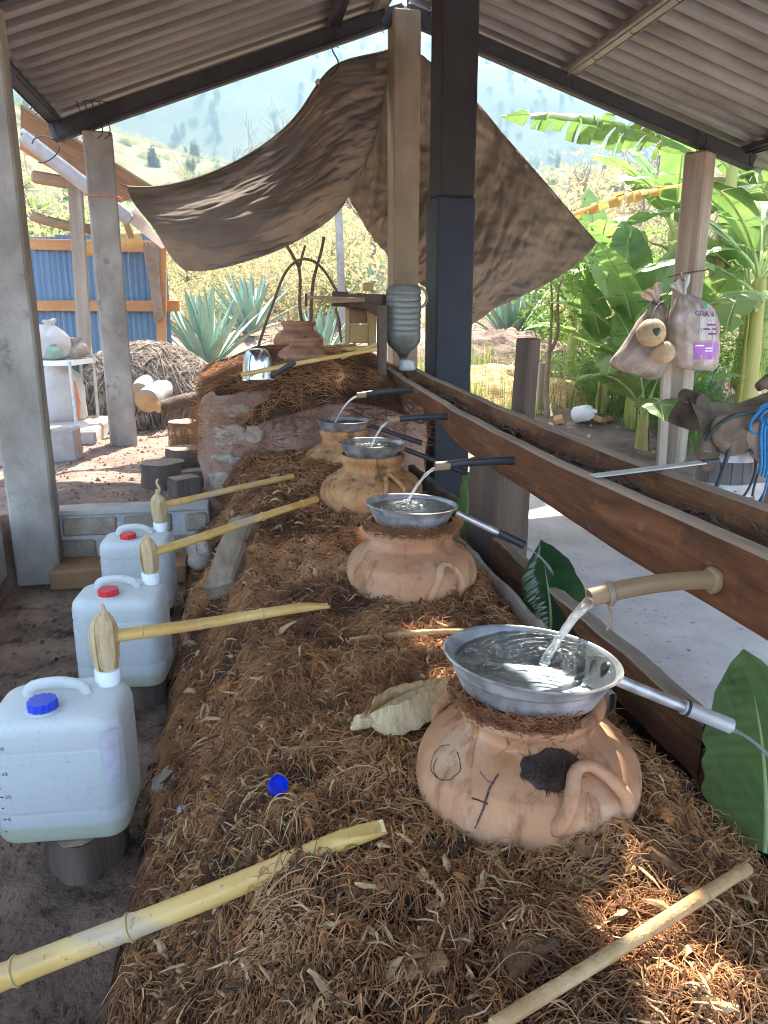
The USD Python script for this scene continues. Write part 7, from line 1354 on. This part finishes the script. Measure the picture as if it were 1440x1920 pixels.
form('pine_form', leaf_cloud(1500, 61, 0.35, (1.6, 1.6, 5.0)), 'pine_leaf', limbs(72, 6.0, 0.4, 0.16, 2))
r = np.random.default_rng(101)
words = {'shrub_form_a': ('yellow-green shrub', 'shrub'), 'shrub_form_b': ('green shrub', 'shrub'), 'shrub_form_c': ('dry straw-coloured shrub', 'shrub'), 'dry_tree_form': ('dry leafless-looking tree', 'tree'), 'bare_tree_form': ('thin sparse tree', 'tree'), 'bushy_tree_form': ('green bushy tree', 'tree'), 'pine_form': ('dark thin tree', 'tree')}
SH = [('shrub_form_a', 430, 620, 16, 1.1, 'behind the big agave'), ('shrub_form_b', 640, 585, 18, 1.2, 'behind the little wooden stand'), ('shrub_form_c', 345, 640, 15, 1.0, 'between blue fence and big agave'), ('shrub_form_a', 690, 560, 22, 1.5, 'left of the ridge post foot'),
      ('shrub_form_c', 590, 540, 26, 2.2, 'far behind the taller stick'), ('shrub_form_a', 500, 560, 24, 1.8, 'framed by the arched hose'), ('shrub_form_c', 420, 550, 27, 2.0, 'under the low edge of the tarp'), ('shrub_form_a', 1040, 620, 13.5, 1.1, 'behind the stake, by the pale agave'),
      ('shrub_form_b', 1075, 640, 11.5, 0.9, 'beside the small forked tree'), ('shrub_form_c', 905, 600, 20, 1.5, 'just right of the dark painted post'), ('shrub_form_a', 985, 590, 21, 1.6, 'behind the pale agave'), ('shrub_form_b', 1150, 560, 17, 2.2, 'above the banana leaves'),
      ('shrub_form_a', 1250, 480, 20, 2.4, 'right of centre beyond the banana plants'), ('shrub_form_b', 1370, 560, 15, 2.0, 'right of the grey post'), ('shrub_form_c', 1085, 470, 24, 2.2, 'below the tarp\'s right tip'), ('shrub_form_c', 1130, 420, 28, 2.8, 'beneath the orange leaf'), ('shrub_form_a', 100, 440, 20, 2.6, 'above the blue fence at left'), ('shrub_form_c', 150, 420, 26, 2.6, 'beyond the left shelter'), ('shrub_form_b', 90, 380, 30, 3.0, 'high on the slope at left'), ('shrub_form_c', 1400, 470, 22, 2.4, 'at the far right under the roof edge'),
      ('dry_tree_form', 700, 600, 20, 1.25, 'between the thin pole and the ridge post'), ('dry_tree_form', 560, 600, 25, 1.3, 'behind the sticks on the mud oven'), ('dry_tree_form', 1190, 520, 22, 1.5, 'beyond the orange banana leaf'), ('bare_tree_form', 1320, 560, 19, 1.2, 'behind the grey post'), ('dry_tree_form', 1040, 560, 26, 1.5, 'left of the banana plants'), ('bare_tree_form', 450, 600, 30, 1.3, 'far behind the big agave'), ('bare_tree_form', 1240, 560, 24, 1.5, 'behind the tallest banana plant'), ('bushy_tree_form', 80, 470, 26, 1.0, 'left beyond the blue fence')]
SH += [('shrub_form_a', 1010, 640, 16, 1.5, 'between the stake and the pale agave'), ('shrub_form_b', 1080, 600, 15, 1.7, 'behind the forked sapling'), ('shrub_form_a', 1120, 540, 19, 2.2, 'under the tarp tip to its right'), ('shrub_form_c', 1060, 520, 21, 2.3, 'beyond the forked sapling'), ('shrub_form_b', 1210, 560, 14, 2.0, 'between the banana plants'), ('shrub_form_a', 1290, 620, 13, 1.6, 'behind the printed bag'), ('shrub_form_c', 1180, 470, 25, 3.0, 'on the slope over the young banana plant'), ('shrub_form_a', 1290, 420, 28, 3.2, 'high on the slope left of the grey post'),
       ('shrub_form_c', 1030, 420, 32, 3.2, 'on the slope right of the tarp'), ('shrub_form_a', 950, 470, 34, 3.0, 'on the slope beside the dark post'), ('shrub_form_c', 1400, 400, 30, 3.4, 'on the slope at the right edge'), ('shrub_form_c', 520, 590, 17, 1.5, 'just behind the arched hose'), ('shrub_form_a', 570, 560, 21, 1.9, 'behind the forked stick'), ('shrub_form_c', 660, 590, 17, 1.6, 'behind the beam of the little stand'), ('shrub_form_a', 350, 580, 20, 2.0, 'right of the fence end'), ('shrub_form_c', 455, 590, 20, 1.8, 'behind the gap between agaves'), ('shrub_form_a', 620, 480, 34, 3.2, 'high beyond the thin pole'), ('shrub_form_c', 680, 450, 38, 3.6, 'on the far bank under the tarp'), ('shrub_form_b', 700, 520, 26, 2.0, 'beside the foot of the thin pole')]
SH += [('shrub_form_b', 1120, 765, 9.3, 0.55, 'at ground level behind the white jug'), ('shrub_form_b', 1170, 770, 8.8, 0.5, 'low under the young banana leaves'), ('shrub_form_b', 1225, 770, 8.4, 0.5, 'at the foot of the bag-hung post'), ('shrub_form_b', 1040, 740, 9.8, 0.55, 'between orange heap and forked sapling'), ('shrub_form_b', 1345, 745, 8.2, 0.6, 'above the saddle'), ('shrub_form_b', 1290, 700, 9.9, 0.8, 'behind the leafy banana shoot'), ('shrub_form_b', 1200, 690, 10.6, 0.9, 'in the gap behind the young banana')]
for fm, px, py, Yq, s, where in SH:
    q = aty(px, py, Yq); w_, c_ = words[fm]; copy_of('/World/' + fm, c_ if c_ == 'shrub' else w_.split()[0] + '_tree', f'{w_} {where}', c_, (q[0], q[1], float(ground_z(q[0], q[1]))), rz=r.uniform(0, 360), s=s)
st_ = xy(1028, 772, 8.4); t = Thing('forked_sapling', 'thin forked sapling right of the dark stake', 'tree', (*st_, float(ground_z(*st_))))
z0_ = float(ground_z(*st_)); b0 = np.array([*st_, z0_ - 0.05])
t.add('trunk', tube(smooth_path([b0, aty(1026, 700, 8.4), aty(1030, 655, 8.4), aty(1034, 600, 8.45), aty(1032, 520, 8.5)], 20), [0.035, 0.03, 0.018, 0.01], 8, wob=0.1), 'branch', True)
t.add('limb', tube(smooth_path([aty(1030, 660, 8.4), aty(1043, 635, 8.4), aty(1046, 590, 8.35), aty(1056, 520, 8.3)], 14), [0.024, 0.018, 0.01], 8, wob=0.1), 'branch', True)
v, f = leaf_cloud(700, 83, 0.035, (0.55, 0.5, 0.9)); tag(t.add('leaf_spray', (v + aty(1040, 610, 8.4), f), 'green_shrub_leaf', False), kind='stuff')
single('thin_pole', beam(aty(645, 640, 15.0) - [0, 0, 0.4], aty(634, 385, 15.0), 0.13, 0.13, 0.01, (0, 1, 0)), 'post_concrete', 'thin grey pole standing beyond the tarp opening', 'pole')
single('grey_stake', beam(aty(1012, 800, 8.6) - [0, 0, 0.3], aty(1017, 680, 8.6), 0.09, 0.06, 0.006, (0, 1, 0)), 'weathered_wood', 'grey stake in the ground just right of the dark one', 'stake')
def grass(N, seed, region, h, look, name, lab):
    r = np.random.default_rng(seed); pts = []
    x = r.uniform(region[0], region[1], N); y = r.uniform(region[2], region[3], N); k = noise(np.stack([x * 0.8, y * 0.8, 0 * x], -1), seed) > 0.42; x, y = x[k], y[k]; n_ = len(x); z = ground_z(x, y)
    a_ = r.uniform(0, 6.28, n_); H_ = r.uniform(*h, n_); lean = r.normal(0, 0.35, n_); s = np.linspace(0, 1, 4); w = np.array([1, 0.8, 0.5, 0.05]) * 0.5
    cx_ = x[:, None] + np.cos(a_)[:, None] * lean[:, None] * H_[:, None] * s ** 2; cy_ = y[:, None] + np.sin(a_)[:, None] * lean[:, None] * H_[:, None] * s ** 2; cz_ = z[:, None] + H_[:, None] * s
    W_ = (0.004 + 0.0010 * y)[:, None] * w[None]; sx_, sy_ = -np.sin(a_)[:, None] * W_, np.cos(a_)[:, None] * W_
    P_ = np.stack([np.stack([cx_ - sx_, cy_ - sy_, cz_], -1), np.stack([cx_ + sx_, cy_ + sy_, cz_], -1)], 2)
    v = P_.reshape(-1, 3); i = (np.arange(n_)[:, None] * 8 + np.arange(3)[None] * 2).ravel()[:, None]
    single(name, (v, np.vstack([i + [0, 1, 3], i + [0, 3, 2]])), look, lab, 'grass', False, kind='stuff')
grass(9000, 3, (-9, 14, 9.6, 30), (0.15, 0.5), 'dry_grass', 'dry_grass', 'dry straw grass over the slope beyond the shed')
grass(6500, 4, (2.0, 8.5, 6.3, 11.0), (0.08, 0.42), 'green_grass', 'green_grass', 'green grass at the foot of the banana plants')
# trees on the slopes
pf = UsdGeom.PointInstancer.Define(stage, '/World/slope_scrub'); tag(pf.GetPrim(), 'hazy scrub and trees covering the hills far behind', 'woodland', kind='stuff')
protos = []
for k, fm in enumerate(('shrub_form_a', 'shrub_form_c', 'pine_form', 'bushy_tree_form')):
    x = UsdGeom.Xform.Define(stage, f'/World/slope_scrub/{("low_scrub", "dry_scrub", "dark_tree", "green_tree")[k]}'); x.GetPrim().GetReferences().AddInternalReference('/World/' + fm); protos.append(x.GetPath())
pf.CreatePrototypesRel().SetTargets(protos)
N = 3200; x = r.uniform(-190, 230, N); y = 72 + 225 * r.random(N) ** 1.3; N2 = 2600; x = np.r_[x, r.uniform(-420, 620, N2)]; y = np.r_[y, r.uniform(300, 740, N2)]; N3 = 420; x = np.r_[x, r.uniform(-40, 420, N3)]; y = np.r_[y, r.uniform(735, 790, N3)]
z = np.where(y < 298, hillside_z(x, y), mountain_z(x, y)); idx = np.where(y < 298, r.choice(4, len(x), p=[0.45, 0.40, 0.05, 0.10]), r.choice([2, 3, 3], len(x)))
sc = np.where(idx < 2, r.uniform(1.0, 2.6, len(x)), r.uniform(0.45, 0.9, len(x))) * np.where(y < 298, 0.8, 1.5)
pf.CreateProtoIndicesAttr(Vt.IntArray.FromNumpy(idx.astype(np.int32))); pf.CreatePositionsAttr(Vt.Vec3fArray.FromNumpy(np.stack([x, y, z - 0.3], 1).astype(np.float32)))
pf.CreateScalesAttr(Vt.Vec3fArray.FromNumpy(np.repeat(sc[:, None], 3, 1).astype(np.float32))); an = r.uniform(0, PI, len(x))
pf.CreateOrientationsAttr(Vt.QuathArray([Gf.Quath(float(math.cos(a_)), 0, 0, float(math.sin(a_))) for a_ in an]))
